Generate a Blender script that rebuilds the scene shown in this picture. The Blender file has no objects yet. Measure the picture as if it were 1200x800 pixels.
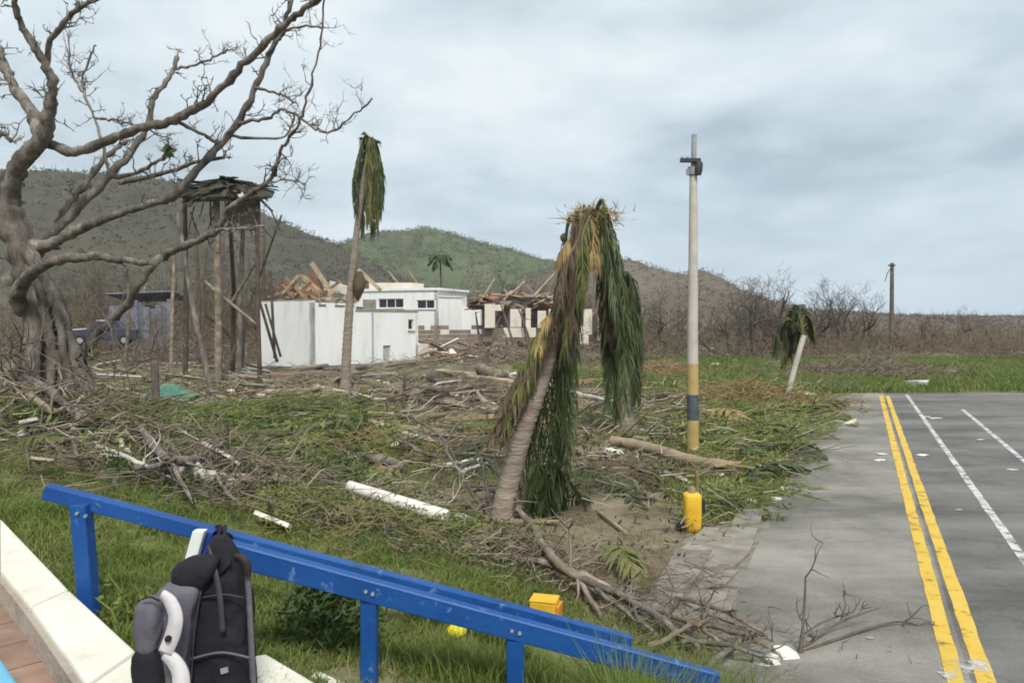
import bpy, math, random
import numpy as np
from mathutils import Vector, Matrix, noise as mnoise

random.seed(11)
RNG = np.random.default_rng(7)
SC = bpy.context.scene
COL = SC.collection

# ------------------------------------------------------------------ camera
FPX = 870.0          # focal length in pixels of the 1200x800 photograph
CAM_H = 2.6
PITCH = math.atan(25.0 / FPX)
cam_d = bpy.data.cameras.new('camera')
cam_d.sensor_fit = 'HORIZONTAL'
cam_d.sensor_width = 36.0
cam_d.lens = 36.0 * FPX / 1200.0
cam_d.clip_start = 0.05
cam_d.clip_end = 6000
cam = bpy.data.objects.new('camera', cam_d)
COL.objects.link(cam)
cam.location = (0, 0, CAM_H)
cam.rotation_euler = (math.radians(90) - PITCH, 0, 0)
SC.camera = cam

# ------------------------------------------------------------------ sky, sun, exposure
CLOUD_SEED = 6.6
SUN_EL = math.radians(52)
SUN_AZ = math.radians(168)      # 0 = +Y (view direction), clockwise: from behind and a little right
world = bpy.data.worlds.new('World')
SC.world = world
world.use_nodes = True
wn, wl = world.node_tree.nodes, world.node_tree.links
wn.clear()
w_out = wn.new('ShaderNodeOutputWorld')
w_bg = wn.new('ShaderNodeBackground')
w_bg.inputs['Strength'].default_value = 0.075
w_sky = wn.new('ShaderNodeTexSky')
w_sky.sky_type = 'NISHITA'
w_sky.sun_disc = False
w_sky.sun_elevation = SUN_EL
w_sky.sun_rotation = SUN_AZ
w_sky.air_density = 1.3
w_sky.dust_density = 2.5
w_sky.ozone_density = 1.5
w_tc = wn.new('ShaderNodeTexCoord')
w_sep = wn.new('ShaderNodeSeparateXYZ')
wl.new(w_tc.outputs['Generated'], w_sep.inputs[0])


def wmath(op, a, b=None, clamp=False):
    n = wn.new('ShaderNodeMath')
    n.operation = op
    n.use_clamp = clamp
    for i, v in enumerate((a, b)):
        if v is None:
            continue
        if isinstance(v, (int, float)):
            n.inputs[i].default_value = v
        else:
            wl.new(v, n.inputs[i])
    return n.outputs[0]


# cloud deck: the view direction projected on a high flat layer, so clouds flatten towards the horizon
zc = wmath('ADD', wmath('ABSOLUTE', w_sep.outputs[2]), 0.22)
cx = wmath('DIVIDE', w_sep.outputs[0], zc)
cy = wmath('DIVIDE', w_sep.outputs[1], zc)
w_cmb = wn.new('ShaderNodeCombineXYZ')
wl.new(cx, w_cmb.inputs[0])
wl.new(cy, w_cmb.inputs[1])
w_cmb.inputs[2].default_value = CLOUD_SEED


def wnoise(scale, detail, rough, dist=0.0):
    n = wn.new('ShaderNodeTexNoise')
    n.inputs['Scale'].default_value = scale
    n.inputs['Detail'].default_value = detail
    n.inputs['Roughness'].default_value = rough
    n.inputs['Distortion'].default_value = dist
    wl.new(w_cmb.outputs[0], n.inputs['Vector'])
    return n.outputs['Fac']


def wramp(fac, stops):
    r = wn.new('ShaderNodeValToRGB')
    el = r.color_ramp.elements
    while len(el) < len(stops):
        el.new(0.5)
    for e, (p, c) in zip(el, stops):
        e.position = p
        e.color = (*c, 1)
    wl.new(fac, r.inputs[0])
    return r.outputs[0]


def wmix(fac, a, b):
    m = wn.new('ShaderNodeMix')
    m.data_type = 'RGBA'
    if isinstance(fac, (int, float)):
        m.inputs[0].default_value = fac
    else:
        wl.new(fac, m.inputs[0])
    for i, v in ((6, a), (7, b)):
        if isinstance(v, tuple):
            m.inputs[i].default_value = (*v, 1)
        else:
            wl.new(v, m.inputs[i])
    return m.outputs[2]


n_big = wnoise(0.85, 5, 0.5, 0.3)
n_fine = wnoise(2.8, 7, 0.55, 0.2)
shade = wmath('ADD', wmath('MULTIPLY', n_big, 0.62), wmath('MULTIPLY', n_fine, 0.38))
cloud_col = wramp(shade, [(0.36, (3.3, 4.0, 4.5)), (0.44, (4.3, 5.05, 5.55)), (0.51, (5.1, 5.8, 6.25)), (0.60, (6.0, 6.5, 6.8))])
cover = wramp(wnoise(0.8, 6, 0.6, 0.2), [(0.40, (0.72, 0.72, 0.72)), (0.58, (1, 1, 1))])
sky_soft = wmix(0.45, w_sky.outputs[0], (3.7, 5.1, 6.3))
w_col = wmix(cover, sky_soft, cloud_col)
low = wmath('MULTIPLY', wmath('SUBTRACT', 0.16, wmath('ABSOLUTE', w_sep.outputs[2])), 5.0, True)
w_col = wmix(low, w_col, (4.5, 5.5, 6.4))
wl.new(w_col, w_bg.inputs['Color'])
wl.new(w_bg.outputs[0], w_out.inputs[0])

sun_d = bpy.data.lights.new('sun', 'SUN')
sun_d.energy = 2.0
sun_d.angle = math.radians(14)
sun_d.color = (1.0, 0.955, 0.88)
sun = bpy.data.objects.new('sun', sun_d)
COL.objects.link(sun)
sdir = Vector((math.sin(SUN_AZ) * math.cos(SUN_EL), math.cos(SUN_AZ) * math.cos(SUN_EL), math.sin(SUN_EL)))
sun.rotation_euler = sdir.to_track_quat('Z', 'Y').to_euler()
sun.location = (-20, -40, 60)

SC.view_settings.view_transform = 'Standard'
SC.view_settings.look = 'None'
SC.view_settings.exposure = 0.94
SC.view_settings.gamma = 1.0
SC.view_settings.use_curve_mapping = False
SC.render.engine = 'CYCLES'
SC.cycles.max_bounces = 6
SC.cycles.diffuse_bounces = 3
SC.cycles.use_denoising = True
SC.cycles.filter_width = 1.8

# ------------------------------------------------------------------ numeric helpers
def lattice(ix, iy, seed):
    h = (ix.astype(np.int64) * 374761393 + iy.astype(np.int64) * 668265263 + seed * 982451653) & 0x7fffffff
    h = ((h ^ (h >> 13)) * 1274126177) & 0x7fffffff
    h = h ^ (h >> 16)
    return (h & 0xffff) / 65535.0


def vnoise(x, y, seed=0):
    x = np.asarray(x, float)
    y = np.asarray(y, float)
    ix, iy = np.floor(x), np.floor(y)
    fx, fy = x - ix, y - iy
    fx = fx * fx * (3 - 2 * fx)
    fy = fy * fy * (3 - 2 * fy)
    a = lattice(ix, iy, seed)
    b = lattice(ix + 1, iy, seed)
    c = lattice(ix, iy + 1, seed)
    d = lattice(ix + 1, iy + 1, seed)
    return (a * (1 - fx) + b * fx) * (1 - fy) + (c * (1 - fx) + d * fx) * fy


def fbm(x, y, seed=0, octaves=4):
    t, amp, tot = 0, 1.0, 0
    for o in range(octaves):
        t = t + amp * vnoise(np.asarray(x) * 2 ** o, np.asarray(y) * 2 ** o, seed + o)
        tot += amp
        amp *= 0.5
    return t / tot


def sstep(a, b, x):
    t = np.clip((np.asarray(x, float) - a) / (b - a), 0, 1)
    return t * t * (3 - 2 * t)


def ray(px, py):
    u, v = (px - 600) / FPX, (400 - py) / FPX
    c, s = math.cos(PITCH), math.sin(PITCH)
    return Vector((u, c + v * s, -s + v * c))     # camera pitched down by PITCH


def at(px, py, d):
    r = ray(px, py)
    return Vector((0, 0, CAM_H)) + r * (d / r.y)


ROAD_K = 0.468                   # dX/dY of everything that runs along the road


def road_edge(y):
    return -1.14 + ROAD_K * y


ROAD_END = 26.4


def H(x, y):
    """terrain height"""
    x = np.asarray(x, float)
    y = np.asarray(y, float)
    s = 0.718 * x + 0.696 * y - 1.12
    bank = 1.0 * (1 - sstep(0.0, 5.2, s)) * (1 - 0.35 * sstep(-0.6, 1.2, x))
    mound = 0.42 * np.exp(-((x + 9) / 5.5) ** 2 - ((y - 13.5) / 3.0) ** 2)
    mound = mound + 0.22 * np.exp(-((x + 3.5) / 3.0) ** 2 - ((y - 9.5) / 1.6) ** 2)
    back = 0.035 * np.clip(y - 48, 0, 110) * (1 - sstep(-2, 30, x))
    bumps = (fbm(x * 0.55, y * 0.55, 3) - 0.5) * 0.34 + (fbm(x * 2.1, y * 2.1, 9, 3) - 0.5) * 0.10
    far = sstep(24, 60, np.hypot(x, y))
    z = bank + mound + back + bumps * (1 - 0.5 * far)
    # the road and its pavement are flat
    dist = road_edge(np.minimum(y, ROAD_END)) + np.clip(5.6 - y, 0, 9) * 0.9 - x
    inroad = np.minimum(sstep(0.75, 2.2, dist) + sstep(ROAD_END + 0.3, ROAD_END + 5, y) * 1.0, 1)
    inroad = np.where(s < 0.0, 1, inroad)
    z = z * inroad + (-0.03) * (1 - inroad)
    z = np.where(s < -0.06, np.minimum(z, 0.75), z)
    return z


HX0, HY0, HSTEP = -110.0, -12.0, 0.2
_hx = HX0 + np.arange(1000) * HSTEP
_hy = HY0 + np.arange(660) * HSTEP
_HG = H(*np.meshgrid(_hx, _hy)).tolist()


def Hs(x, y):
    """terrain height at one place, read from a fine table"""
    fx, fy = (x - HX0) / HSTEP, (y - HY0) / HSTEP
    i, j = int(fx), int(fy)
    if i < 0 or j < 0 or fx < 0 or fy < 0 or i > 998 or j > 658:
        return float(H(np.array([x]), np.array([y]))[0])
    a, b = fx - i, fy - j
    r0, r1 = _HG[j], _HG[j + 1]
    return (r0[i] * (1 - a) + r0[i + 1] * a) * (1 - b) + (r1[i] * (1 - a) + r1[i + 1] * a) * b


def gp(px, py, lift=0.0):
    """point of the terrain that a pixel of the photograph shows"""
    r = ray(px, py)
    lo = None
    t = 2.6
    o = Vector((0, 0, CAM_H))
    while t < 400:
        p = o + r * t
        if p.z <= Hs(p.x, p.y) + lift:
            break
        t += max(0.05, t * 0.01)
    p = o + r * t
    return Vector((p.x, p.y, Hs(p.x, p.y) + lift))


# ------------------------------------------------------------------ mesh builder
class MB:
    def __init__(self):
        self.v, self.f, self.sm, self.mi = [], [], [], []

    def add(self, vs, fs, smooth=False, mi=0):
        o = len(self.v)
        self.v.extend([tuple(p) for p in vs])
        self.f.extend([tuple(i + o for i in f) for f in fs])
        self.sm.extend([smooth] * len(fs))
        self.mi.extend([mi] * len(fs))

    def tube(self, pts, radii, sides=6, cap=True, mi=0, rough=None):
        pts = [Vector(p) for p in pts]
        n = len(pts)
        if isinstance(radii, (int, float)):
            radii = [radii] * n
        up = Vector((0.3, 0.2, 1)).normalized()
        vs = []
        prev = None
        for i in range(n):
            t = (pts[min(i + 1, n - 1)] - pts[max(i - 1, 0)])
            if t.length < 1e-7:
                t = Vector((0, 0, 1))
            t.normalize()
            if prev is None:
                a = t.cross(up)
                if a.length < 1e-3:
                    a = t.cross(Vector((1, 0, 0)))
            else:
                a = prev - t * prev.dot(t)
                if a.length < 1e-4:
                    a = t.cross(up)
            a.normalize()
            b = t.cross(a)
            prev = a
            for k in range(sides):
                w = 2 * math.pi * k / sides
                rk = radii[i]
                if rough:
                    q = pts[i] + (a * math.cos(w) + b * math.sin(w)) * rk
                    q = Vector((q.x * rough[1], q.y * rough[1], q.z * rough[1] * rough[2]))
                    rk *= 1 + rough[0] * (mnoise.noise(q) + 0.5 * mnoise.noise(q * 2.3))
                vs.append(pts[i] + (a * math.cos(w) + b * math.sin(w)) * rk)
        fs = []
        for i in range(n - 1):
            for k in range(sides):
                k2 = (k + 1) % sides
                fs.append((i * sides + k, i * sides + k2, (i + 1) * sides + k2, (i + 1) * sides + k))
        self.add(vs, fs, True, mi)
        if cap:
            self.add(vs[:sides], [tuple(range(sides))[::-1]], False, mi)
            self.add(vs[-sides:], [tuple(range(sides))], False, mi)

    def box(self, c, X, Y, Z, taper=1.0, mi=0):
        """box at centre c with half-axis vectors X, Y, Z"""
        c, X, Y, Z = Vector(c), Vector(X), Vector(Y), Vector(Z)
        vs = []
        for sz in (-1, 1):
            k = 1 if sz < 0 else taper
            for sx, sy in ((-1, -1), (1, -1), (1, 1), (-1, 1)):
                vs.append(c + X * sx * k + Y * sy * k + Z * sz)
        self.add(vs, [(3, 2, 1, 0), (4, 5, 6, 7), (0, 1, 5, 4), (1, 2, 6, 5), (2, 3, 7, 6), (3, 0, 4, 7)], False, mi)

    def abox(self, x0, x1, y0, y1, z0, z1, mi=0):
        self.box(((x0 + x1) / 2, (y0 + y1) / 2, (z0 + z1) / 2), ((x1 - x0) / 2, 0, 0), (0, (y1 - y0) / 2, 0), (0, 0, (z1 - z0) / 2), mi=mi)

    def prism(self, pts, z0, z1):
        n = len(pts)
        vs = [(p[0], p[1], z0) for p in pts] + [(p[0], p[1], z1) for p in pts]
        fs = [tuple(range(n))[::-1], tuple(range(n, 2 * n))]
        fs += [(i, (i + 1) % n, n + (i + 1) % n, n + i) for i in range(n)]
        self.add(vs, fs)

    def build(self, name, mat, parent=None, loc=None, bevel=0.0):
        me = bpy.data.meshes.new(name)
        base = Vector(parent.location) if parent is not None else Vector((0, 0, 0))
        if parent is not None and parent.parent is not None:
            base = base + Vector(parent.parent.location)
        if loc is not None:
            base = Vector(loc)
        me.from_pydata([(p[0] - base.x, p[1] - base.y, p[2] - base.z) for p in self.v], [], self.f)
        if any(self.sm):
            me.polygons.foreach_set('use_smooth', self.sm)
        mats = mat if isinstance(mat, (list, tuple)) else [mat]
        for m in mats:
            me.materials.append(m)
        if len(mats) > 1:
            me.polygons.foreach_set('material_index', self.mi)
        me.update()
        o = bpy.data.objects.new(name, me)
        COL.objects.link(o)
        if parent is not None:
            o.parent = parent
        elif loc is not None:
            o.location = loc
        if bevel:
            b = o.modifiers.new('bevel', 'BEVEL')
            b.width = bevel
            b.segments = 2
            b.limit_method = 'ANGLE'
        return o


def tag(o, label=None, cat=None, group=None, kind=None):
    if label:
        o['label'] = label
    if cat:
        o['category'] = cat
    if group:
        o['group'] = group
    if kind:
        o['kind'] = kind
    return o


def thing(name, label, cat, loc, group=None):
    o = bpy.data.objects.new(name, None)
    COL.objects.link(o)
    o.location = loc
    o.empty_display_size = 0.2
    return tag(o, label, cat, group)


def copy_tree(o, parent=None):
    c = o.copy()
    COL.objects.link(c)
    c.parent = parent
    for ch in list(o.children):
        copy_tree(ch, c)
    return c


def spline(pts, per=5):
    """Catmull-Rom through points that carry a radius: (Vector, r)"""
    out = []
    n = len(pts)
    for i in range(n - 1):
        p0, p1, p2, p3 = pts[max(i - 1, 0)], pts[i], pts[i + 1], pts[min(i + 2, n - 1)]
        for k in range(per):
            t = k / per
            q = []
            for a, b, c, d in ((p0[0], p1[0], p2[0], p3[0]),):
                q = 0.5 * ((2 * b) + (c - a) * t + (2 * a - 5 * b + 4 * c - d) * t * t + (-a + 3 * b - 3 * c + d) * t ** 3)
            out.append((q, p1[1] + (p2[1] - p1[1]) * t))
    out.append(pts[-1])
    return out


# ------------------------------------------------------------------ materials
def material(name, cols, scale=4.0, rough=0.85, bump=0.0, bump_scale=None, detail=6, stretch=(1, 1, 1), coord='Object', spec=0.3, vary=0.0, metallic=0.0, sheen=0.0, translucent=0.0):
    m = bpy.data.materials.new(name)
    m.use_nodes = True
    nt = m.node_tree
    N, L = nt.nodes, nt.links
    bsdf = N['Principled BSDF']
    bsdf.inputs['Roughness'].default_value = rough
    bsdf.inputs['Specular IOR Level'].default_value = spec
    bsdf.inputs['Metallic'].default_value = metallic
    tc = N.new('ShaderNodeTexCoord')
    mp = N.new('ShaderNodeMapping')
    mp.inputs['Scale'].default_value = stretch
    L.new(tc.outputs[coord], mp.inputs[0])
    nz = N.new('ShaderNodeTexNoise')
    nz.inputs['Scale'].default_value = scale
    nz.inputs['Detail'].default_value = detail
    nz.inputs['Roughness'].default_value = 0.65
    L.new(mp.outputs[0], nz.inputs['Vector'])
    rp = N.new('ShaderNodeValToRGB')
    el = rp.color_ramp.elements
    while len(el) < len(cols):
        el.new(0.5)
    for i, c in enumerate(cols):
        el[i].position = 0.3 + 0.4 * i / max(1, len(cols) - 1)
        el[i].color = (*c, 1)
    L.new(nz.outputs['Fac'], rp.inputs[0])
    col = rp.outputs[0]
    if vary:
        oi = N.new('ShaderNodeObjectInfo')
        hs = N.new('ShaderNodeHueSaturation')
        mr = N.new('ShaderNodeMapRange')
        mr.inputs['To Min'].default_value = 1 - vary
        mr.inputs['To Max'].default_value = 1 + vary
        L.new(oi.outputs['Random'], mr.inputs[0])
        L.new(mr.outputs[0], hs.inputs['Value'])
        L.new(col, hs.inputs['Color'])
        col = hs.outputs[0]
    L.new(col, bsdf.inputs['Base Color'])
    if bump:
        bz = N.new('ShaderNodeTexNoise')
        bz.inputs['Scale'].default_value = bump_scale or scale * 4
        bz.inputs['Detail'].default_value = 6
        L.new(mp.outputs[0], bz.inputs['Vector'])
        bp = N.new('ShaderNodeBump')
        bp.inputs['Strength'].default_value = bump
        bp.inputs['Distance'].default_value = 0.03
        L.new(bz.outputs['Fac'], bp.inputs['Height'])
        L.new(bp.outputs[0], bsdf.inputs['Normal'])
    if translucent:
        tr = N.new('ShaderNodeBsdfTranslucent')
        L.new(col, tr.inputs['Color'])
        mx = N.new('ShaderNodeMixShader')
        mx.inputs[0].default_value = translucent
        L.new(bsdf.outputs[0], mx.inputs[1])
        L.new(tr.outputs[0], mx.inputs[2])
        out = [n for n in N if n.type == 'OUTPUT_MATERIAL'][0]
        L.new(mx.outputs[0], out.inputs[0])
    return m


M = {}
M['bark_pale'] = material('bark_pale', [(0.045, 0.037, 0.031), (0.145, 0.125, 0.104), (0.30, 0.27, 0.235)], 4.2, 0.9, 1.0, 24, stretch=(1, 1, 0.4), detail=11)
M['bark_trunk'] = material('bark_trunk', [(0.035, 0.029, 0.025), (0.115, 0.098, 0.082), (0.26, 0.23, 0.20)], 4.0, 0.95, 1.0, 22, stretch=(1, 1, 0.3), detail=11)
M['bark_dark'] = material('bark_dark', [(0.055, 0.045, 0.035), (0.12, 0.10, 0.08), (0.18, 0.15, 0.12)], 2.5, 0.9, 0.4, 14)
M['dead_wood'] = material('dead_wood', [(0.085, 0.065, 0.047), (0.18, 0.142, 0.105), (0.33, 0.275, 0.215)], 3, 0.9, 0.3, 20, vary=0.3)
M['far_wood'] = material('far_wood', [(0.05, 0.038, 0.03), (0.09, 0.07, 0.052), (0.14, 0.11, 0.082)], 1.2, 0.95, vary=0.25)
M['far_scrub'] = material('far_scrub', [(0.085, 0.062, 0.042), (0.15, 0.115, 0.078), (0.20, 0.165, 0.095)], 0.15, 0.95, coord='Object')
M['palm_bark'] = material('palm_bark', [(0.15, 0.12, 0.09), (0.25, 0.205, 0.165), (0.33, 0.28, 0.23)], 3.0, 0.9, 0.7, 9, stretch=(1, 1, 5))
M['frond_green'] = material('frond_green', [(0.036, 0.052, 0.018), (0.066, 0.09, 0.030), (0.125, 0.145, 0.058)], 2.2, 0.45, vary=0.25, translucent=0.25, spec=0.5)
M['frond_light'] = material('frond_light', [(0.06, 0.085, 0.03), (0.11, 0.145, 0.05), (0.19, 0.22, 0.10)], 2.2, 0.45, vary=0.25, translucent=0.25, spec=0.5)
M['shred'] = material('shred', [(0.09, 0.115, 0.028), (0.18, 0.21, 0.055), (0.29, 0.30, 0.11)], 1.2, 0.7, translucent=0.2)
M['pale_trunk'] = material('pale_trunk', [(0.33, 0.30, 0.25), (0.47, 0.44, 0.38), (0.54, 0.51, 0.45)], 3.0, 0.9, 0.4, 14)
M['litter_pale'] = material('litter_pale', [(0.26, 0.21, 0.15), (0.40, 0.34, 0.26), (0.52, 0.47, 0.39)], 0.9, 0.95)
M['frond_olive'] = material('frond_olive', [(0.07, 0.085, 0.025), (0.13, 0.14, 0.045), (0.20, 0.19, 0.07)], 2.2, 0.6, vary=0.25, translucent=0.2)
M['frond_dry'] = material('frond_dry', [(0.16, 0.11, 0.05), (0.30, 0.22, 0.09), (0.40, 0.31, 0.14)], 2.5, 0.8, vary=0.25, translucent=0.15)
M['frond_brown'] = material('frond_brown', [(0.06, 0.042, 0.026), (0.11, 0.08, 0.05), (0.17, 0.13, 0.085)], 2.5, 0.85, vary=0.2)
M['grass'] = material('grass', [(0.10, 0.145, 0.03), (0.155, 0.205, 0.045), (0.215, 0.245, 0.075)], 0.9, 0.6, coord='Object', translucent=0.3)
M['grass_dry'] = material('grass_dry', [(0.17, 0.15, 0.06), (0.27, 0.235, 0.11), (0.36, 0.32, 0.17)], 0.9, 0.75, coord='Object', translucent=0.25)
M['bush'] = material('bush', [(0.035, 0.06, 0.018), (0.06, 0.10, 0.028), (0.10, 0.14, 0.045)], 5, 0.6, translucent=0.25)
M['blue_paint'] = material('blue_paint', [(0.006, 0.055, 0.215), (0.008, 0.075, 0.29), (0.016, 0.095, 0.33)], 2.2, 0.45, 0.10, 30, spec=0.4)
M['blue_worn'] = material('blue_worn', [(0.06, 0.15, 0.42), (0.10, 0.22, 0.50)], 9, 0.5)  # worn paint, with the rail edge's highlight put into the colour
M['kerb_white'] = material('kerb_white', [(0.52, 0.50, 0.41), (0.66, 0.64, 0.54), (0.71, 0.69, 0.60)], 3.0, 0.8, 0.15, 40)
M['kerb_side'] = material('kerb_side', [(0.24, 0.20, 0.16), (0.34, 0.29, 0.24), (0.40, 0.35, 0.29)], 5.0, 0.9, 0.3, 40)
M['tile_red'] = material('tile_red', [(0.20, 0.12, 0.085), (0.27, 0.17, 0.125), (0.32, 0.215, 0.165)], 6.0, 0.8, 0.2, 50, vary=0.15)
M['grout'] = material('grout', [(0.12, 0.105, 0.085), (0.20, 0.18, 0.15), (0.25, 0.225, 0.19)], 5.0, 0.9, 0.4, 30)
M['light_blue'] = material('light_blue', [(0.12, 0.36, 0.52), (0.16, 0.44, 0.61)], 3.0, 0.5)
M['concrete_pale'] = material('concrete_pale', [(0.20, 0.18, 0.145), (0.30, 0.275, 0.23), (0.38, 0.35, 0.30)], 2.0, 0.9, 0.3, 25, vary=0.15)
M['slab'] = material('slab', [(0.15, 0.135, 0.11), (0.23, 0.21, 0.175), (0.30, 0.275, 0.235)], 4.0, 0.9, 0.4, 30, vary=0.12)
M['pole_concrete'] = material('pole_concrete', [(0.36, 0.33, 0.29), (0.47, 0.43, 0.38), (0.53, 0.49, 0.44)], 3.0, 0.85, 0.2, 25)
M['pole_yellow'] = material('pole_yellow', [(0.34, 0.24, 0.09), (0.42, 0.295, 0.105), (0.42, 0.34, 0.19)], 3.0, 0.75, 0.2, 25)
M['pole_black'] = material('pole_black', [(0.03, 0.04, 0.045), (0.06, 0.08, 0.09), (0.10, 0.12, 0.13)], 5.0, 0.75)
M['metal_dark'] = material('metal_dark', [(0.03, 0.03, 0.038), (0.055, 0.055, 0.065)], 6.0, 0.6)
M['steel_grey'] = material('steel_grey', [(0.22, 0.24, 0.25), (0.33, 0.35, 0.36)], 6.0, 0.5)
M['wall_white'] = material('wall_white', [(0.54, 0.53, 0.50), (0.72, 0.72, 0.70), (0.77, 0.77, 0.755), (0.79, 0.79, 0.775)], 1.1, 0.9, 0.2, 8, stretch=(1, 1, 0.22), detail=9)
M['wall_cream'] = material('wall_cream', [(0.50, 0.45, 0.37), (0.62, 0.57, 0.48), (0.66, 0.62, 0.54)], 0.6, 0.9, 0.1, 8)
M['wall_brown'] = material('wall_brown', [(0.17, 0.125, 0.10), (0.27, 0.21, 0.17)], 1.2, 0.9, 0.2, 8)
M['glass_dark'] = material('glass_dark', [(0.015, 0.016, 0.018), (0.03, 0.03, 0.032)], 2.0, 0.15, spec=0.5)
M['door_grey'] = material('door_grey', [(0.33, 0.33, 0.32), (0.45, 0.45, 0.44)], 2.0, 0.7)
M['roof_red'] = material('roof_red', [(0.19, 0.075, 0.045), (0.28, 0.115, 0.07), (0.33, 0.17, 0.11)], 2.5, 0.85, 0.3, 12, vary=0.15)
M['timber'] = material('timber', [(0.20, 0.15, 0.09), (0.32, 0.25, 0.165), (0.42, 0.345, 0.245)], 2.0, 0.85, 0.3, 15, stretch=(1, 1, 1), vary=0.25)
M['timber_orange'] = material('timber_orange', [(0.19, 0.115, 0.06), (0.29, 0.19, 0.105), (0.36, 0.265, 0.165)], 2.0, 0.85, 0.3, 15, vary=0.2)
M['timber_dark'] = material('timber_dark', [(0.035, 0.026, 0.02), (0.075, 0.055, 0.042), (0.11, 0.085, 0.065)], 2.0, 0.9, 0.3, 15, vary=0.2)
M['plank_white'] = material('plank_white', [(0.48, 0.45, 0.41), (0.66, 0.62, 0.57), (0.74, 0.71, 0.67)], 4.0, 0.75, 0.15, 20, vary=0.1)
M['tarp_teal'] = material('tarp_teal', [(0.045, 0.13, 0.085), (0.07, 0.19, 0.125), (0.11, 0.24, 0.17)], 3.0, 0.5)
M['yellow_plastic'] = material('yellow_plastic', [(0.58, 0.33, 0.022), (0.68, 0.41, 0.03), (0.72, 0.47, 0.06)], 5.0, 0.5, 0.1, 30)
M['orange_plastic'] = material('orange_plastic', [(0.55, 0.20, 0.025), (0.65, 0.29, 0.04)], 5.0, 0.5)
M['ball_yellow'] = material('ball_yellow', [(0.62, 0.56, 0.02), (0.72, 0.64, 0.03)], 5.0, 0.5)
M['black_rubber'] = material('black_rubber', [(0.012, 0.012, 0.012), (0.03, 0.028, 0.026)], 6.0, 0.8)
M['bag_black'] = material('bag_black', [(0.006, 0.006, 0.009), (0.012, 0.012, 0.016), (0.022, 0.022, 0.027)], 3.0, 0.85, 0.25, 18)
M['bag_grey'] = material('bag_grey', [(0.085, 0.08, 0.10), (0.12, 0.115, 0.14), (0.155, 0.145, 0.175)], 3.0, 0.85, 0.25, 18)
M['bag_white'] = material('bag_white', [(0.42, 0.40, 0.42), (0.55, 0.53, 0.54), (0.60, 0.58, 0.58)], 3.0, 0.8, 0.2, 18)
M['bag_brown'] = material('bag_brown', [(0.03, 0.018, 0.016), (0.06, 0.036, 0.032)], 8.0, 0.8)
M['cap_white'] = material('cap_white', [(0.62, 0.68, 0.64), (0.72, 0.77, 0.73)], 8.0, 0.5)
M['cap_blue'] = material('cap_blue', [(0.012, 0.035, 0.20), (0.02, 0.06, 0.28)], 8.0, 0.5)
M['car_paint'] = material('car_paint', [(0.03, 0.028, 0.045), (0.06, 0.055, 0.085)], 3.0, 0.5)
M['car_white'] = material('car_white', [(0.55, 0.55, 0.55), (0.68, 0.68, 0.68)], 3.0, 0.5)
M['shed_blue'] = material('shed_blue', [(0.09, 0.095, 0.125), (0.15, 0.155, 0.19), (0.19, 0.19, 0.215)], 1.0, 0.8, 0.3, 6, vary=0.15)
M['thatch'] = material('thatch', [(0.02, 0.019, 0.013), (0.045, 0.042, 0.027), (0.085, 0.078, 0.05)], 3.0, 0.95, 0.4, 12, vary=0.3)
M['litter'] = material('litter', [(0.07, 0.054, 0.038), (0.16, 0.125, 0.09), (0.36, 0.30, 0.23)], 0.7, 0.95, coord='Object')
M['scrap_white'] = material('scrap_white', [(0.55, 0.53, 0.48), (0.72, 0.70, 0.66)], 4.0, 0.7, vary=0.15)


def ground_material():
    m = bpy.data.materials.new('ground')
    m.use_nodes = True
    N, L = m.node_tree.nodes, m.node_tree.links
    b = N['Principled BSDF']
    b.inputs['Roughness'].default_value = 0.95
    b.inputs['Specular IOR Level'].default_value = 0.15
    tc = N.new('ShaderNodeTexCoord')

    def noise(scale, detail=7, rough=0.65):
        n = N.new('ShaderNodeTexNoise')
        n.inputs['Scale'].default_value = scale
        n.inputs['Detail'].default_value = detail
        n.inputs['Roughness'].default_value = rough
        L.new(tc.outputs['Object'], n.inputs['Vector'])
        return n.outputs['Fac']

    def ramp(f, stops):
        r = N.new('ShaderNodeValToRGB')
        el = r.color_ramp.elements
        while len(el) < len(stops):
            el.new(0.5)
        for e, (p, c) in zip(el, stops):
            e.position = p
            e.color = (*c, 1)
        L.new(f, r.inputs[0])
        return r.outputs[0]
    soil = ramp(noise(1.3), [(0.30, (0.07, 0.054, 0.036)), (0.45, (0.15, 0.12, 0.082)), (0.56, (0.225, 0.187, 0.135)), (0.70, (0.32, 0.28, 0.22))])
    green = ramp(noise(1.1), [(0.30, (0.075, 0.09, 0.026)), (0.5, (0.13, 0.15, 0.05)), (0.68, (0.19, 0.20, 0.085))])
    at_ = N.new('ShaderNodeAttribute')
    at_.attribute_name = 'cover'
    ad = N.new('ShaderNodeMath')
    ad.operation = 'ADD'
    L.new(at_.outputs['Fac'], ad.inputs[0])
    sc = N.new('ShaderNodeMath')
    sc.operation = 'MULTIPLY_ADD'
    L.new(noise(2.6), sc.inputs[0])
    sc.inputs[1].default_value = 1.6
    sc.inputs[2].default_value = -0.8
    L.new(sc.outputs[0], ad.inputs[1])
    ad.use_clamp = True
    mx = N.new('ShaderNodeMix')
    mx.data_type = 'RGBA'
    L.new(ad.outputs[0], mx.inputs[0])
    L.new(soil, mx.inputs[6])
    L.new(green, mx.inputs[7])
    L.new(mx.outputs[2], b.inputs['Base Color'])
    bp = N.new('ShaderNodeBump')
    bp.inputs['Strength'].default_value = 0.7
    bp.inputs['Distance'].default_value = 0.06
    L.new(noise(6.0), bp.inputs['Height'])
    L.new(bp.outputs[0], b.inputs['Normal'])
    return m


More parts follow.
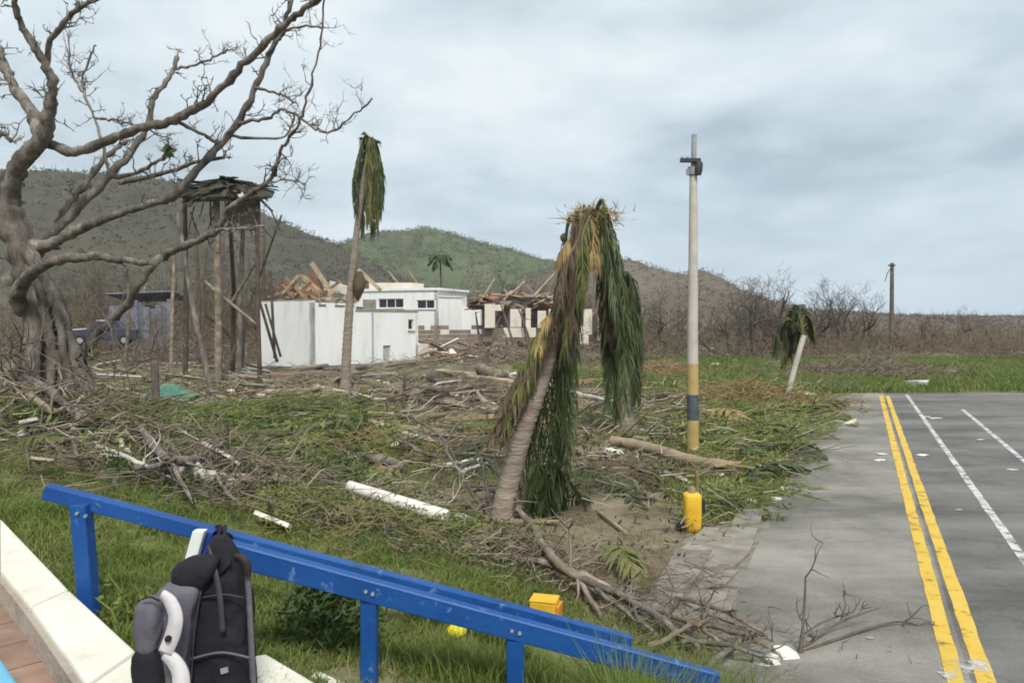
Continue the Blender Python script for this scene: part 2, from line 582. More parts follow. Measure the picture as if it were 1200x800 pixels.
def chipped_paint(name, cols, chip, rust):
    m = material(name, cols, 1.6, 0.5, 0.12, 40, spec=0.35)
    N, L = m.node_tree.nodes, m.node_tree.links
    b = N['Principled BSDF']
    src = b.inputs['Base Color'].links[0].from_socket
    tc = N.new('ShaderNodeTexCoord')
    for sc, thr, c in ((9.0, 0.625, chip), (26.0, 0.66, rust), (3.2, 0.64, (0.012, 0.05, 0.14))):
        n = N.new('ShaderNodeTexNoise')
        n.inputs['Scale'].default_value = sc
        n.inputs['Detail'].default_value = 9
        n.inputs['Roughness'].default_value = 0.7
        L.new(tc.outputs['Object'], n.inputs['Vector'])
        mr = N.new('ShaderNodeMapRange')
        mr.inputs['From Min'].default_value = thr - 0.03
        mr.inputs['From Max'].default_value = thr + 0.03
        L.new(n.outputs['Fac'], mr.inputs[0])
        mx = N.new('ShaderNodeMix')
        mx.data_type = 'RGBA'
        L.new(mr.outputs[0], mx.inputs[0])
        L.new(src, mx.inputs[6])
        mx.inputs[7].default_value = (*c, 1)
        src = mx.outputs[2]
    L.new(src, b.inputs['Base Color'])
    return m


def road_material(name, cols, patch):
    """worn paving: mottled, with stains that run across the lanes"""
    m = bpy.data.materials.new(name)
    m.use_nodes = True
    N, L = m.node_tree.nodes, m.node_tree.links
    b = N['Principled BSDF']
    b.inputs['Roughness'].default_value = 0.8
    b.inputs['Specular IOR Level'].default_value = 0.25
    tc = N.new('ShaderNodeTexCoord')
    mp = N.new('ShaderNodeMapping')
    mp.inputs['Scale'].default_value = (0.16, 0.75, 1)
    mp.inputs['Rotation'].default_value = (0, 0, 0.12)
    L.new(tc.outputs['Object'], mp.inputs[0])

    def noise(vec, scale, detail=6, rough=0.6):
        n = N.new('ShaderNodeTexNoise')
        n.inputs['Scale'].default_value = scale
        n.inputs['Detail'].default_value = detail
        n.inputs['Roughness'].default_value = rough
        L.new(vec, n.inputs['Vector'])
        return n.outputs['Fac']
    f1 = noise(mp.outputs[0], 1.1, 5)
    f2 = noise(tc.outputs['Object'], 0.9, 7)
    f3 = noise(tc.outputs['Object'], 38, 4, 0.75)
    a = N.new('ShaderNodeMath')
    a.operation = 'MULTIPLY_ADD'
    L.new(f1, a.inputs[0])
    a.inputs[1].default_value = patch
    a2 = N.new('ShaderNodeMath')
    a2.operation = 'MULTIPLY'
    L.new(f2, a2.inputs[0])
    a2.inputs[1].default_value = 1 - patch - 0.2
    L.new(a2.outputs[0], a.inputs[2])
    a3 = N.new('ShaderNodeMath')
    a3.operation = 'MULTIPLY_ADD'
    L.new(f3, a3.inputs[0])
    a3.inputs[1].default_value = 0.2
    L.new(a.outputs[0], a3.inputs[2])
    r = N.new('ShaderNodeValToRGB')
    el = r.color_ramp.elements
    while len(el) < len(cols):
        el.new(0.5)
    for i, c in enumerate(cols):
        el[i].position = 0.42 + 0.17 * i / (len(cols) - 1)
        el[i].color = (*c, 1)
    L.new(a3.outputs[0], r.inputs[0])
    # thin cracks
    vo = N.new('ShaderNodeTexVoronoi')
    vo.feature = 'DISTANCE_TO_EDGE'
    vo.inputs['Scale'].default_value = 0.42
    wv = N.new('ShaderNodeVectorMath')
    wv.operation = 'ADD'
    nn = N.new('ShaderNodeTexNoise')
    nn.inputs['Scale'].default_value = 1.7
    L.new(tc.outputs['Object'], nn.inputs['Vector'])
    L.new(tc.outputs['Object'], wv.inputs[0])
    L.new(nn.outputs['Color'], wv.inputs[1])
    L.new(wv.outputs[0], vo.inputs['Vector'])
    cr = N.new('ShaderNodeMapRange')
    cr.inputs['From Max'].default_value = 0.012
    cr.inputs['To Min'].default_value = 0.82
    L.new(vo.outputs['Distance'], cr.inputs[0])
    mx = N.new('ShaderNodeMix')
    mx.data_type = 'RGBA'
    mx.blend_type = 'MULTIPLY'
    mx.inputs[0].default_value = 1
    L.new(r.outputs[0], mx.inputs[6])
    L.new(cr.outputs[0], mx.inputs[7])
    L.new(mx.outputs[2], b.inputs['Base Color'])
    bp = N.new('ShaderNodeBump')
    bp.inputs['Strength'].default_value = 0.35
    bp.inputs['Distance'].default_value = 0.008
    L.new(f3, bp.inputs['Height'])
    L.new(bp.outputs[0], b.inputs['Normal'])
    return m


def paint_material(name, cols, wear):
    """road paint worn through in patches: the worn places are see-through to the road below"""
    m = material(name, cols, 2.5, 0.7)
    N, L = m.node_tree.nodes, m.node_tree.links
    tc = N.new('ShaderNodeTexCoord')
    n = N.new('ShaderNodeTexNoise')
    n.inputs['Scale'].default_value = 5.0
    n.inputs['Detail'].default_value = 8
    n.inputs['Roughness'].default_value = 0.75
    L.new(tc.outputs['Object'], n.inputs['Vector'])
    mr = N.new('ShaderNodeMapRange')
    mr.inputs['From Min'].default_value = wear - 0.05
    mr.inputs['From Max'].default_value = wear + 0.08
    L.new(n.outputs['Fac'], mr.inputs[0])
    L.new(mr.outputs[0], N['Principled BSDF'].inputs['Alpha'])
    return m


M['ground'] = ground_material()
M['blue_paint'] = chipped_paint('blue_paint', [(0.005, 0.045, 0.18), (0.007, 0.066, 0.255), (0.014, 0.085, 0.29)], (0.10, 0.19, 0.36), (0.07, 0.04, 0.025))
M['lane_pale'] = road_material('lane_pale', [(0.125, 0.118, 0.102), (0.205, 0.194, 0.170), (0.285, 0.268, 0.234)], 0.45)
M['lane_dark'] = road_material('lane_dark', [(0.085, 0.081, 0.075), (0.135, 0.129, 0.12), (0.19, 0.181, 0.167)], 0.55)
M['paint_yellow'] = paint_material('paint_yellow', [(0.48, 0.31, 0.04), (0.60, 0.40, 0.055), (0.58, 0.43, 0.11)], 0.36)
M['paint_faded'] = paint_material('paint_faded', [(0.40, 0.40, 0.37), (0.55, 0.55, 0.52)], 0.535)
M['paint_white'] = paint_material('paint_white', [(0.42, 0.42, 0.40), (0.58, 0.58, 0.56)], 0.43)

# ------------------------------------------------------------------ ground
def cover(x, y):
    """how much grass grows at a place, 0 bare soil .. 1 lawn"""
    x = np.asarray(x, float)
    y = np.asarray(y, float)
    g = 0.34 + 0.9 * (fbm(x * 0.35, y * 0.35, 21) - 0.5)

    def patch(cx, cy, rx, ry, amp):
        return amp * np.exp(-((x - cx) / rx) ** 2 - ((y - cy) / ry) ** 2)
    g = g + patch(-2.2, 4.8, 2.6, 1.9, 0.75) + patch(-5.5, 7.5, 2.5, 2.0, 0.5)      # lawn inside the rail
    g = g + patch(-8.0, 15.0, 5.0, 3.5, 0.6) + patch(-4.5, 17.5, 3.5, 3.0, 0.35)                                        # left pile
    g = g + patch(5.0, 13.5, 1.7, 5.5, 0.75) + patch(3.6, 9.8, 0.9, 2.2, 0.4)        # verge by the road
    g = g + patch(8.5, 24, 4, 7, 0.45)
    g = g - patch(1.2, 9.0, 2.0, 1.8, 0.5) - patch(-2.5, 9.3, 2.0, 1.2, 0.25)        # trodden soil round the palm
    g = g - patch(-4.0, 26, 6, 9, 0.20)
    g = g + 0.55 * sstep(ROAD_END, ROAD_END + 3, y) * sstep(8, 13, x) * (1 - sstep(44, 52, y))
    return np.clip(g, 0, 1)


def axis(lo, hi, step, far_lo, far_hi, grow=1.16):
    a = list(np.arange(lo, hi, step))
    s, x = step, hi
    while x < far_hi:
        a.append(x)
        s *= grow
        x += s
    a.append(far_hi)
    s, x = step, lo
    pre = []
    while x > far_lo:
        s *= grow
        x -= s
        pre.append(max(x, far_lo))
    return np.array(pre[::-1] + a)


gx = axis(-24, 34, 0.25, -900, 900)
gy = axis(1.0, 36, 0.25, -200, 900)
GX, GY = np.meshgrid(gx, gy)
GZ = H(GX, GY)
nx, ny = len(gx), len(gy)
idx = np.arange(nx * ny).reshape(ny, nx)
quads = np.stack([idx[:-1, :-1], idx[:-1, 1:], idx[1:, 1:], idx[1:, :-1]], -1).reshape(-1, 4)


def np_mesh(name, verts, faces, mat, smooth=True):
    me = bpy.data.meshes.new(name)
    k = faces.shape[1]
    me.vertices.add(len(verts))
    me.vertices.foreach_set('co', np.ascontiguousarray(verts, dtype=np.float32).ravel())
    me.loops.add(faces.size)
    me.loops.foreach_set('vertex_index', np.ascontiguousarray(faces, dtype=np.int32).ravel())
    me.polygons.add(len(faces))
    me.polygons.foreach_set('loop_start', np.arange(0, faces.size, k, dtype=np.int32))
    me.polygons.foreach_set('use_smooth', np.full(len(faces), smooth, dtype=bool))
    me.update(calc_edges=True)
    me.materials.append(mat)
    return me


def np_obj(name, verts, faces, mat, smooth=True, parent=None):
    o = bpy.data.objects.new(name, np_mesh(name, verts, faces, mat, smooth))
    COL.objects.link(o)
    if parent:
        o.parent = parent
    return o


ground = np_obj('ground', np.stack([GX, GY, GZ], -1).reshape(-1, 3), quads, M['ground'])
tag(ground, kind='structure')
ca = ground.data.attributes.new('cover', 'FLOAT', 'POINT')
ca.data.foreach_set('value', cover(GX, GY).ravel().astype(np.float32))

# ------------------------------------------------------------------ road, its lines and the broken pavement
def sheet(name, pts, z, mat, parent=None):
    mb = MB()
    mb.add([(p[0], p[1], z) for p in pts], [tuple(range(len(pts)))])
    return mb.build(name, mat, parent)


YL = 2.30      # the yellow line lies this far right (in X) of the road's left edge
EDGE_PTS = []
for y in np.arange(-12, ROAD_END - 1.5, 0.55):
    EDGE_PTS.append((road_edge(y) + 0.10 * (vnoise(y * 0.9, 0, 5) - 0.5) + 0.07 * (vnoise(y * 3.1, 0, 6) - 0.5), y))
EDGE_PTS += [(road_edge(ROAD_END - 1.0) + 0.45, ROAD_END - 1.0), (road_edge(ROAD_END) + 0.9, ROAD_END - 0.1)]


def yl_x(y):
    return 3.78 - 0.065 + ROAD_K * (y - 5.32) - 0.40


# line positions solved from the photograph: yellow (1135,800)-(1035,465), white (1062,465)-(1200,660), (1140,490)-(1200,540)
def line_x(px, py):
    p = at(px, py, 1.0)
    t = CAM_H / (CAM_H - p.z)
    return p.x * t, p.y * t


ya, yb = line_x(1135, 790), line_x(1037, 466)
wa, wb = line_x(1062, 462), line_x(1199, 655)
ra, rb = line_x(1140, 490), line_x(1200, 540)


def on(a, b, y):
    return a[0] + (b[0] - a[0]) * (y - a[1]) / (b[1] - a[1])


seam = [(on(ya, yb, y) + 0.0, y) for y in (-12, 0, 6, 12, 18, ROAD_END)]
left_poly = EDGE_PTS + [(seam[-1][0], ROAD_END)] + seam[::-1][1:]
lane_l = sheet('road_lane_pale', left_poly[::-1], 0.006, M['lane_pale'])
tag(lane_l, kind='structure')
far_edge = [(seam[-1][0] + i * 4.0, ROAD_END + 0.35 * (vnoise(i * 1.7, 3, 8) - 0.5) - 0.004 * i * i * 0) for i in range(0, 22)]
right_poly = seam + far_edge[1:] + [(90, -12)]
lane_r = sheet('road_lane_dark', right_poly[::-1], 0.006, M['lane_dark'])
tag(lane_r, kind='structure')


def painted(name, a, b, off, w, y0, y1, mat, parent, z=0.0105):
    mb = MB()
    n = 420
    vs = []
    for i in range(n + 1):
        y = y0 + (y1 - y0) * i / n
        c = on(a, b, y) + off
        e1_, e2_ = (float(vnoise(y * 4.0, off * 9 + 2, 5)) - 0.5) * 0.014, (float(vnoise(y * 4.0, off * 9 + 7, 6)) - 0.5) * 0.014
        vs += [(c - w / 2 + e1_, y, z), (c + w / 2 + e2_, y, z)]
    fs = [(2 * i, 2 * i + 1, 2 * i + 3, 2 * i + 2) for i in range(n)]
    mb.add(vs, fs)
    return mb.build(name, mat, parent)


painted('yellow_line', ya, yb, -0.11, 0.135, -6, ROAD_END - 1.0, M['paint_yellow'], lane_l)
painted('yellow_line', ya, yb, 0.11, 0.135, -6, ROAD_END - 1.0, M['paint_yellow'], lane_r)
painted('white_line', wa, wb, 0.0, 0.11, -6, ROAD_END - 0.6, M['paint_white'], lane_r)
painted('white_line', ra, rb, 0.0, 0.11, -6, 21.5, M['paint_white'], lane_r)

mb = MB()
for i in range(7):
    yy_ = 5.12 + 0.07 * i
    c_ = on(ya, yb, yy_)
    mb.add([(c_ - 0.20 + 0.02 * (i % 3), yy_, 0.0145), (c_ + 0.20 - 0.02 * (i % 2), yy_, 0.0145), (c_ + 0.20 - 0.02 * (i % 2), yy_ + 0.07, 0.0145), (c_ - 0.20 + 0.02 * (i % 3), yy_ + 0.07, 0.0145)], [(0, 1, 2, 3)])
mb.build('white_bar', M['paint_faded'], lane_l)

# pavement: broken concrete slabs beside the lane, a worn kerb stone row between
pav = MB()
PAV_Y0, PAV_Y1 = 5.9, 10.6
vs = []
ys = np.linspace(PAV_Y0, PAV_Y1, 40)
for y in ys:
    w = 0.80 * (1 - sstep(8.6, 10.6, y)) * sstep(5.7, 6.6, y) + 0.12 * vnoise(y * 1.3, 1, 14)
    vs += [(road_edge(y) - 0.02 - w, y, 0.004), (road_edge(y) + 0.06, y, 0.004)]
pav.add(vs, [(2 * i, 2 * i + 1, 2 * i + 3, 2 * i + 2) for i in range(len(ys) - 1)])
pavement = pav.build('pavement', M['grout'])
tag(pavement, kind='structure')
y = 6.3
k = 0
while y < 9.6:
    L = random.uniform(0.55, 0.95)
    for col_i, (x0, x1) in enumerate(((-0.80, -0.45), (-0.42, -0.10))):
        if random.random() < 0.12:
            continue
        mb = MB()
        pts = []
        for (a, b) in ((x0, y + 0.03), (x1, y + 0.03), (x1, y + L - 0.03), (x0, y + L - 0.03)):
            pts.append((road_edge(b) + a + random.uniform(-0.05, 0.05), b + random.uniform(-0.06, 0.06)))
        mb.prism(pts, -0.05, 0.02 + random.uniform(0, 0.06))
        o = mb.build('slab', M['slab'], pavement, bevel=0.008)
    y += L

# ------------------------------------------------------------------ hills
def hill(name, outline, dist, depth, cols, seed, tree_n):
    xs = np.array([p[0] for p in outline], float)
    ysx = np.array([p[1] for p in outline], float)
    NX, NY = 260, 60
    px = np.linspace(xs[0], xs[-1], NX)
    py = np.interp(px, xs, ysx)
    ridge = np.maximum(CAM_H + (375 - py) / FPX * dist, -2)
    X = (px - 600) / FPX * dist
    t = np.linspace(-1, 1, NY)
    XX, TT = np.meshgrid(X, t)
    RR = np.tile(ridge, (NY, 1))
    prof = np.where(TT < 0, np.cos(TT * math.pi / 2) ** 1.25, np.cos(TT * math.pi / 2) ** 0.9)
    YY = dist + TT * depth
    n1 = fbm(XX / 22.0, YY / 55.0, seed, 5) - 0.5
    n2 = fbm(XX / 5.0, YY / 5.0, seed + 7, 4) - 0.5
    w = np.exp(-(TT / 0.22) ** 2)
    ZZ = RR * prof * (1 - 1.3 * np.abs(n1) * (1 - w)) + n2 * 1.6 * np.clip(RR / 14, 0.1, 1) - 1.0 * (1 - prof)
    # the hill keeps its width in space: no spreading about the camera
    ii = np.arange(NX * NY).reshape(NY, NX)
    q = np.stack([ii[:-1, :-1], ii[:-1, 1:], ii[1:, 1:], ii[1:, :-1]], -1).reshape(-1, 4)
    m = material(name + '_cover', cols, 0.04, 0.95, 0.8, 0.6, detail=11, spec=0.1)
    o = np_obj(name, np.stack([XX, YY, ZZ], -1).reshape(-1, 3), q, m)
    tag(o, kind='structure')
    # a stripped wood on the slope: thousands of small ragged tufts that read as one mass
    r = np.random.default_rng(seed)
    sel = r.integers(0, NX * (NY // 2 + 6), tree_n)
    P = np.stack([XX, YY, ZZ], -1).reshape(-1, 3)[sel] + r.normal(0, 1.0, (tree_n, 3)) * np.array([1.2, 1.5, 0.1])
    verts, faces = [], []
    hgt = r.uniform(0.3, 1.2, tree_n)
    K = 5
    for j in range(K):
        ang = r.uniform(0, 2 * math.pi, tree_n)
        rad = r.uniform(0.2, 1.0, tree_n)
        c = P + np.stack([np.cos(ang) * rad, np.sin(ang) * rad, hgt * r.uniform(0.15, 1.0, tree_n)], -1)
        for q3 in range(3):
            verts.append(c + r.normal(0, 0.24, (tree_n, 3)) * np.array([1, 1, 0.8]))
    # bare trunks standing in it
    nb = tree_n // 12
    sb_ = r.integers(0, tree_n, nb)
    tv_ = P[sb_]
    hb_ = r.uniform(1.5, 3.6, nb)
    lean_ = r.normal(0, 0.12, (nb, 2)) * hb_[:, None]
    TV = np.concatenate([tv_ + np.array([-0.10, 0, -0.3]), tv_ + np.array([0.10, 0, -0.3]), tv_ + np.stack([lean_[:, 0], lean_[:, 1], hb_], -1)])
    bi = np.arange(nb)
    TF = np.stack([bi, bi + nb, bi + 2 * nb], -1)
    V = np.concatenate(verts)
    base = np.arange(tree_n)
    F = np.concatenate([np.stack([base + (3 * j + 0) * tree_n, base + (3 * j + 1) * tree_n, base + (3 * j + 2) * tree_n], -1) for j in range(K)])
    TF = TF + len(V)
    V = np.concatenate([V, TV])
    F = np.concatenate([F, TF])
    return V, F, o


HV = []
V, F, hill_a = hill('hill_ridge', [(-700, 330), (-420, 250), (-200, 217), (-60, 212), (50, 207), (120, 209), (200, 214), (255, 225), (310, 252), (350, 270), (400, 291), (450, 318), (520, 350), (600, 372)], 230, 120,
                    [(0.040, 0.042, 0.027), (0.060, 0.058, 0.038), (0.078, 0.070, 0.050), (0.100, 0.087, 0.065)], 31, 20000)
HV.append((V, F, 'stripped grey brown woodland over the dark hill on the left'))
V, F, hill_b = hill('green_hill', [(250, 372), (330, 330), (400, 287), (450, 275), (500, 270), (530, 274), (560, 284), (600, 295), (620, 300), (640, 306), (700, 330), (780, 360), (840, 374)], 330, 140,
                    [(0.065, 0.072, 0.043), (0.08, 0.095, 0.052), (0.095, 0.115, 0.06), (0.12, 0.12, 0.075)], 47, 16000)
HV.append((V, F, 'green grey woodland over the middle hill'))
V, F, hill_c = hill('brown_hill', [(520, 372), (600, 335), (650, 313), (700, 303), (740, 307), (775, 319), (800, 323), (815, 318), (832, 323), (852, 340), (900, 357), (960, 366), (1040, 370), (1150, 372), (1400, 373), (1800, 374)], 270, 110,
                    [(0.095, 0.075, 0.055), (0.13, 0.105, 0.078), (0.155, 0.13, 0.10)], 53, 16000)
HV.append((V, F, 'leafless brown woodland over the low hill on the right'))
for (V, F, lab), mm in zip(HV, ([(0.058, 0.055, 0.038), (0.090, 0.082, 0.058), (0.075, 0.080, 0.048)], [(0.075, 0.088, 0.045), (0.10, 0.118, 0.058), (0.13, 0.13, 0.08)], [(0.12, 0.095, 0.07), (0.17, 0.14, 0.108)])):
    o = np_obj('hillside_wood', V, F, material('hillside_wood', mm, 0.12, 0.95, spec=0.1), smooth=False)
    tag(o, lab, 'woodland', kind='stuff')

# ------------------------------------------------------------------ bare trees
def grow(mb_t, mb_b, p, d, length, r, level, rng, maxlev, up=0.12, wig=0.25, sides=(6, 5, 4, 3, 3)):
    n = 4 if level < 2 else 3
    pts, rad = [p.copy()], [r]
    cur, dr = p.copy(), d.normalized()
    for i in range(n):
        dr = (dr + Vector((rng.gauss(0, wig), rng.gauss(0, wig), rng.gauss(0, wig) + up))).normalized()
        cur = cur + dr * (length / n)
        pts.append(cur.copy())
        rad.append(max(r * (1 - 0.62 * (i + 1) / n), 0.006))
    (mb_t if level == 0 else mb_b).tube(pts, rad, sides[min(level, 4)], cap=(level == 0))
    if level >= maxlev:
        return
    kids = rng.randint(3, 5) if level < 2 else rng.randint(2, 4)
    for k in range(kids):
        i = rng.randint(max(1, n // 2 - (1 if level else 0)), n)
        base = pts[i]
        a = rng.uniform(0, 2 * math.pi)
        side = Vector((math.cos(a), math.sin(a), rng.uniform(-0.15, 0.55)))
        nd = (dr * 0.75 + side * rng.uniform(0.55, 1.0)).normalized()
        grow(mb_t, mb_b, base, nd, length * rng.uniform(0.5, 0.8), rad[i] * rng.uniform(0.55, 0.8), level + 1, rng, maxlev, up, wig, sides)


def bare_tree(label, loc, height, seed, mat, maxlev=4, trunk_r=0.16, spread=0.25, group=None, cat='tree', name='bare_tree'):
    rng = random.Random(seed)
    root = thing(name, label, cat, loc, group)
    a, b = MB(), MB()
    base = Vector(loc) + Vector((0, 0, -0.15))
    for s in range(1 if spread < 0.5 else 2):
        grow(a, b, base + Vector((0.15 * s, 0, 0)), Vector((rng.gauss(0, spread), rng.gauss(0, spread * 0.5), 1)), height * 0.5, trunk_r, 0, rng, maxlev)
    # set the tree to its height
    top = max(v[2] for v in b.v) - loc[2]
    k = height / top
    for mb in (a, b):
        mb.v = [(loc[0] + (v[0] - loc[0]) * k, loc[1] + (v[1] - loc[1]) * k, loc[2] + (v[2] - loc[2]) * k) for v in mb.v]
    a.build('trunk', mat, root)
    b.build('crown', mat, root)
    return root


def place_tree(proto, px, d, scale, rot, label, group=None):
    o = copy_tree(proto)
    p = at(px, 375, d)
    o.location = (p.x, p.y, Hs(p.x, p.y))
    o.scale = (scale, scale, scale)
    o.rotation_euler = (0, 0, rot)
    o['label'] = label
    if group:
        o['group'] = group
    elif 'group' in o:
        del o['group']
    return o


def tloc(px, d):
    p = at(px, 375, d)
    return (p.x, p.y, Hs(p.x, p.y))


# the ones the photograph lets one point at
bare_tree('wide dark bare tree behind the leaning palm, its branches against the sky', tloc(884, 52), 5.9, 3, M['bark_dark'], 5, 0.26, 0.55)
bare_tree('bare tree with pale broken trunk and wide crown, left of the far pole', tloc(982, 58), 6.2, 8, M['far_wood'], 5, 0.24, 0.2)
bare_tree('tall bare sapling between concrete pole and hanging palm fronds', tloc(778, 48), 5.0, 21, M['far_wood'], 4, 0.14, 0.3)
bare_tree('low spreading bare tree just right of the far pole', tloc(1082, 62), 3.4, 14, M['far_wood'], 4, 0.12, 0.5)
bare_tree('pale dead shrub at the end of the road below the far pole', tloc(1040, 41), 1.9, 33, M['dead_wood'], 4, 0.06, 0.6)
protos = [bare_tree('bare storm stripped tree in the far right thicket', tloc(1120, 70), 4.2, 101, M['far_wood'], 4, 0.14, 0.3, 'bare trees of the far thicket'),
          bare_tree('bare storm stripped tree in the far right thicket', tloc(1165, 74), 3.8, 102, M['far_wood'], 4, 0.12, 0.5, 'bare trees of the far thicket'),
          bare_tree('bare storm stripped tree in the far right thicket', tloc(925, 66), 4.6, 103, M['far_wood'], 4, 0.16, 0.25, 'bare trees of the far thicket'),
          bare_tree('bare storm stripped tree in the far right thicket', tloc(955, 60), 3.9, 104, M['far_wood'], 4, 0.12, 0.35, 'bare trees of the far thicket')]
rt = random.Random(5)
for i in range(30):
    px = rt.uniform(690, 1000)
    d = rt.uniform(50, 80)
    place_tree(protos[i % 4], px, d, rt.uniform(0.95, 1.45), rt.uniform(0, 6.28), 'bare storm stripped tree in the far right thicket', 'bare trees of the far thicket')
for i in range(34):
    px = rt.uniform(690, 1230)
    d = rt.uniform(52, 84)
    place_tree(protos[i % 4], px, d, rt.uniform(0.65, 1.05) * (1.0 if px < 1000 else 0.72), rt.uniform(0, 6.28), 'bare storm stripped tree in the far right thicket', 'bare trees of the far thicket')
for px, d, sc_ in ((905, 56, 1.25), (958, 54, 1.2), (1000, 57, 1.35), (1018, 62, 1.2), (860, 55, 1.1), (840, 50, 1.0), (925, 50, 0.9), (1060, 66, 0.95), (1130, 68, 0.9)):
    place_tree(protos[int(px) % 4], px, d, sc_, rt.uniform(0, 6.28), 'bare storm stripped tree in the far right thicket', 'bare trees of the far thicket')
for i in range(26):
    px = rt.uniform(555, 700)
    d = rt.uniform(66, 95)
    place_tree(protos[i % 4], px, d, rt.uniform(1.1, 1.7), rt.uniform(0, 6.28), 'bare brown tree behind the ruined house', 'bare trees behind the ruined house')
for i in range(36):
    px = rt.uniform(60, 340)
    d = rt.uniform(50, 80)
    place_tree(protos[i % 4], px, d, rt.uniform(1.2, 2.0), rt.uniform(0, 6.28), 'bare brown tree between the big tree and the white building', 'bare trees left of the white building')
for i in range(12):
    px = rt.uniform(330, 560)
    d = rt.uniform(85, 110)
    place_tree(protos[i % 4], px, d, rt.uniform(1.0, 1.6), rt.uniform(0, 6.28), 'bare brown tree behind the white buildings', 'bare trees behind the white buildings')


for i in range(64):
    px = rt.uniform(545, 1000) if i < 46 else rt.uniform(110, 330)
    d = rt.uniform(44, 74)
    lo = Vector(tloc(px, d))
    hgt_ = rt.uniform(1.6, 4.4) * (1.4 if px < 400 else 1.0)
    lean_ = Vector((rt.gauss(0, 0.28), rt.gauss(0, 0.2), 1)).normalized()
    m_ = MB()
    kx = Vector((rt.gauss(0, 0.12), 0, 0))
    m_.tube([lo + Vector((0, 0, -0.2)), lo + lean_ * hgt_ * 0.4 + kx, lo + lean_ * hgt_ * 0.75 + kx * 0.6, lo + lean_ * hgt_], [0.10, 0.085, 0.07, 0.045], 6)
    for q in range(rt.randint(1, 4)):
        b0 = lo + lean_ * hgt_ * rt.uniform(0.45, 0.95) + kx * 0.6
        dv = Vector((rt.gauss(0, 1), rt.gauss(0, 1), rt.gauss(0.6, 0.5))).normalized() * rt.uniform(0.3, 1.1)
        m_.tube([b0, b0 + dv * 0.5 + Vector((0, 0, 0.05)), b0 + dv], [0.035, 0.026, 0.012], 4)
    o = m_.build('snapped_tree', M[rt.choice(['far_wood', 'dead_wood', 'bark_dark', 'bark_pale'])], None, lo)
    tag(o, 'snapped bare trunk', 'tree', 'snapped trunks in the distance')

# ------------------------------------------------------------------ thickets: uncountable brown scrub
def sticks(name, label, pos, lens, dirs, widths, mat, cat='scrub'):
    """many thin three-sided sticks as one mass"""
    n = len(pos)
    d = dirs / np.linalg.norm(dirs, axis=1, keepdims=True)
    ref = np.where(np.abs(d[:, 2:3]) > 0.8, np.array([[1.0, 0, 0]]), np.array([[0, 0, 1.0]]))
    a = np.cross(d, ref)
    a /= np.linalg.norm(a, axis=1, keepdims=True)
    b = np.cross(d, a)
    V = []
    for k in range(3):
        w = 2 * math.pi * k / 3
        V.append(pos + (a * math.cos(w) + b * math.sin(w)) * widths[:, None])
    bend = RNG.normal(0, 0.10, (n, 3)) * lens[:, None]
    mid = pos + d * lens[:, None] * 0.5 + bend
    for k in range(3):
        w = 2 * math.pi * k / 3
        V.append(mid + (a * math.cos(w) + b * math.sin(w)) * widths[:, None] * 0.8)
    V.append(pos + d * lens[:, None])
    V = np.concatenate(V)
    i = np.arange(n)
    F = []
    for k in range(3):
        k2 = (k + 1) % 3
        F.append(np.stack([i + k * n, i + k2 * n, i + (3 + k2) * n], -1))
        F.append(np.stack([i + k * n, i + (3 + k2) * n, i + (3 + k) * n], -1))
        F.append(np.stack([i + (3 + k) * n, i + (3 + k2) * n, i + 6 * n], -1))
    o = np_obj(name, V, np.concatenate(F), mat)
    tag(o, label, cat, kind='stuff')
    return o


def px_field(n, px0, px1, d0, d1, power=1.0):
    px = RNG.uniform(px0, px1, n)
    d = d0 + (d1 - d0) * RNG.random(n) ** power
    x = (px - 600) / FPX * d
    return x, d


def thicket(label, px0, px1, d0, d1, n, h0, h1, mat, clump=0.25):
    x, y = px_field(n, px0, px1, d0, d1)
    dens = fbm(x * clump, y * clump, 77)
    keep = dens > RNG.uniform(0.25, 0.62, n)
    x, y, dens = x[keep], y[keep], dens[keep]
    m = len(x)
    z = H(x, y)
    top = (h0 + (h1 - h0) * np.clip((dens - 0.3) / 0.4, 0, 1)) * RNG.uniform(0.5, 1.1, m)
    zz = z + top * RNG.random(m) ** 1.3 * 0.8
    pos = np.stack([x, y, zz], -1)
    dirs = RNG.normal(0, 1, (m, 3)) * np.array([0.75, 0.75, 0.5]) + np.array([0, 0, 0.55])
    lens = RNG.uniform(0.35, 1.3, m) * np.clip(y / 60, 0.5, 1.3)
    wid = RNG.uniform(0.008, 0.028, m) * np.clip(y / 50, 0.5, 1.6)
    return sticks('scrub_thicket', label, pos, lens, dirs, wid, mat)


thicket('brown leafless scrub along the far side of the grass and road', 630, 1290, 46, 82, 26000, 0.8, 2.5, M['far_scrub'])
thicket('brown leafless scrub under the bare trees left of the white building', -60, 310, 46, 76, 20000, 1.0, 5.5, M['far_scrub'], 0.18)
thicket('brown wreckage and scrub between the white buildings and the ruined house', 300, 700, 74, 104, 14000, 1.0, 5.0, M['far_scrub'], 0.15)

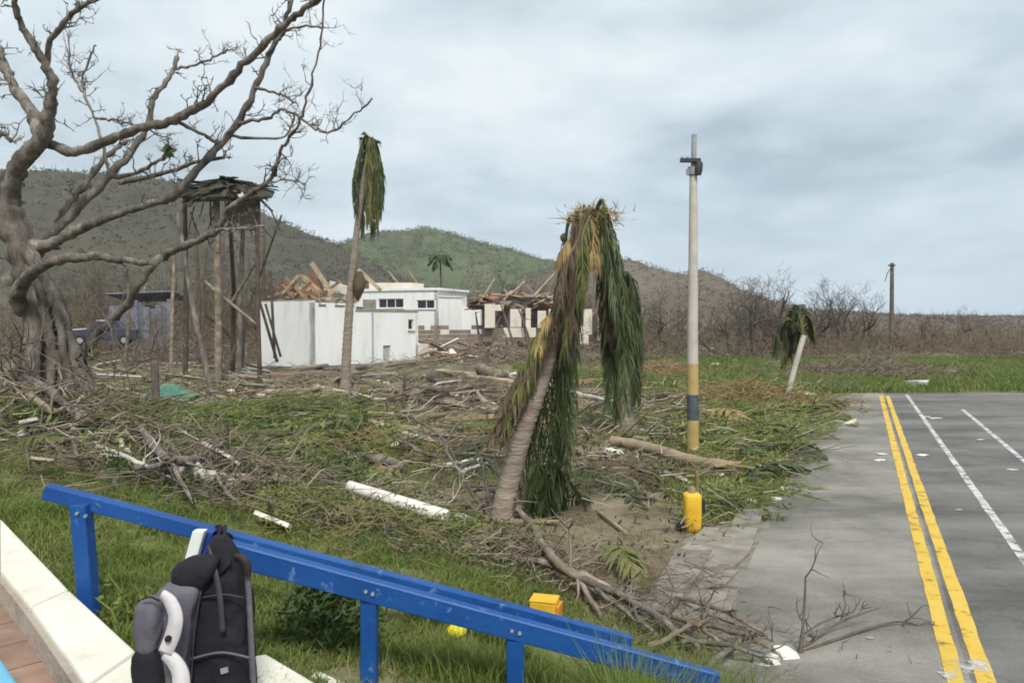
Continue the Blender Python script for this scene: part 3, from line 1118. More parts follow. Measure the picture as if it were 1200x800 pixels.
# ------------------------------------------------------------------ grass
def blades(name, label, x, y, hgt, wid, mat, lean=0.5, cat='grass'):
    n = len(x)
    z = H(x, y) - 0.01
    a = RNG.uniform(0, 2 * math.pi, n)
    s = np.stack([np.cos(a), np.sin(a), np.zeros(n)], -1) * wid[:, None]
    b = RNG.uniform(0, 2 * math.pi, n)
    l = np.stack([np.cos(b), np.sin(b), np.zeros(n)], -1) * (hgt * RNG.uniform(0.1, lean, n))[:, None]
    p = np.stack([x, y, z], -1)
    mid = p + l * 0.35 + np.stack([np.zeros(n), np.zeros(n), hgt * 0.6], -1)
    top = p + l * 1.3 + np.stack([np.zeros(n), np.zeros(n), hgt], -1)
    V = np.concatenate([p - s, p + s, mid - s * 0.7, mid + s * 0.7, top])
    i = np.arange(n)
    F = np.concatenate([np.stack([i, i + n, i + 3 * n], -1), np.stack([i, i + 3 * n, i + 2 * n], -1), np.stack([i + 2 * n, i + 3 * n, i + 4 * n], -1)])
    o = np_obj(name, V, F, mat)
    tag(o, label, cat, kind='stuff')
    return o


def off_road(x, y, m=0.25):
    s = 0.718 * x + 0.696 * y - 1.12
    m = m - 0.45 * (vnoise(x * 1.7, y * 1.7, 15) > 0.5)
    on_road = (x > road_edge(y) + np.clip(5.6 - y, 0, 9) * 0.9 - m - 0.55 * ((y < 9.5) & (y > 6.3))) & (y < ROAD_END + 0.15)
    return (~on_road) & (s > -0.02)


def grass_field(n, px0, px1, d0, d1, power, thr=0.3):
    x, y = px_field(n, px0, px1, d0, d1, power)
    c = cover(x, y) + RNG.normal(0, 0.08, n)
    tuft = fbm(x * 2.6, y * 2.6, 91, 3)
    keep = (c > thr) & off_road(x, y) & (tuft > RNG.uniform(0.2, 0.65, n))
    return x[keep], y[keep], tuft[keep]


x, y, t = grass_field(260000, -40, 960, 2.9, 10, 1.1)
hg = RNG.uniform(0.035, 0.10, len(x)) * (0.7 + 1.1 * np.clip(t - 0.35, 0, 1))
blades('lawn_grass', 'short green grass on the near bank and around the palm', x, y, hg, RNG.uniform(0.003, 0.006, len(x)), M['grass'], 0.9)
x, y, t = grass_field(170000, -40, 1010, 9.5, 30, 1.0)
hg = RNG.uniform(0.05, 0.17, len(x)) * (0.6 + 1.2 * np.clip(t - 0.35, 0, 1))
blades('verge_grass', 'green grass between the debris out to the white building', x, y, hg, RNG.uniform(0.007, 0.014, len(x)), M['grass'], 1.0)
x, y, t = grass_field(120000, 600, 1260, 26, 50, 1.0)
hg = RNG.uniform(0.10, 0.32, len(x))
blades('meadow_grass', 'green meadow beyond the far end of the road', x, y, hg, RNG.uniform(0.014, 0.03, len(x)), M['grass'], 0.9)
# dry straw lying and standing all over the waste ground
x, y = px_field(90000, -40, 1000, 3.2, 34, 1.3)
k = off_road(x, y) & (fbm(x * 1.3, y * 1.3, 57) > RNG.uniform(0.3, 0.7, len(x)))
x, y = x[k], y[k]
blades('dry_grass', 'dry straw coloured grass among the debris', x, y, RNG.uniform(0.03, 0.11, len(x)) * np.clip(y / 9, 0.6, 1.6), RNG.uniform(0.004, 0.008, len(x)) * np.clip(y / 9, 0.6, 2.2), M['grass_dry'], 2.2)
# tall weeds round the low end of the railing
cl = [(0.75, 3.3), (0.95, 3.35), (0.6, 3.2), (1.1, 3.5), (0.8, 3.15), (0.85, 3.5), (1.0, 3.62), (0.62, 3.42), (0.35, 3.4), (0.9, 3.3), (1.2, 3.8), (0.55, 4.1), (0.9, 4.3), (1.25, 4.6), (0.2, 3.9), (0.75, 3.75), (1.1, 4.05), (-0.25, 3.8)]
xx, yy = [], []
for cx_, cy_ in cl:
    xx.append(RNG.normal(cx_, 0.16, 700))
    yy.append(RNG.normal(cy_, 0.16, 700))
xx, yy = np.concatenate(xx), np.concatenate(yy)
blades('tall_weeds', 'tall green weeds growing over the low end of the blue railings', xx, yy, RNG.uniform(0.12, 0.50, len(xx)) * np.where(xx > 0.45, 1.3, 0.55), RNG.uniform(0.002, 0.0045, len(xx)), M['grass'], 0.6, 'weeds')

# ------------------------------------------------------------------ uncountable twig litter
def litter(label, px0, px1, d0, d1, n, power=1.2, hmax=0.22, l0=0.2, l1=1.0, seed=61, mat='litter', w0=0.004, w1=0.012, thr=(0.3, 0.62)):
    x, y = px_field(n, px0, px1, d0, d1, power)
    dens = fbm(x * 0.6, y * 0.6, seed)
    k = off_road(x, y, 0.0) & (dens > RNG.uniform(thr[0], thr[1], n))
    x, y, dens = x[k], y[k], dens[k]
    m = len(x)
    z = H(x, y) + RNG.random(m) ** 2 * hmax * np.clip((dens - 0.3) * 4, 0.2, 1.4)
    a = RNG.normal(0.15, 0.9, m)
    dirs = np.stack([np.cos(a), np.sin(a), RNG.normal(0, 0.22, m)], -1)
    sc = np.clip(y / 9, 0.7, 2.0)
    return sticks('twig_litter', label, np.stack([x, y, z], -1), RNG.uniform(l0, l1, m) * sc, dirs, RNG.uniform(w0, w1, m) * sc, M[mat], 'twigs')


litter('tangled broken twigs covering the ground behind the near blue railing', -60, 760, 6.6, 13.5, 1300)
litter('scattered sticks and splinters across the waste ground to the white building', -80, 1000, 12, 40, 3600, 1.1, 0.25, seed=67, w0=0.005, w1=0.014)
litter('green grass and leaf shreds caught in the twigs behind the rails', -40, 640, 7.2, 14, 4500, 1.0, 0.4, 0.1, 0.4, 79, 'grass', 0.003, 0.007, (0.25, 0.6))
litter('pale splinters and straw scattered over the debris field', -60, 960, 8, 30, 2600, 1.1, 0.35, 0.12, 0.6, 83, 'litter_pale', 0.004, 0.010, (0.3, 0.65))
litter('shredded green leaf strips over the left pile', 60, 430, 10.5, 22, 8000, 1.0, 0.40, 0.12, 0.5, 71, 'shred', 0.005, 0.011, (0.25, 0.55))
litter('shredded green leaf strips on the verge between pole and lane', 800, 975, 9.5, 24, 2600, 1.0, 0.25, 0.12, 0.5, 73, 'shred', 0.005, 0.011, (0.25, 0.55))

# ------------------------------------------------------------------ white building and its neighbours
def rect_wall(root, name, p0, p1, z0, z1, th, mat, holes=(), split=None):
    """upright wall from p0 to p1 (xy) with rectangular openings (u0, u1, v0, v1 in metres along / up)"""
    p0, p1 = Vector((p0[0], p0[1], 0)), Vector((p1[0], p1[1], 0))
    u = (p1 - p0)
    Lw = u.length
    u.normalize()
    n = Vector((u.y, -u.x, 0))           # outward (towards the viewer when p0 is left)
    us = sorted({0, Lw, *[h[0] for h in holes], *[h[1] for h in holes]})
    vs = sorted({z0, z1, *[z0 + h[2] for h in holes], *[z0 + h[3] for h in holes]})
    mb = MB()
    for i in range(len(us) - 1):
        for j in range(len(vs) - 1):
            uc, vc = (us[i] + us[i + 1]) / 2, (vs[j] + vs[j + 1]) / 2
            if any(h[0] < uc < h[1] and z0 + h[2] < vc < z0 + h[3] for h in holes):
                continue
            c = p0 + u * uc - n * (th / 2) + Vector((0, 0, vc))
            mb.box(c, u * (us[i + 1] - us[i]) / 2, n * th / 2, Vector((0, 0, (vs[j + 1] - vs[j]) / 2)))
    o = mb.build(name, mat, root)
    return u, n, p0


def window(root, p0, u, n, z0, h, th, frame_mat, mullions=0):
    f = MB()
    t = 0.06
    c0 = p0 + u * h[0] + Vector((0, 0, z0 + h[2]))
    W, Hh = h[1] - h[0], h[3] - h[2]
    off = n * -0.10
    for (a, b, c, d) in ((0, W, 0, t), (0, W, Hh - t, Hh), (0, t, t, Hh - t), (W - t, W, t, Hh - t)):
        f.box(c0 + off + u * (a + b) / 2 + Vector((0, 0, (c + d) / 2)), u * (b - a) / 2, n * 0.035, Vector((0, 0, (d - c) / 2)))
    for i in range(mullions):
        x = W * (i + 1) / (mullions + 1)
        f.box(c0 + off + u * x + Vector((0, 0, Hh / 2)), u * 0.025, n * 0.028, Vector((0, 0, Hh / 2 - t)))
    w = f.build('window', frame_mat, root)
    g = MB()
    g.box(c0 + n * -0.15 + u * W / 2 + Vector((0, 0, Hh / 2)), u * (W / 2 - t), n * 0.008, Vector((0, 0, Hh / 2 - t)))
    g.build('pane', M['glass_dark'], w)
    s = MB()
    s.box(c0 + n * 0.03 + u * W / 2 + Vector((0, 0, -0.03)), u * (W / 2 + 0.06), n * 0.07, Vector((0, 0, 0.03)))
    s.build('sill', frame_mat, w)
    return w


C = Vector((-10.7, 39.7, 0))
Ld, Rd = Vector((-0.8, 0.6, 0)), Vector((0.6, 0.8, 0))
bz = -0.4
b1 = thing('white_building', 'low white flat roofed building behind the tall thin palm', 'building', (C.x, C.y, Hs(C.x, C.y)))
pL = C + Ld * 4.9
pM = C + Rd * 3.1
pR = C + Rd * 8.1
rect_wall(b1, 'side_wall', pL, C, bz, 3.62, 0.22, M['wall_white'])
rect_wall(b1, 'front_wall', C, pM, bz, 3.55, 0.22, M['wall_white'])
hs = [(4.15, 4.62, 2.1 - bz - 0.1, 2.75 - bz - 0.1), (2.05, 2.65, 0.45, 1.5)]
u, n, p0 = rect_wall(b1, 'front_wall', pM, pR, bz, 3.12, 0.22, M['wall_white'], hs)
window(b1, p0, u, n, bz, hs[0], 0.22, M['wall_cream'])
d = MB()
dh = hs[1]
d.box(p0 + u * (dh[0] + dh[1]) / 2 + n * -0.12 + Vector((0, 0, bz + (dh[2] + dh[3]) / 2)), u * (dh[1] - dh[0]) / 2, n * 0.03, Vector((0, 0, (dh[3] - dh[2]) / 2)))
d.build('door', M['door_grey'], b1)
back = Ld * 4.9
rect_wall(b1, 'end_wall', pR, pR + back, bz, 3.12, 0.22, M['wall_white'])
rect_wall(b1, 'back_wall', pR + back, pL, bz, 3.3, 0.22, M['wall_white'])
r = MB()
r.box((C + pM) / 2 + back / 2 + Vector((0, 0, 3.64)), (pM - C) / 2 * 0.985, back / 2 * 0.985, Vector((0, 0, 0.06)))
r.build('roof', M['concrete_pale'], b1)
r = MB()
r.box((pR + pM) / 2 + back / 2 + Vector((0, 0, 3.18)), (pR - pM) / 2 * 1.03, back / 2 * 1.02, Vector((0, 0, 0.055)))
r.build('roof', M['concrete_pale'], b1)
for k in range(14):            # splintered roof edge
    q = MB()
    c = C + Rd * random.uniform(0.1, 3.0) + Ld * random.uniform(0.0, 0.6) + Vector((0, 0, 3.74 + random.uniform(0, 0.08)))
    dr = Vector((random.gauss(0, 1), random.gauss(0, 1), random.gauss(0, 0.25))).normalized() * random.uniform(0.15, 0.5)
    sd = dr.cross(Vector((0, 0, 1))).normalized() * 0.05
    q.box(c, dr, sd, Vector((0, 0, 0.03)))
    q.build('roof_splinter', M['timber'], b1)
st = MB()
pe = pR + u * 0.35
st.box(pe + Vector((0, 0, 0.55)) + back * 0.04, u * 0.35, n * 0.5, Vector((0, 0, 0.55)))
st.build('side_step', M['wall_cream'], b1)
for (t_, z_, w_, h_) in ((0.7, 3.40, 0.5, 0.06), (1.9, 3.38, 0.7, 0.05), (2.7, 3.3, 0.25, 0.12)):
    q = MB()
    q.box(C + Rd * t_ + n * 0.012 + Vector((0, 0, z_)), Rd * w_ / 2, n * 0.01, Vector((0, 0, h_)))
    q.build('broken_plaster', M['grout'], b1)
q = MB()
q.tube([pM + Rd * 1.2 + n * 0.05 + Vector((0, 0, 0.1)), pM + Rd * 1.2 + n * 0.05 + Vector((0, 0, 3.05))], 0.04, 8)
q.build('downpipe', M['steel_grey'], b1)
# dark drain run along the front foot
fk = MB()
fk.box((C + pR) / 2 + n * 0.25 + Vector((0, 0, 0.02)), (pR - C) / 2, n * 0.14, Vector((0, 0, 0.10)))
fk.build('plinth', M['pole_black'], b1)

# props leaning on the left corner of the building
for (a, bb, lab) in (((304, 352), (325, 424), 'left of two dark boards leaning on the white building\'s corner'), ((317, 318), (322, 420), 'thin dark upright pole at the left corner of the white building')):
    pa, pb = at(a[0], a[1], 38.6), at(bb[0], bb[1], 38.2)
    t_ = MB()
    t_.tube([pa, (pa + pb) / 2, pb], [0.07, 0.08, 0.085], 6)
    tag(t_.build('leaning_board', M['timber_dark'], None, (pb.x, pb.y, pb.z)), lab, 'board')
pa, pb = at(311, 356, 39.0), at(329, 418, 38.7)
t_ = MB()
t_.tube([pa, pb], [0.06, 0.07], 6)
tag(t_.build('leaning_board', M['timber_dark'], None, (pb.x, pb.y, pb.z)), 'right of two dark boards leaning on the white building\'s corner', 'board')

# second building, higher and farther
b2 = thing('white_house', 'white house with two dark windows behind the low white building', 'building', (at(465, 375, 66).x, 66, 1.0))
q0, q1 = at(416, 375, 66), at(512, 375, 63)
D2 = (q1 - q0).length
k2 = D2 / 96.0
hs = [((444 - 416) * k2, (474 - 416) * k2, 375 - 361, 375 - 350), ((489 - 416) * k2, (511 - 416) * k2, 375 - 362, 375 - 352)]
sc2 = 65 / FPX
z0 = 0.6
hs = [(a, b, CAM_H + c * sc2 - z0, CAM_H + e * sc2 - z0) for a, b, c, e in hs]
hs[1] = (hs[1][0], min(hs[1][1], D2 - 0.12), hs[1][2], hs[1][3])
u, n, p0 = rect_wall(b2, 'front_wall', q0, q1, z0, CAM_H + (375 - 341) * sc2, 0.25, M['wall_white'], hs)
window(b2, p0, u, n, z0, hs[0], 0.25, M['wall_white'], 2)
window(b2, p0, u, n, z0, hs[1], 0.25, M['wall_white'], 1)
bk = Vector((-u.y, u.x, 0)) * 6.0
rect_wall(b2, 'side_wall', q1, q1 + bk, z0, CAM_H + (375 - 341) * sc2, 0.25, M['wall_white'])
rect_wall(b2, 'side_wall', q0 + bk, q0, z0, CAM_H + (375 - 341) * sc2, 0.25, M['wall_white'])
m_ = MB()
zt = CAM_H + (375 - 341) * sc2
m_.box((q0 + q1) / 2 * 1.0 + bk / 2 - Vector((0, 0, CAM_H if False else (q0.z + q1.z) / 2)) + Vector((0, 0, zt + 0.1)), u * (D2 / 2 + 0.2), bk / 2 * 1.04, Vector((0, 0, 0.10)))
m_.build('roof', M['wall_white'], b2)
m_ = MB()
pa, pb = at(440, 336, 68), at(490, 336, 66.5)
m_.box((pa + pb) / 2, (pb - pa) / 2, bk * 0.18, Vector((0, 0, 0.32)))
m_.build('roof_block', M['wall_cream'], b2)
for px, dx in ((465, 10), (487, 8)):
    pa, pb = at(px - dx, 318, 68), at(px + 2, 333, 68)
    m_ = MB()
    m_.tube([pa, pb], [0.10, 0.13], 5)
    m_.build('broken_rafter', M['timber'], b2)
m_ = MB()
pa = at(433, 358, 62)
m_.box(pa, u * 0.45, n * 0.3, Vector((0, 0, 0.5)))
m_.build('roof_tank', M['concrete_pale'], b2)

b3 = thing('white_outbuilding', 'white stepped wall block right of the white house', 'building', (at(535, 375, 61).x, 61, 1.0))
q0, q1, q2 = at(514, 375, 60), at(541, 375, 61.5), at(563, 375, 62)
m_ = MB()
m_.box(Vector(((q0.x + q1.x) / 2, (q0.y + q1.y) / 2 + 1.5, 2.6)), (q1 - q0) / 2, Vector((0, 1.5, 0)), Vector((0, 0, 1.85)))
m_.build('wall', M['wall_white'], b3)
m_ = MB()
m_.box(Vector(((q1.x + q2.x) / 2, (q1.y + q2.y) / 2 + 1.5, 2.2)), (q2 - q1) / 2, Vector((0, 1.3, 0)), Vector((0, 0, 1.55)))
m_.build('wall', M['wall_white'], b3)
m_ = MB()
m_.box(Vector(((q0.x + q1.x) / 2, (q0.y + q1.y) / 2 + 1.5, 4.52)), (q1 - q0) / 2 * 1.04, Vector((0, 1.6, 0)), Vector((0, 0, 0.07)))
m_.build('roof', M['wall_cream'], b3)

# brown rubble wall under it
b5 = thing('ruined_wall', 'low brown ruined wall between the white building and the ruined house', 'wall', (at(530, 375, 56).x, 56, Hs(at(530, 375, 56).x, 56)))
q0, q1 = at(490, 375, 55), at(566, 375, 58)
uu = (q1 - q0).normalized()
Lr = (q1 - q0).length
row_h = 0.34
for rw in range(5):
    xx_ = 0.0
    while xx_ < Lr:
        ln = random.uniform(0.5, 1.1)
        if rw < 3 or random.random() < 0.55:
            m_ = MB()
            m_.box(q0 + uu * (xx_ + ln / 2) + Vector((0, random.uniform(-0.04, 0.04), -q0.z + 0.45 + Hs(q0.x, q0.y) + row_h * rw)), uu * (ln / 2 - 0.02), Vector((0, 0.18, 0)), Vector((0, 0, row_h / 2 - 0.015)))
            m_.build('stone', M['wall_brown'], b5)
        xx_ += ln

# ruined house: cream piers with gaps, collapsed red roof
b4 = thing('ruined_house', 'roofless cream house with wide openings and a collapsed red roof', 'building', (at(610, 375, 56).x, 56, Hs(at(610, 375, 56).x, 56)))
D4 = 56
sc4 = D4 / FPX


def pier(px0, px1, py0, py1, dd=0.0, mat='wall_cream', nm='pier'):
    a, b = at(px0, py1, D4 + dd), at(px1, py0, D4 + dd)
    mb = MB()
    mb.box((a + b) / 2 + Vector((0, 0.25, 0)), Vector(((b.x - a.x) / 2, 0.03, 0)), Vector((0, 0.25, 0)), Vector((0, 0, (b.z - a.z) / 2)))
    mb.build(nm, M[mat], b4)


for a in ((568, 580, 356, 384), (598, 611, 362, 383), (616, 622, 361, 384), (630, 640, 364, 384), (643, 653, 362, 382)):
    pier(*a)
pier(580, 590, 357, 364)
pier(590, 628, 384, 395, -0.8, nm='parapet')
pier(672, 690, 382, 404, -2, nm='broken_wall')
pier(566, 655, 384.5, 400, 0.6, 'wall_brown', 'base_wall')
pier(566, 655, 358, 384, 4.0, 'wall_brown', 'back_wall')
for a in ((660, 672, 358, 386), (684, 694, 362, 392), (700, 712, 372, 398)):
    pier(*a)
pier(655, 716, 386, 400, 0.8, 'wall_brown', 'base_wall')
for i in range(26):             # roof sheets lying at all angles
    c = at(random.uniform(556, 655), random.uniform(346, 361), D4 + random.uniform(0.5, 4))
    a = random.uniform(0, 6.28)
    X = Vector((math.cos(a), math.sin(a), random.gauss(0, 0.22))) * random.uniform(0.5, 1.1)
    Y = X.cross(Vector((random.gauss(0, 0.25), random.gauss(0, 0.3), 1))).normalized() * random.uniform(0.3, 0.55)
    mb = MB()
    mb.box(c, X, Y, X.cross(Y).normalized() * 0.02)
    mb.build('roof_sheet', M['roof_red' if i % 3 == 0 else 'wall_brown'], b4)
for i in range(34):
    c = at(random.uniform(556, 715), random.uniform(340, 366), D4 + random.uniform(0.5, 4))
    a = random.uniform(0, 6.28)
    X = Vector((math.cos(a), math.sin(a) * 0.5, random.gauss(0, 0.7))) * random.uniform(0.4, 1.2)
    Y = X.cross(Vector((random.gauss(0, 0.3), 1, random.gauss(0, 0.3)))).normalized() * random.uniform(0.04, 0.10)
    mb = MB()
    mb.box(c, X, Y, X.cross(Y).normalized() * 0.03)
    mb.build('splintered_board', M[random.choice(['timber', 'wall_brown', 'timber_orange', 'timber_dark'])], b4)
for (a, b) in (((612, 362), (650, 320)), ((660, 366), (690, 330)), ((700, 372), (725, 345)), ((590, 352), (615, 330)), ((560, 358), (580, 326)), ((600, 372), (660, 345)), ((575, 345), (640, 350)), ((625, 357), (668, 338))):
    mb = MB()
    mb.tube([at(*a, D4 + 1), at(*b, D4 + 2.2)], [0.10, 0.07], 5)
    mb.build('rafter', M['timber'], b4)

wk = thing('timber_wreck', 'scattered roof timbers lying between the low white building and the ruined house', 'rubble', (at(555, 375, 50).x, 50, Hs(at(555, 375, 50).x, 50)))
for i in range(60):
    c = at(random.uniform(490, 660), random.uniform(380, 412), random.uniform(44, 54))
    c.z = Hs(c.x, c.y) + random.uniform(0.05, 0.75)
    a = random.gauss(0, 0.6)
    X = Vector((math.cos(a), math.sin(a), random.gauss(0, 0.25))) * random.uniform(0.5, 1.7)
    Y = X.cross(Vector((random.gauss(0, 0.3), 0.4, 1))).normalized() * random.uniform(0.05, 0.16)
    mb = MB()
    mb.box(c, X, Y, X.cross(Y).normalized() * 0.04)
    mb.build('beam', M[random.choice(['timber', 'timber_orange', 'roof_red', 'wall_brown', 'timber_dark', 'plank_white'])], wk)

# heap of splintered roof timber standing behind the low white building
hp = thing('roof_wreck', 'heap of splintered orange brown roof timber behind the low white building', 'rubble', (at(365, 375, 52).x, 52, 0.8))
for (a, b, w, mt) in (((365, 308), (390, 345), 0.16, 'timber'), ((386, 334), (412, 342), 0.3, 'plank_white'), ((385, 345), (412, 351), 0.32, 'wall_cream'), ((352, 322), (378, 350), 0.12, 'timber_orange'), ((372, 322), (380, 348), 0.12, 'timber_orange'),
                      ((335, 338), (372, 345), 0.14, 'timber_orange'), ((345, 350), (365, 330), 0.10, 'timber_orange'), ((330, 345), (350, 322), 0.08, 'timber'), ((376, 346), (398, 330), 0.10, 'timber_orange'),
                      ((420, 316), (446, 340), 0.12, 'timber'), ((405, 348), (425, 330), 0.09, 'timber'), ((340, 330), (360, 352), 0.10, 'timber_orange')):
    pa, pb = at(*a, 52 + random.uniform(-1, 1)), at(*b, 51 + random.uniform(-1, 1))
    mb = MB()
    uu_ = (pb - pa).normalized()
    sd = uu_.cross(Vector((0, 1, 0.2))).normalized()
    mb.box((pa + pb) / 2, (pb - pa) / 2, sd * w, uu_.cross(sd) * 0.06)
    mb.build('beam', M[mt], hp)
for i in range(46):
    c = at(random.uniform(318, 415), random.uniform(334, 354), 53 + random.uniform(-1, 2.5))
    a = random.uniform(0, 6.28)
    X = Vector((math.cos(a), math.sin(a) * 0.5, random.gauss(0, 0.5))) * random.uniform(0.5, 1.3)
    Y = X.cross(Vector((random.gauss(0, 0.3), 1, random.gauss(0, 0.3)))).normalized() * random.uniform(0.06, 0.16)
    mb = MB()
    mb.box(c, X, Y, X.cross(Y).normalized() * 0.03)
    mb.build('splintered_board', M[random.choice(['timber_orange', 'wall_brown', 'timber', 'roof_red'])], hp)
hm = MB()
hb0 = at(316, 375, 55)
hb1 = at(420, 375, 55)
hm.box(Vector(((hb0.x + hb1.x) / 2, 56, 1.9)), Vector(((hb1.x - hb0.x) / 2, 0, 0)), Vector((0, 1.2, 0)), Vector((0, 0, 1.7)))
hm.build('broken_wall', M['wall_brown'], hp)

# ------------------------------------------------------------------ wrecked wooden lookout
TD = 31.0
tw = thing('lookout_tower', 'wrecked wooden lookout on tall posts with a sagging thatch roof', 'tower', (at(270, 375, TD).x, TD, Hs(at(270, 375, TD).x, TD)))
zg = Hs(at(270, 375, TD).x, TD) - 0.2
for (px, dd, r0, mt, ptop, lean) in ((253, 0, 0.17, 'dead_wood', 226, 2), (216, 2.2, 0.12, 'timber_dark', 224, 0), (302, 0, 0.10, 'timber_dark', 226, 2), (268, 3.2, 0.11, 'timber_dark', 228, 4), (285, 1.5, 0.12, 'bark_pale', 262, -6)):
    top = at(px, ptop, TD + dd)
    bot = at(px + lean, 375, TD + dd)
    bot.z = zg
    mb = MB()
    mid = (top + bot) / 2 + Vector((random.gauss(0, 0.08), 0, 0))
    mb.tube([bot, mid, top], [r0, r0 * 0.92, r0 * 0.8], 7)
    mb.build('post', M[mt], tw)
for (a, b, da, db) in (((214, 236), (312, 232), 0.2, 0.2), ((222, 232), (268, 230), 2.4, 3.2), ((268, 268), (310, 264), 0.3, 0.2), ((270, 240), (305, 234), 0.4, 0.4), ((240, 330), (300, 380), 0.6, 0.4), ((268, 360), (304, 300), 1.0, 0.8)):
    mb = MB()
    mb.tube([at(*a, TD + da), at(*b, TD + db)], 0.07, 5)
    mb.build('beam', M['dead_wood'], tw)
# brown boarded back under the roof
for i in range(7):
    a, b = at(271 + i * 4.9, 262 + random.uniform(-3, 4), TD + 1.2), at(271 + i * 4.9 + 4.4, 234, TD + 1.2)
    mb = MB()
    mb.abox(a.x, b.x, TD + 1.2, TD + 1.24, a.z, b.z)
    mb.build('plank', M['wall_brown'], tw)
# ragged thatch roof: overlapping bundles over a low hipped frame
apex = at(262, 210, TD + 1.3)
rng = random.Random(4)
eaves = [at(px, py, TD + dd) for px, py, dd in ((208, 226, 1.0), (214, 230, -0.7), (240, 231, -0.9), (268, 230, -0.9), (292, 232, -0.8), (318, 229, -0.4), (322, 224, 1.2), (300, 226, 2.8), (262, 228, 3.2), (225, 228, 2.8))]
th = MB()
vsr = [apex + Vector((-0.5, 0, 0)), apex + Vector((0.45, 0, -0.03))] + eaves
fsr = []
for i in range(len(eaves)):
    j = (i + 1) % len(eaves)
    ai = 0 if eaves[i].x < apex.x else 1
    aj = 0 if eaves[j].x < apex.x else 1
    if i in (3, 7):
        continue            # torn away
    if ai == aj:
        fsr.append((ai, 2 + i, 2 + j))
    else:
        fsr.append((ai, 2 + i, 2 + j, aj))
th.add(vsr, fsr)
tro = th.build('thatch_roof', M['thatch'], tw)
sol = tro.modifiers.new('thick', 'SOLIDIFY')
sol.thickness = 0.12
for i in range(120):
    e = eaves[rng.randrange(len(eaves))]
    e2 = eaves[(eaves.index(e) + 1) % len(eaves)]
    e = e.lerp(e2, rng.random())
    t0 = rng.uniform(0.0, 0.75)
    a = apex.lerp(e, t0)
    b = apex.lerp(e, min(t0 + rng.uniform(0.25, 0.45), 1.16)) + Vector((rng.gauss(0, 0.35), rng.gauss(0, 0.25), rng.gauss(-0.03, 0.20)))
    mb = MB()
    uu_ = (b - a).normalized()
    sd = uu_.cross(Vector((0, 0, 1))).normalized()
    mb.box((a + b) / 2 + Vector((0, 0, 0.05)), (b - a) / 2, sd * rng.uniform(0.06, 0.16), uu_.cross(sd) * 0.02)
    mb.build('thatch_bundle', M['thatch'], tw)

for i in range(16):         # broken rods hanging from and caught in the frame
    a = at(rng.uniform(212, 318), rng.uniform(228, 250), TD + rng.uniform(-0.6, 2.8))
    d_ = Vector((rng.gauss(0, 0.5), rng.gauss(0, 0.3), -1)).normalized() * rng.uniform(0.5, 2.2)
    mb = MB()
    mb.tube([a, a + d_ * 0.5 + Vector((rng.gauss(0, 0.06), 0, 0)), a + d_], [0.035, 0.03, 0.018], 5)
    mb.build('broken_rod', M[rng.choice(['timber_dark', 'dead_wood', 'bark_dark'])], tw)

# leaning and standing poles around it
for (a, b, d_, r0, mt, lab) in (((208, 250), (248, 408), 27, 0.11, 'bark_pale', 'long pale pole leaning below the lookout roof'),
                                ((204, 300), (200, 410), 36, 0.10, 'dead_wood', 'bare upright stake left of the lookout posts'),
                                ((180, 370), (183, 446), 22, 0.12, 'bark_dark', 'dark stump post standing behind the green tarp'),
                                ((330, 252), (262, 415), 34, 0.07, 'dead_wood', 'thin pole leaning left across the lookout posts'),
                                ((242, 290), (236, 400), 40, 0.09, 'far_wood', 'thin brown trunk behind the leaning pale pole'),
                                ((290, 300), (282, 405), 38, 0.12, 'bark_dark', 'dark bare trunk between the lookout posts'),
                                ((228, 262), (232, 404), 44, 0.13, 'far_wood', 'tall grey trunk left of the thick lookout post'),
                                ((262, 240), (258, 404), 47, 0.15, 'bark_dark', 'tall dark trunk just right of the thick lookout post'),
                                ((278, 282), (290, 406), 43, 0.11, 'dead_wood', 'crooked pale trunk under the lookout boards'),
                                ((310, 270), (306, 404), 45, 0.12, 'far_wood', 'tall brown trunk right of the lookout'),
                                ((150, 330), (146, 400), 41, 0.10, 'dead_wood', 'pale broken trunk before the blue grey shed'),
                                ((222, 330), (214, 408), 40, 0.09, 'bark_pale', 'pale snapped trunk by the leaning pale pole'),
                                ((474, 440), (472, 480), 21.5, 0.055, 'timber_dark', 'short dark fence stake alone on the brown ground')):
    pa, pb = at(*a, d_), at(*b, d_ - 0.5)
    pb.z = min(pb.z, Hs(pb.x, pb.y)) - 0.1
    mb = MB()
    mid = (pa + pb) / 2 + Vector((random.gauss(0, 0.06), 0, 0))
    mb.tube([pb, pb.lerp(mid, 0.5), mid, mid.lerp(pa, 0.6), pa], [r0, r0 * 0.95, r0 * 0.88, r0 * 0.8, r0 * 0.7], 7)
    tag(mb.build('standing_pole', M[mt], None, (pb.x, pb.y, Hs(pb.x, pb.y))), lab, 'pole')

# ------------------------------------------------------------------ wrecked car and blue-grey shed behind the big tree
CD = 46.0
cb = at(122, 404, CD)
car = thing('wrecked_car', 'wrecked dark car with white bonnet behind the big tree trunk', 'car', (cb.x, cb.y, cb.z))
cv = Vector((cb.x, cb.y, cb.z))
ax = Vector((0.93, 0.36, 0))
ay = Vector((-0.36, 0.93, 0))


def cpt(l, w, h):
    return cv + ax * l + ay * w + Vector((0, 0, h))


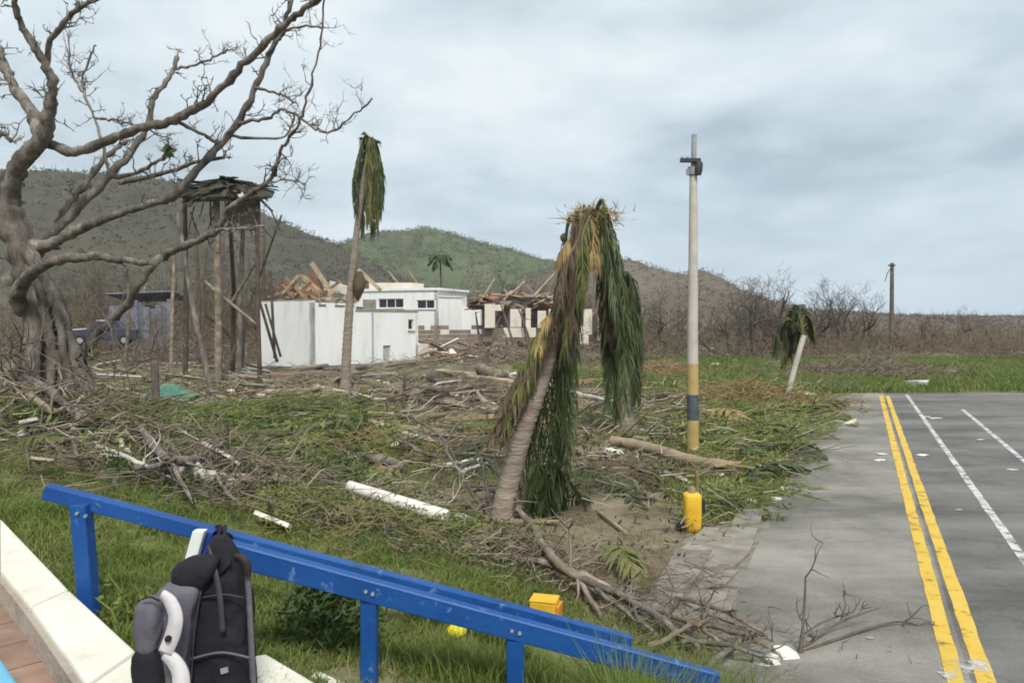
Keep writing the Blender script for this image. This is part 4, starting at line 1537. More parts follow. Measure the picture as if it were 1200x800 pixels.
prof = [(-1.85, 0.32), (-1.88, 0.78), (-1.70, 0.92), (-0.85, 1.0), (-0.35, 1.48), (0.75, 1.50), (1.35, 1.02), (1.85, 0.95), (1.92, 0.42), (1.80, 0.30)]
mb = MB()
nP = len(prof)
vs = [cpt(l, -0.78 + (0.10 if h > 1.1 else 0), h) for l, h in prof] + [cpt(l, 0.78 - (0.10 if h > 1.1 else 0), h) for l, h in prof]
fs = [tuple(range(nP))[::-1], tuple(range(nP, 2 * nP))] + [(i, (i + 1) % nP, nP + (i + 1) % nP, nP + i) for i in range(nP)]
mb.add(vs, fs)
mb.build('body', M['car_paint'], car, bevel=0.04)
mb = MB()
mb.box(cpt(-1.25, 0, 0.985), ax * 0.42 + Vector((0, 0, 0.035)), ay * 0.66, Vector((0, 0, 0.03)))
mb.build('bonnet', M['car_white'], car)
mb = MB()
mb.box(cpt(0.2, 0, 1.52), ax * 0.5, ay * 0.55, Vector((0, 0, 0.025)))
mb.build('roof_panel', M['car_white'], car)
for l0, l1 in ((-0.42, 0.12), (0.18, 0.85)):
    mb = MB()
    mb.add([cpt(l0 - 0.25 if l0 < 0 else l0, -0.79, 1.06), cpt(l1 + (0.2 if l1 > 0.5 else 0), -0.79, 1.06), cpt(l1, -0.705, 1.42), cpt(l0, -0.705, 1.42)], [(0, 1, 2, 3)])
    mb.build('side_window', M['glass_dark'], car)
for l in (-1.2, 1.2):
    for w in (-0.70, 0.70):
        mb = MB()
        mb.tube([cpt(l, w - 0.1, 0.3), cpt(l, w + 0.1, 0.3)], 0.31, 14)
        wh = mb.build('wheel', M['black_rubber'], car)
        mb = MB()
        s = -1 if w < 0 else 1
        mb.tube([cpt(l, w + s * 0.09, 0.3), cpt(l, w + s * 0.115, 0.3)], 0.17, 12)
        rim = mb.build('rim', M['steel_grey'], wh)
for w in (-0.55, 0.55):
    mb = MB()
    mb.tube([cpt(-1.86, w, 0.70), cpt(-1.93, w, 0.70)], 0.12, 10)
    mb.build('headlight', M['car_white'], car)

sb = at(168, 402, 52)
shed = thing('blue_grey_shed', 'battered blue grey board shed behind the wrecked car', 'shed', (sb.x, sb.y, sb.z))
for i in range(11):
    px = 128 + i * 6.8
    a, b = at(px, 404, 52 + 0.1 * (i % 2)), at(px + 6.3, 352 + random.uniform(-3, 10) + (8 if i < 3 else 0), 52)
    mb = MB()
    mb.abox(a.x, b.x, a.y, a.y + 0.06, a.z, b.z)
    mb.build('board', M['shed_blue'], shed)
mb = MB()
a, b = at(126, 350, 52), at(206, 347, 52)
mb.box((a + b) / 2 + Vector((0, 1.4, 0.1)), (b - a) / 2, Vector((0, 1.7, -0.25)), Vector((0, 0, 0.05)))
mb.build('roof', M['shed_blue'], shed)
mb = MB()
mb.abox(at(128, 375, 54.8).x, at(203, 375, 54.8).x, 54.8, 54.9, sb.z, at(0, 358, 54.8).z)
mb.build('back_wall', M['shed_blue'], shed)

# ------------------------------------------------------------------ palms
def frond(path, leaf, n, mat, parent, seed, hang=0.8, width=0.028, rad=0.022, spread=1.0, name='frond', tipcut=1.0, loc=None):
    """a palm leaf along a 3D path: tapering midrib with two rows of leaflets"""
    rng = random.Random(seed)
    pts = [p for p, _ in spline([(Vector(p), 0) for p in path], 8)]
    m = MB()
    N_ = len(pts)
    m.tube(pts, [rad * (1 - 0.85 * i / (N_ - 1)) for i in range(N_)], 4)
    cum = [0]
    for i in range(1, N_):
        cum.append(cum[-1] + (pts[i] - pts[i - 1]).length)
    Lt = cum[-1]
    for i in range(n):
        s = Lt * (0.10 + 0.90 * (i + rng.random()) / n)
        j = 1
        while j < N_ - 1 and cum[j] < s:
            j += 1
        f = (s - cum[j - 1]) / max(1e-6, cum[j] - cum[j - 1])
        p = pts[j - 1].lerp(pts[j], min(1, f))
        T = (pts[j] - pts[j - 1]).normalized()
        S = T.cross(Vector((0, 0, 1)))
        if S.length < 0.15:
            S = T.cross(Vector((0.3, 1, 0)))
        S.normalize()
        t = s / Lt
        ll = leaf * (0.45 + 0.75 * math.sin(math.pi * min(1, 0.12 + 0.80 * t))) * rng.uniform(0.75, 1.1)
        for sg in (-1, 1):
            if rng.random() > tipcut:
                continue
            d = (S * sg * spread * rng.uniform(0.5, 1.0) + T * 0.75 + Vector((rng.gauss(0, 0.12), rng.gauss(0, 0.12), 0))).normalized()
            d1 = (d + Vector((0, 0, -hang * 0.4))).normalized()
            d2 = (d * 0.55 + Vector((0, 0, -hang * 1.3))).normalized()
            w = d1.cross(Vector((rng.gauss(0, 0.5), rng.gauss(0, 0.5), 1))).normalized() * width
            a, b, c = p, p + d1 * ll * 0.45, p + d1 * ll * 0.45 + d2 * ll * 0.55
            m.add([a - w * 0.5, a + w * 0.5, b + w, b - w, c], [(0, 1, 2, 3), (3, 2, 4)], True)
    return m.build(name, mat, parent, loc)


def palm_trunk(root, pts, mat='palm_bark', rings=True, wob=0.02):
    """ringed trunk through (px, py, depth, radius)"""
    P = spline([(at(px, py, d), r) for px, py, d, r in pts], 16)
    m = MB()
    rr = []
    for i, (p, r) in enumerate(P):
        rr.append(r * (1 + (0.07 if i % 2 else -0.02) + random.uniform(-0.02, 0.03)))
    m.tube([p for p, _ in P], rr, 12)
    m.build('trunk', M[mat], root)
    return P


# --- big drooping palm
PD = 9.25
base = gp(583, 625)
palm = thing('broken_palm', 'leaning coconut palm in the centre, its fronds hanging like a curtain', 'palm', base)
P = palm_trunk(palm, [(580, 640, PD - 0.15, 0.19), (587, 610, PD - 0.1, 0.15), (598, 560, PD, 0.13), (615, 500, PD, 0.118), (636, 440, PD + 0.1, 0.11), (654, 380, PD + 0.2, 0.10), (668, 320, PD + 0.3, 0.095), (684, 275, PD + 0.35, 0.09)])
crown = at(692, 262, PD + 0.35)
rp = random.Random(77)


def hang_frond(parent, c, end_px, end_py, dd, leaf, mat, seed, rise=0.35, out=0.35, n=42, hang=2.2, width=0.012, D=PD + 0.35):
    e = at(end_px, end_py, D + dd)
    side = Vector((e.x - c.x, e.y - c.y, 0))
    drop = e.z - c.z
    p1 = c + side * 0.16 + Vector((rp.gauss(0, 0.05), rp.gauss(0, 0.05), rise * 0.8))
    p2 = c + side * 0.42 + Vector((rp.gauss(0, 0.03), rp.gauss(0, 0.03), drop * 0.22))
    p3 = c + side * 0.80 + Vector((rp.gauss(0, 0.04), rp.gauss(0, 0.04), drop * 0.62))
    return frond([c, p1, p2, p3, e], leaf, n, mat, parent, seed, hang, width, 0.03, 0.62)


k = 0
for (ex, ey, dd, mt, rise) in ((640, 582, -0.35, 'frond_green', 0.10), (654, 570, -0.15, 'frond_light', 0.15), (660, 545, 0.1, 'frond_green', 0.15), (618, 596, -0.1, 'frond_green', 0.05), (645, 552, -0.45, 'frond_green', 0.1), (662, 515, -0.5, 'frond_green', 0.05), (630, 570, 0.1, 'frond_green', 0.1), (608, 575, 0.15, 'frond_green', 0.05), (664, 565, -0.3, 'frond_green', 0.1), (652, 590, -0.25, 'frond_light', 0.1),
                              (622, 530, 0.2, 'frond_brown', 0.0), (655, 440, -0.25, 'frond_brown', 0.0), (640, 420, 0.3, 'frond_olive', 0.0), (664, 410, -0.45, 'frond_brown', 0.0),
                              (712, 475, -0.2, 'frond_green', 0.12), (724, 492, -0.1, 'frond_green', 0.15), (734, 482, 0.15, 'frond_light', 0.15), (744, 458, 0.0, 'frond_green', 0.2), (718, 445, 0.3, 'frond_green', 0.1), (738, 425, -0.3, 'frond_green', 0.15), (730, 470, -0.35, 'frond_light', 0.15),
                              (712, 400, -0.2, 'frond_brown', 0.0), (728, 405, -0.4, 'frond_green', 0.1), (750, 442, 0.3, 'frond_brown', 0.1)):
    hang_frond(palm, crown + Vector((rp.gauss(0, 0.07) + (0.17 if ex > 690 else -0.03), rp.gauss(0, 0.07), rp.gauss(0, 0.06) + (0.05 if ex > 690 else 0))), ex, ey, dd, 0.40 if ex < 690 else 0.36, M[mt], 300 + k, rise * 0.6, 0.30, 66, 1.5, 0.011)
    k += 1
# dry, snapped-over upper leaves: yellow at the top
for (ex, ey, dd, mt, rise) in ((665, 310, -0.3, 'frond_dry', 0.14), (680, 320, -0.4, 'frond_olive', 0.17), (700, 310, -0.4, 'frond_dry', 0.18), (716, 350, -0.25, 'frond_green', 0.18), (718, 330, 0.2, 'frond_green', 0.2), (672, 360, 0.1, 'frond_dry', 0.12), (655, 300, 0.0, 'frond_dry', 0.10)):
    hang_frond(palm, crown + Vector((rp.gauss(0, 0.05), rp.gauss(0, 0.05), 0.02)), ex, ey, dd, 0.34, M[mt], 400 + k, rise, 0.30, 60, 1.6, 0.010)
    k += 1
for (ex, ey, dd, mt) in ((646, 395, -0.7, 'frond_brown'), (660, 415, -0.75, 'frond_olive'), (672, 390, -0.8, 'frond_brown'), (680, 350, -0.8, 'frond_olive'), (656, 360, -0.7, 'frond_brown')):
    hang_frond(palm, crown + Vector((rp.gauss(-0.05, 0.05), rp.gauss(-0.08, 0.05), 0.0)), ex, ey, dd, 0.36, M[mt], 450 + k, 0.08, 0.25, 60, 2.0, 0.010)
    k += 1
# frayed fibre tuft at the very top
tf = MB()
for i in range(700):
    a = rp.uniform(0, 6.28)
    d = Vector((math.cos(a) * rp.uniform(0.1, 1), math.sin(a) * rp.uniform(0.1, 1), rp.uniform(0.0, 0.75))).normalized()
    if d.x > 0.6:
        d.z *= 0.3
    L = rp.uniform(0.07, 0.25)
    p = crown + Vector((rp.gauss(0.03, 0.17), rp.gauss(0, 0.11), rp.gauss(0.05, 0.08)))
    w = d.cross(Vector((rp.gauss(0, 1), rp.gauss(0, 1), 1))).normalized() * 0.007
    q = p + d * L + Vector((0, 0, -0.25 * L * rp.random()))
    tf.add([p - w, p + w, q], [(0, 1, 2)])
tag(tf.build('crown_fibre', M['frond_dry'], palm), kind='stuff')
# yellow half-dead skirt on the left of the trunk and a brown one lower
for (s_, e_, mt, lf) in (((650, 372), (606, 460), 'frond_olive', 0.36), ((652, 385), (616, 445), 'frond_olive', 0.34), ((645, 400), (588, 505), 'frond_olive', 0.36), ((648, 392), (600, 475), 'frond_brown', 0.36), ((642, 410), (584, 480), 'frond_brown', 0.30), ((640, 425), (575, 515), 'frond_brown', 0.34), ((640, 430), (590, 520), 'frond_brown', 0.26), ((636, 445), (582, 500), 'frond_brown', 0.24), ((655, 365), (630, 410), 'frond_dry', 0.22)):
    a, b = at(*s_, PD + 0.1), at(*e_, PD - 0.25)
    frond([a, a.lerp(b, 0.35) + Vector((-0.06, -0.1, 0.10)), a.lerp(b, 0.7) + Vector((-0.05, 0, 0.03)), b], lf, 60, M[mt], palm, 500 + k, 1.2, 0.010, 0.018, 0.6)
    k += 1
# fronds whose ends rest on the soil at its foot
for (s_, e_) in (((645, 520), (655, 592)), ((632, 530), (622, 600)), ((650, 540), (690, 585)), ((640, 545), (640, 606))):
    a = at(*s_, PD - 0.2)
    b = gp(*e_, 0.04)
    frond([a, a.lerp(b, 0.5) + Vector((0, 0, -0.10)), b], 0.40, 60, M['frond_green'], palm, 600 + k, 1.2, 0.011, 0.02, 0.8)
    k += 1

# --- stump palm just behind it
b_ = gp(735, 507)
sp = thing('palm_stump', 'grey palm trunk standing behind the hanging fronds of the central palm', 'palm', b_)
palm_trunk(sp, [(735, 512, b_.y, 0.30), (733, 492, b_.y, 0.21), (730, 460, b_.y, 0.19), (728, 420, b_.y, 0.17), (726, 370, b_.y, 0.15), (725, 325, b_.y, 0.13)])
cc = at(725, 325, b_.y)
rp2 = random.Random(9)
for i, (ex, ey, dd) in enumerate(((746, 465, -0.3), (740, 440, 0.5), (722, 445, -0.6), (712, 430, 0.0), (748, 415, 0.4))):
    e = at(ex, ey, b_.y + dd)
    s = Vector((e.x - cc.x, e.y - cc.y, 0))
    frond([cc, cc + s * 0.6 + Vector((0, 0, 0.05)), cc + s * 0.95 + Vector((0, 0, (e.z - cc.z) * 0.4)), e], 0.7, 80, M['frond_green'], sp, 700 + i, 2.0, 0.018, 0.03, 0.5)

# --- tall thin palm
b_ = gp(405, 457)
tp = thing('thin_palm', 'tall thin palm with a narrow drooping crown in front of the white building', 'palm', b_)
TDp = b_.y
palm_trunk(tp, [(405, 460, TDp, 0.27), (405, 445, TDp, 0.18), (407, 400, TDp, 0.165), (411, 340, TDp, 0.14), (416, 290, TDp, 0.12), (422, 240, TDp, 0.105), (430, 190, TDp, 0.10), (434, 168, TDp, 0.09)])
rp3 = random.Random(19)
cc = at(434, 172, TDp)
for i, (ex, ey, dd, mt) in enumerate(((425, 272, 0.2, 'frond_green'), (441, 268, -0.3, 'frond_olive'), (447, 240, 0.4, 'frond_green'), (417, 245, -0.3, 'frond_green'), (432, 262, -0.6, 'frond_olive'), (444, 250, 0.0, 'frond_green'), (428, 240, 0.6, 'frond_green'), (420, 262, 0.0, 'frond_green'), (436, 274, 0.3, 'frond_olive'))):
    e = at(ex, ey, TDp + dd)
    s = Vector((e.x - cc.x, e.y - cc.y, 0))
    frond([cc, cc + s * 0.45 + Vector((0, 0, 0.28)), cc + s * 0.95 + Vector((0, 0, (e.z - cc.z) * 0.35)), e], 0.65, 70, M[mt], tp, 800 + i, 1.8, 0.026, 0.04, 0.5)
for i in range(7):
    a = rp3.uniform(0, 6.28)
    e = cc + Vector((math.cos(a) * 0.38, math.sin(a) * 0.38, rp3.uniform(0.1, 0.55)))
    frond([cc, cc.lerp(e, 0.5) + Vector((0, 0, 0.1)), e], 0.22, 12, M['frond_olive'], tp, 850 + i, 0.5, 0.035, 0.035, 0.7)
# husk hanging on the trunk
hk = MB()
a = at(421, 318, TDp - 0.1)
hk.tube([a, at(421, 330, TDp - 0.1), at(420, 340, TDp - 0.1), at(419, 352, TDp - 0.1)], [0.12, 0.26, 0.22, 0.06], 8)
hk.build('dead_husk', M['frond_brown'], tp)

# --- small leaning palm by the road
b_ = gp(921, 472)
lp = thing('leaning_palm', 'small palm with pale trunk leaning right beside the road end', 'palm', b_)
palm_trunk(lp, [(919, 478, b_.y, 0.10), (925, 455, b_.y, 0.085), (933, 424, b_.y, 0.08), (942, 393, b_.y, 0.085)], 'pale_trunk')
cc = at(942, 394, b_.y)
for i, (ex, ey, dd, mt, up) in enumerate(((918, 428, 0.5, 'frond_olive', 0.55), (926, 418, 0.7, 'frond_green', 0.7), (952, 398, 0.4, 'frond_olive', 0.7), (912, 400, 0.6, 'frond_green', 0.5), (930, 410, 0.9, 'frond_brown', 0.75), (950, 388, 0.6, 'frond_brown', 0.6), (908, 415, 0.4, 'frond_green', 0.55), (922, 395, 1.0, 'frond_brown', 0.9), (934, 400, 0.3, 'frond_olive', 0.8), (940, 385, 0.8, 'frond_green', 1.0))):
    e = at(ex, ey, b_.y + dd)
    s = Vector((e.x - cc.x, e.y - cc.y, 0))
    frond([cc, cc + s * 0.35 + Vector((-0.1, 0.1, up)), cc + s * 0.85 + Vector((0, 0, up * 0.6)), e], 0.45, 60, M[mt], lp, 900 + i, 1.4, 0.024, 0.03, 0.6)

# --- far topless palms
for (px, p_top, d_, lab) in ((661, 283, 44, 'far thin trunk with dark knob left of the central palm crown'), (516, 305, 78, 'small far palm with sparse dark head behind the white house')):
    lo = tloc(px, d_)
    r_ = thing('far_palm', lab, 'palm', lo)
    top = at(px, p_top, d_)
    m_ = MB()
    m_.tube([Vector(lo), (Vector(lo) + top) / 2 + Vector((0.1, 0, 0)), top], [0.14, 0.11, 0.09], 6)
    m_.build('trunk', M['bark_dark'], r_)
    if px > 600:
        m_ = MB()
        m_.tube([top + Vector((0, 0, -0.05)), top + Vector((0, 0, 0.1)), top + Vector((0, 0, 0.35)), top + Vector((0, 0, 0.5))], [0.08, 0.22, 0.22, 0.06], 8)
        m_.build('dead_crown', M['timber_dark'], r_)
    else:
        for i in range(9):
            a = i * 0.7 + 0.2
            e = top + Vector((math.cos(a) * 1.3, math.sin(a) * 1.3, -0.9 + 0.5 * (i % 3)))
            frond([top, top + (e - top) * 0.5 + Vector((0, 0, 0.55)), e], 0.6, 18, M['bush'], r_, 930 + i, 0.8, 0.10, 0.05, 0.8)

# ------------------------------------------------------------------ big bare tree on the left
BD = 15.0
bl = at(75, 375, BD)
big = thing('big_bare_tree', 'big pale storm stripped tree with knotted trunk at the left edge', 'tree', (bl.x, bl.y, Hs(bl.x, bl.y)))
rb = random.Random(8)


def limb(mb, pts, d0, d1, sides=9, rough=(0.34, 7.0, 0.8), rs=1.0, per=7):
    """branch through (px, py, radius px), its depth running from d0 to d1"""
    n = len(pts)
    P = []
    for i, (px, py, r) in enumerate(pts):
        d = d0 + (d1 - d0) * i / (n - 1)
        P.append((at(px, py, d), r * d / FPX * rs * 0.68))
    S = spline(P, per)
    mb.tube([p + Vector((rb.gauss(0, 0.014), rb.gauss(0, 0.014), rb.gauss(0, 0.014))) for p, _ in S], [r * rb.uniform(0.90, 1.12) for _, r in S], sides, rough=rough)
    return S


def twigs(mb, S, n, length, lev=2):
    for _ in range(n):
        i = rb.randrange(len(S) // 3, len(S))
        p, r = S[i]
        t = (S[min(i + 1, len(S) - 1)][0] - S[max(i - 1, 0)][0]).normalized()
        sd = Vector((rb.gauss(0, 1), rb.gauss(0, 1), rb.gauss(0.3, 0.8))).normalized()
        d = (t * 0.5 + sd).normalized()
        tw_rec(mb, p, d, length * rb.uniform(0.5, 1.2), max(min(r * 0.5, 0.02), 0.008), lev)


def tw_rec(mb, p, d, L, r, lev):
    pts, rr = [p], [r]
    cur = p.copy()
    for i in range(4):
        d = (d + Vector((rb.gauss(0, 0.28), rb.gauss(0, 0.28), rb.gauss(0.08, 0.28)))).normalized()
        cur = cur + d * L / 4
        pts.append(cur.copy())
        rr.append(r * (1 - 0.18 * (i + 1)))
    mb.tube(pts, rr, 4, cap=False)
    if lev:
        for _ in range(rb.randint(2, 3)):
            k_ = rb.randint(1, 4)
            sd = Vector((rb.gauss(0, 1), rb.gauss(0, 1), rb.gauss(0.2, 1))).normalized()
            tw_rec(mb, pts[k_], (d * 0.6 + sd).normalized(), L * rb.uniform(0.4, 0.7), r * 0.65, lev - 1)


tm = MB()
TR = (0.34, 3.2, 0.22)          # deep furrows running up the trunk
limb(tm, [(66, 560, 60), (68, 500, 46), (66, 440, 37), (58, 390, 32), (44, 345, 27), (28, 300, 21), (14, 262, 17), (8, 232, 14), (22, 195, 13), (50, 162, 12)], BD, BD, 26, TR, 1.12)
for (pts, a, b) in (([(128, 560, 24), (108, 490, 17), (92, 430, 13), (74, 380, 12), (54, 335, 12), (34, 292, 11)], -0.45, -0.2), ([(10, 560, 24), (18, 490, 16), (32, 425, 13), (38, 365, 12), (32, 310, 10)], -0.4, -0.15),
                    ([(62, 565, 15), (54, 490, 9), (62, 425, 8), (52, 362, 8), (40, 320, 6)], -0.8, -0.45), ([(96, 565, 14), (86, 495, 8), (78, 435, 7), (70, 380, 7), (54, 340, 6)], -0.8, -0.4), ([(140, 560, 12), (120, 490, 8), (100, 430, 7), (84, 392, 6)], -0.2, 0.05),
                    ([(-10, 560, 14), (4, 490, 8), (22, 428, 7), (36, 365, 6)], -0.6, -0.3), ([(38, 565, 12), (44, 490, 6), (44, 425, 5), (50, 372, 5)], -0.85, -0.5), ([(80, 560, 10), (70, 495, 6), (72, 450, 5), (66, 410, 5)], -0.9, -0.6),
                    ([(112, 520, 7), (100, 465, 5), (88, 440, 5), (80, 405, 4)], -0.6, -0.4), ([(24, 520, 8), (32, 465, 5), (30, 430, 5), (42, 395, 4)], -0.65, -0.4)):
    limb(tm, pts, BD + a, BD + b, 12, TR)
tm.build('trunk', M['bark_trunk'], big)
LIMBS = [
    ([(8, 235, 14), (22, 195, 13), (50, 162, 12), (57, 130, 10), (62, 100, 8), (50, 70, 7), (30, 40, 6), (17, 5, 5), (10, -30, 4)], BD, BD - 1.5, 2),
    ([(48, 165, 13), (36, 130, 9), (15, 100, 8), (0, 65, 7), (-20, 30, 6)], BD, BD + 1.5, 2),
    ([(62, 105, 6), (54, 65, 5), (74, 27, 4.5), (98, 6, 4), (120, -4, 3.5)], BD - 0.5, BD - 2, 3),
    ([(54, 164, 8), (84, 178, 8), (125, 165, 7.5), (165, 150, 7.5), (210, 138, 7), (247, 114, 6.5), (285, 77, 6), (320, 42, 6), (346, 18, 5), (380, -8, 4)], BD, BD - 2.5, 5),
    ([(20, 290, 14), (60, 285, 10), (100, 265, 8), (150, 246, 7), (200, 231, 6.5), (226, 205, 6.5), (262, 165, 6), (290, 125, 5.5), (315, 65, 4.5), (332, 30, 4), (345, -10, 3.5)], BD, BD - 1.0, 6),
    ([(30, 372, 9), (20, 350, 12), (32, 325, 10), (60, 308, 8), (100, 301, 8), (140, 304, 7), (172, 309, 4)], BD - 0.15, BD - 2.4, 2),
    ([(70, 440, 10), (96, 412, 8.5), (124, 382, 7.5), (150, 355, 7), (180, 308, 7), (220, 286, 6.5), (254, 270, 6), (266, 246, 4.5), (296, 226, 4), (320, 207, 3.5), (325, 190, 3), (336, 165, 2.8), (350, 145, 2.5), (364, 100, 2), (376, 45, 1.8), (381, -8, 1.6)], BD, BD - 3.0, 9),
    ([(10, 330, 14), (40, 300, 11), (70, 265, 8.5), (110, 225, 7), (150, 182, 6), (172, 148, 5), (182, 112, 4.5), (202, 84, 4), (208, 66, 3.5)], BD + 0.3, BD + 1.5, 4),
    ([(205, 83, 2.5), (240, 72, 2.2), (270, 58, 1.8)], BD + 1.4, BD + 1.6, 3),
    ([(208, 142, 3.5), (238, 158, 3), (259, 169, 3)], BD - 1, BD - 0.6, 1),
    ([(276, 146, 3.5), (312, 138, 2.6), (334, 128, 2.4), (362, 146, 2.2), (385, 155, 2), (412, 138, 1.8), (437, 116, 1.5)], BD - 0.66, BD - 2, 7),
    ([(266, 159, 3), (330, 161, 2), (345, 134, 1.6)], BD - 0.62, BD, 3),
    ([(128, 206, 3), (115, 150, 2.6), (98, 108, 2.3), (99, 84, 2), (112, 52, 1.5)], BD + 0.6, BD + 1.2, 9),
    ([(98, 108, 2), (84, 85, 1.8), (80, 40, 1.3)], BD + 0.9, BD + 1.4, 6),
    ([(112, 138, 2.2), (140, 142, 2), (165, 149, 2)], BD + 0.9, BD - 0.5, 2),
    ([(130, 208, 4), (160, 202, 3.5), (190, 186, 3), (204, 174, 2.5)], BD, BD - 1.2, 3),
    ([(140, 214, 4.5), (185, 205, 4), (225, 192, 3.5), (262, 184, 3)], BD + 0.5, BD - 0.5, 3),
    ([(65, 290, 7), (72, 255, 6), (100, 215, 5), (128, 180, 4), (150, 165, 3)], BD + 0.7, BD + 1.6, 3),
    ([(255, 270, 3), (275, 268, 2.6), (308, 266, 2.2)], BD - 2, BD - 2.5, 2),
    ([(313, 64, 3), (340, 34, 2.2), (380, 33, 1.8)], BD - 0.82, BD - 1.5, 3),
    ([(299, 102, 2.6), (330, 112, 1.8), (345, 120, 1.5)], BD - 0.75, BD - 0.6, 3),
    ([(325, 208, 1.8), (345, 212, 1.4), (358, 215, 1.0)], BD - 2.4, BD - 2.6, 2),
    ([(-10, 150, 5), (5, 158, 3.5), (14, 166, 3)], BD - 1, BD - 1, 1),
]
for pts, d0, d1, nt in LIMBS:
    mb = MB()
    S = limb(mb, pts, d0, d1, 10 if pts[0][2] > 5 else 6)
    twigs(mb, S, nt + 7, 0.42)
    mb.build('limb', M['bark_pale'], big)
lf = MB()
for i in range(26):
    c = at(198 + rb.gauss(0, 3), 178 + rb.gauss(0, 4), BD - 1.2 + rb.gauss(0, 0.08))
    a = Vector((rb.gauss(0, 1), rb.gauss(0, 1), rb.gauss(0, 1))).normalized() * 0.09
    b = a.cross(Vector((rb.gauss(0, 1), 1, 0))).normalized() * 0.04
    lf.add([c - a, c + b, c + a, c - b], [(0, 1, 2, 3)])
tag(lf.build('leaf_remnant', M['bush'], big), kind='stuff')

tg = MB()
for i in range(70):
    px, py = rb.uniform(-20, 170), rb.uniform(400, 500)
    p = at(px, py, BD - 1.0 - rb.random() * 1.2)
    a = rb.uniform(0, 6.28)
    tw_rec(tg, p, Vector((math.cos(a), math.sin(a) * 0.6, rb.gauss(0.1, 0.5))), rb.uniform(0.6, 1.6), rb.uniform(0.01, 0.028), 1)
tag(tg.build('snagged_brushwood', M['bark_dark'], None, (bl.x, bl.y - 1.4, Hs(bl.x, bl.y - 1.4))), 'dark brushwood snagged round the foot of the big tree', 'brushwood', kind='stuff')

# ------------------------------------------------------------------ concrete utility pole with yellow and black bands
pb = gp(812, 532)
UD = pb.y
pole = thing('utility_pole', 'tall concrete utility pole with yellow and black painted foot', 'pole', pb)


def pole_seg(y0, y1, r0, r1, mat, nm, px0=812, px1=812):
    a, b = at(px0, y0, UD), at(px1, y1, UD)
    m = MB()
    m.tube([a, a.lerp(b, 0.5), b], [r0, (r0 + r1) / 2, r1], 16)
    return m.build(nm, M[mat], pole)


ru = UD / FPX
pole_seg(538, 492, 6.9 * ru, 6.8 * ru, 'pole_yellow', 'yellow_band', 812, 811.9)
pole_seg(492, 462, 6.8 * ru, 6.6 * ru, 'pole_black', 'black_band', 811.9, 811.8)
pole_seg(462, 426, 6.6 * ru, 6.4 * ru, 'pole_yellow', 'yellow_band', 811.8, 811.7)
pole_seg(426, 205, 6.4 * ru, 4.4 * ru, 'pole_concrete', 'shaft', 811.7, 812.6)
pole_seg(205, 158, 3.4 * ru, 2.9 * ru, 'steel_grey', 'top_pipe', 812.6, 813.5)
m_ = MB()
m_.box(at(809, 188, UD - 0.08), Vector((11.5 * ru, 0, 0)), Vector((0, 0.05, 0)), Vector((0, 0, 2.0 * ru)))
m_.build('crossarm', M['metal_dark'], pole)
m_ = MB()
m_.tube([at(818, 205, UD - 0.1), at(818.5, 200, UD - 0.1), at(819, 192, UD - 0.1), at(819, 189, UD - 0.1)], [3.5 * ru, 4.6 * ru, 4.6 * ru, 3 * ru], 10)
m_.build('transformer_can', M['metal_dark'], pole)
for px in (799.5, 806):
    m_ = MB()
    m_.tube([at(px, 186.5, UD - 0.08), at(px, 184.5, UD - 0.08), at(px, 183, UD - 0.08)], [1.4 * ru, 1.9 * ru, 1.0 * ru], 8)
    m_.build('insulator', M['steel_grey'], pole)
m_ = MB()
m_.tube([at(812, 205, UD), at(812.2, 196, UD)], 6.2 * ru, 12)
m_.build('collar', M['steel_grey'], pole)
m_ = MB()
m_.tube([at(806, 205, UD - 0.1), at(805.5, 198, UD - 0.1)], 1.6 * ru, 8)
m_.build('fuse_holder', M['steel_grey'], pole)

lo = Vector(tloc(1045, 60))
fp = thing('far_pole', 'thin dark pole standing in the scrub at the road end', 'pole', lo)
m_ = MB()
m_.tube([lo + Vector((0, 0, -0.2)), at(1045, 360, 60), at(1045.5, 308, 60)], [0.19, 0.17, 0.14], 8)
m_.build('shaft', M['bark_dark'], fp)
m_ = MB()
m_.tube([at(1037, 330, 60), at(1040, 320, 60), at(1044, 314, 60)], [0.03, 0.03, 0.03], 4)
m_.build('broken_wire', M['metal_dark'], fp)
m_ = MB()
m_.box(at(1045, 311, 59.9), Vector((0.28, 0, 0)), Vector((0, 0.05, 0)), Vector((0, 0, 0.06)))
m_.build('crossarm', M['metal_dark'], fp)

# ------------------------------------------------------------------ yellow canister by the pavement
g0 = gp(812, 624)
yb_ = thing('yellow_canister', 'yellow canister standing on the soil beside the pavement', 'canister', g0)
YD = g0.y
m_ = MB()
sides = 20
prof = [(597.5 + 26, 0.72), (623.0, 0.80), (614, 1.0), (600, 1.0), (585, 1.0), (580, 0.97), (577.8, 0.86), (577.0, 0.55)]
prof = [(624.5, 0.70), (616, 0.96), (605, 1.0), (590, 1.0), (581, 1.0), (578.5, 0.93), (577.2, 0.70), (576.8, 0.30)]
vs, fs = [], []
rr = 10.3 * YD / FPX
for py, k_ in prof:
    c = at(811 + (0.6 if py > 620 else 0), py, YD)
    for j in range(sides):
        a = 2 * math.pi * j / sides
        ca_, sa_ = math.cos(a), math.sin(a)
        ex = 0.55                       # rounded-square section
        vs.append(c + Vector((math.copysign(abs(ca_) ** ex, ca_) * rr * k_, math.copysign(abs(sa_) ** ex, sa_) * rr * k_, 0)))
for i in range(len(prof) - 1):
    for j in range(sides):
        fs.append((i * sides + j, i * sides + (j + 1) % sides, (i + 1) * sides + (j + 1) % sides, (i + 1) * sides + j))
fs.append(tuple(range(sides))[::-1])
fs.append(tuple((len(prof) - 1) * sides + j for j in range(sides)))
m_.add(vs, fs, True)
m_.build('body', M['yellow_plastic'], yb_)
m_ = MB()
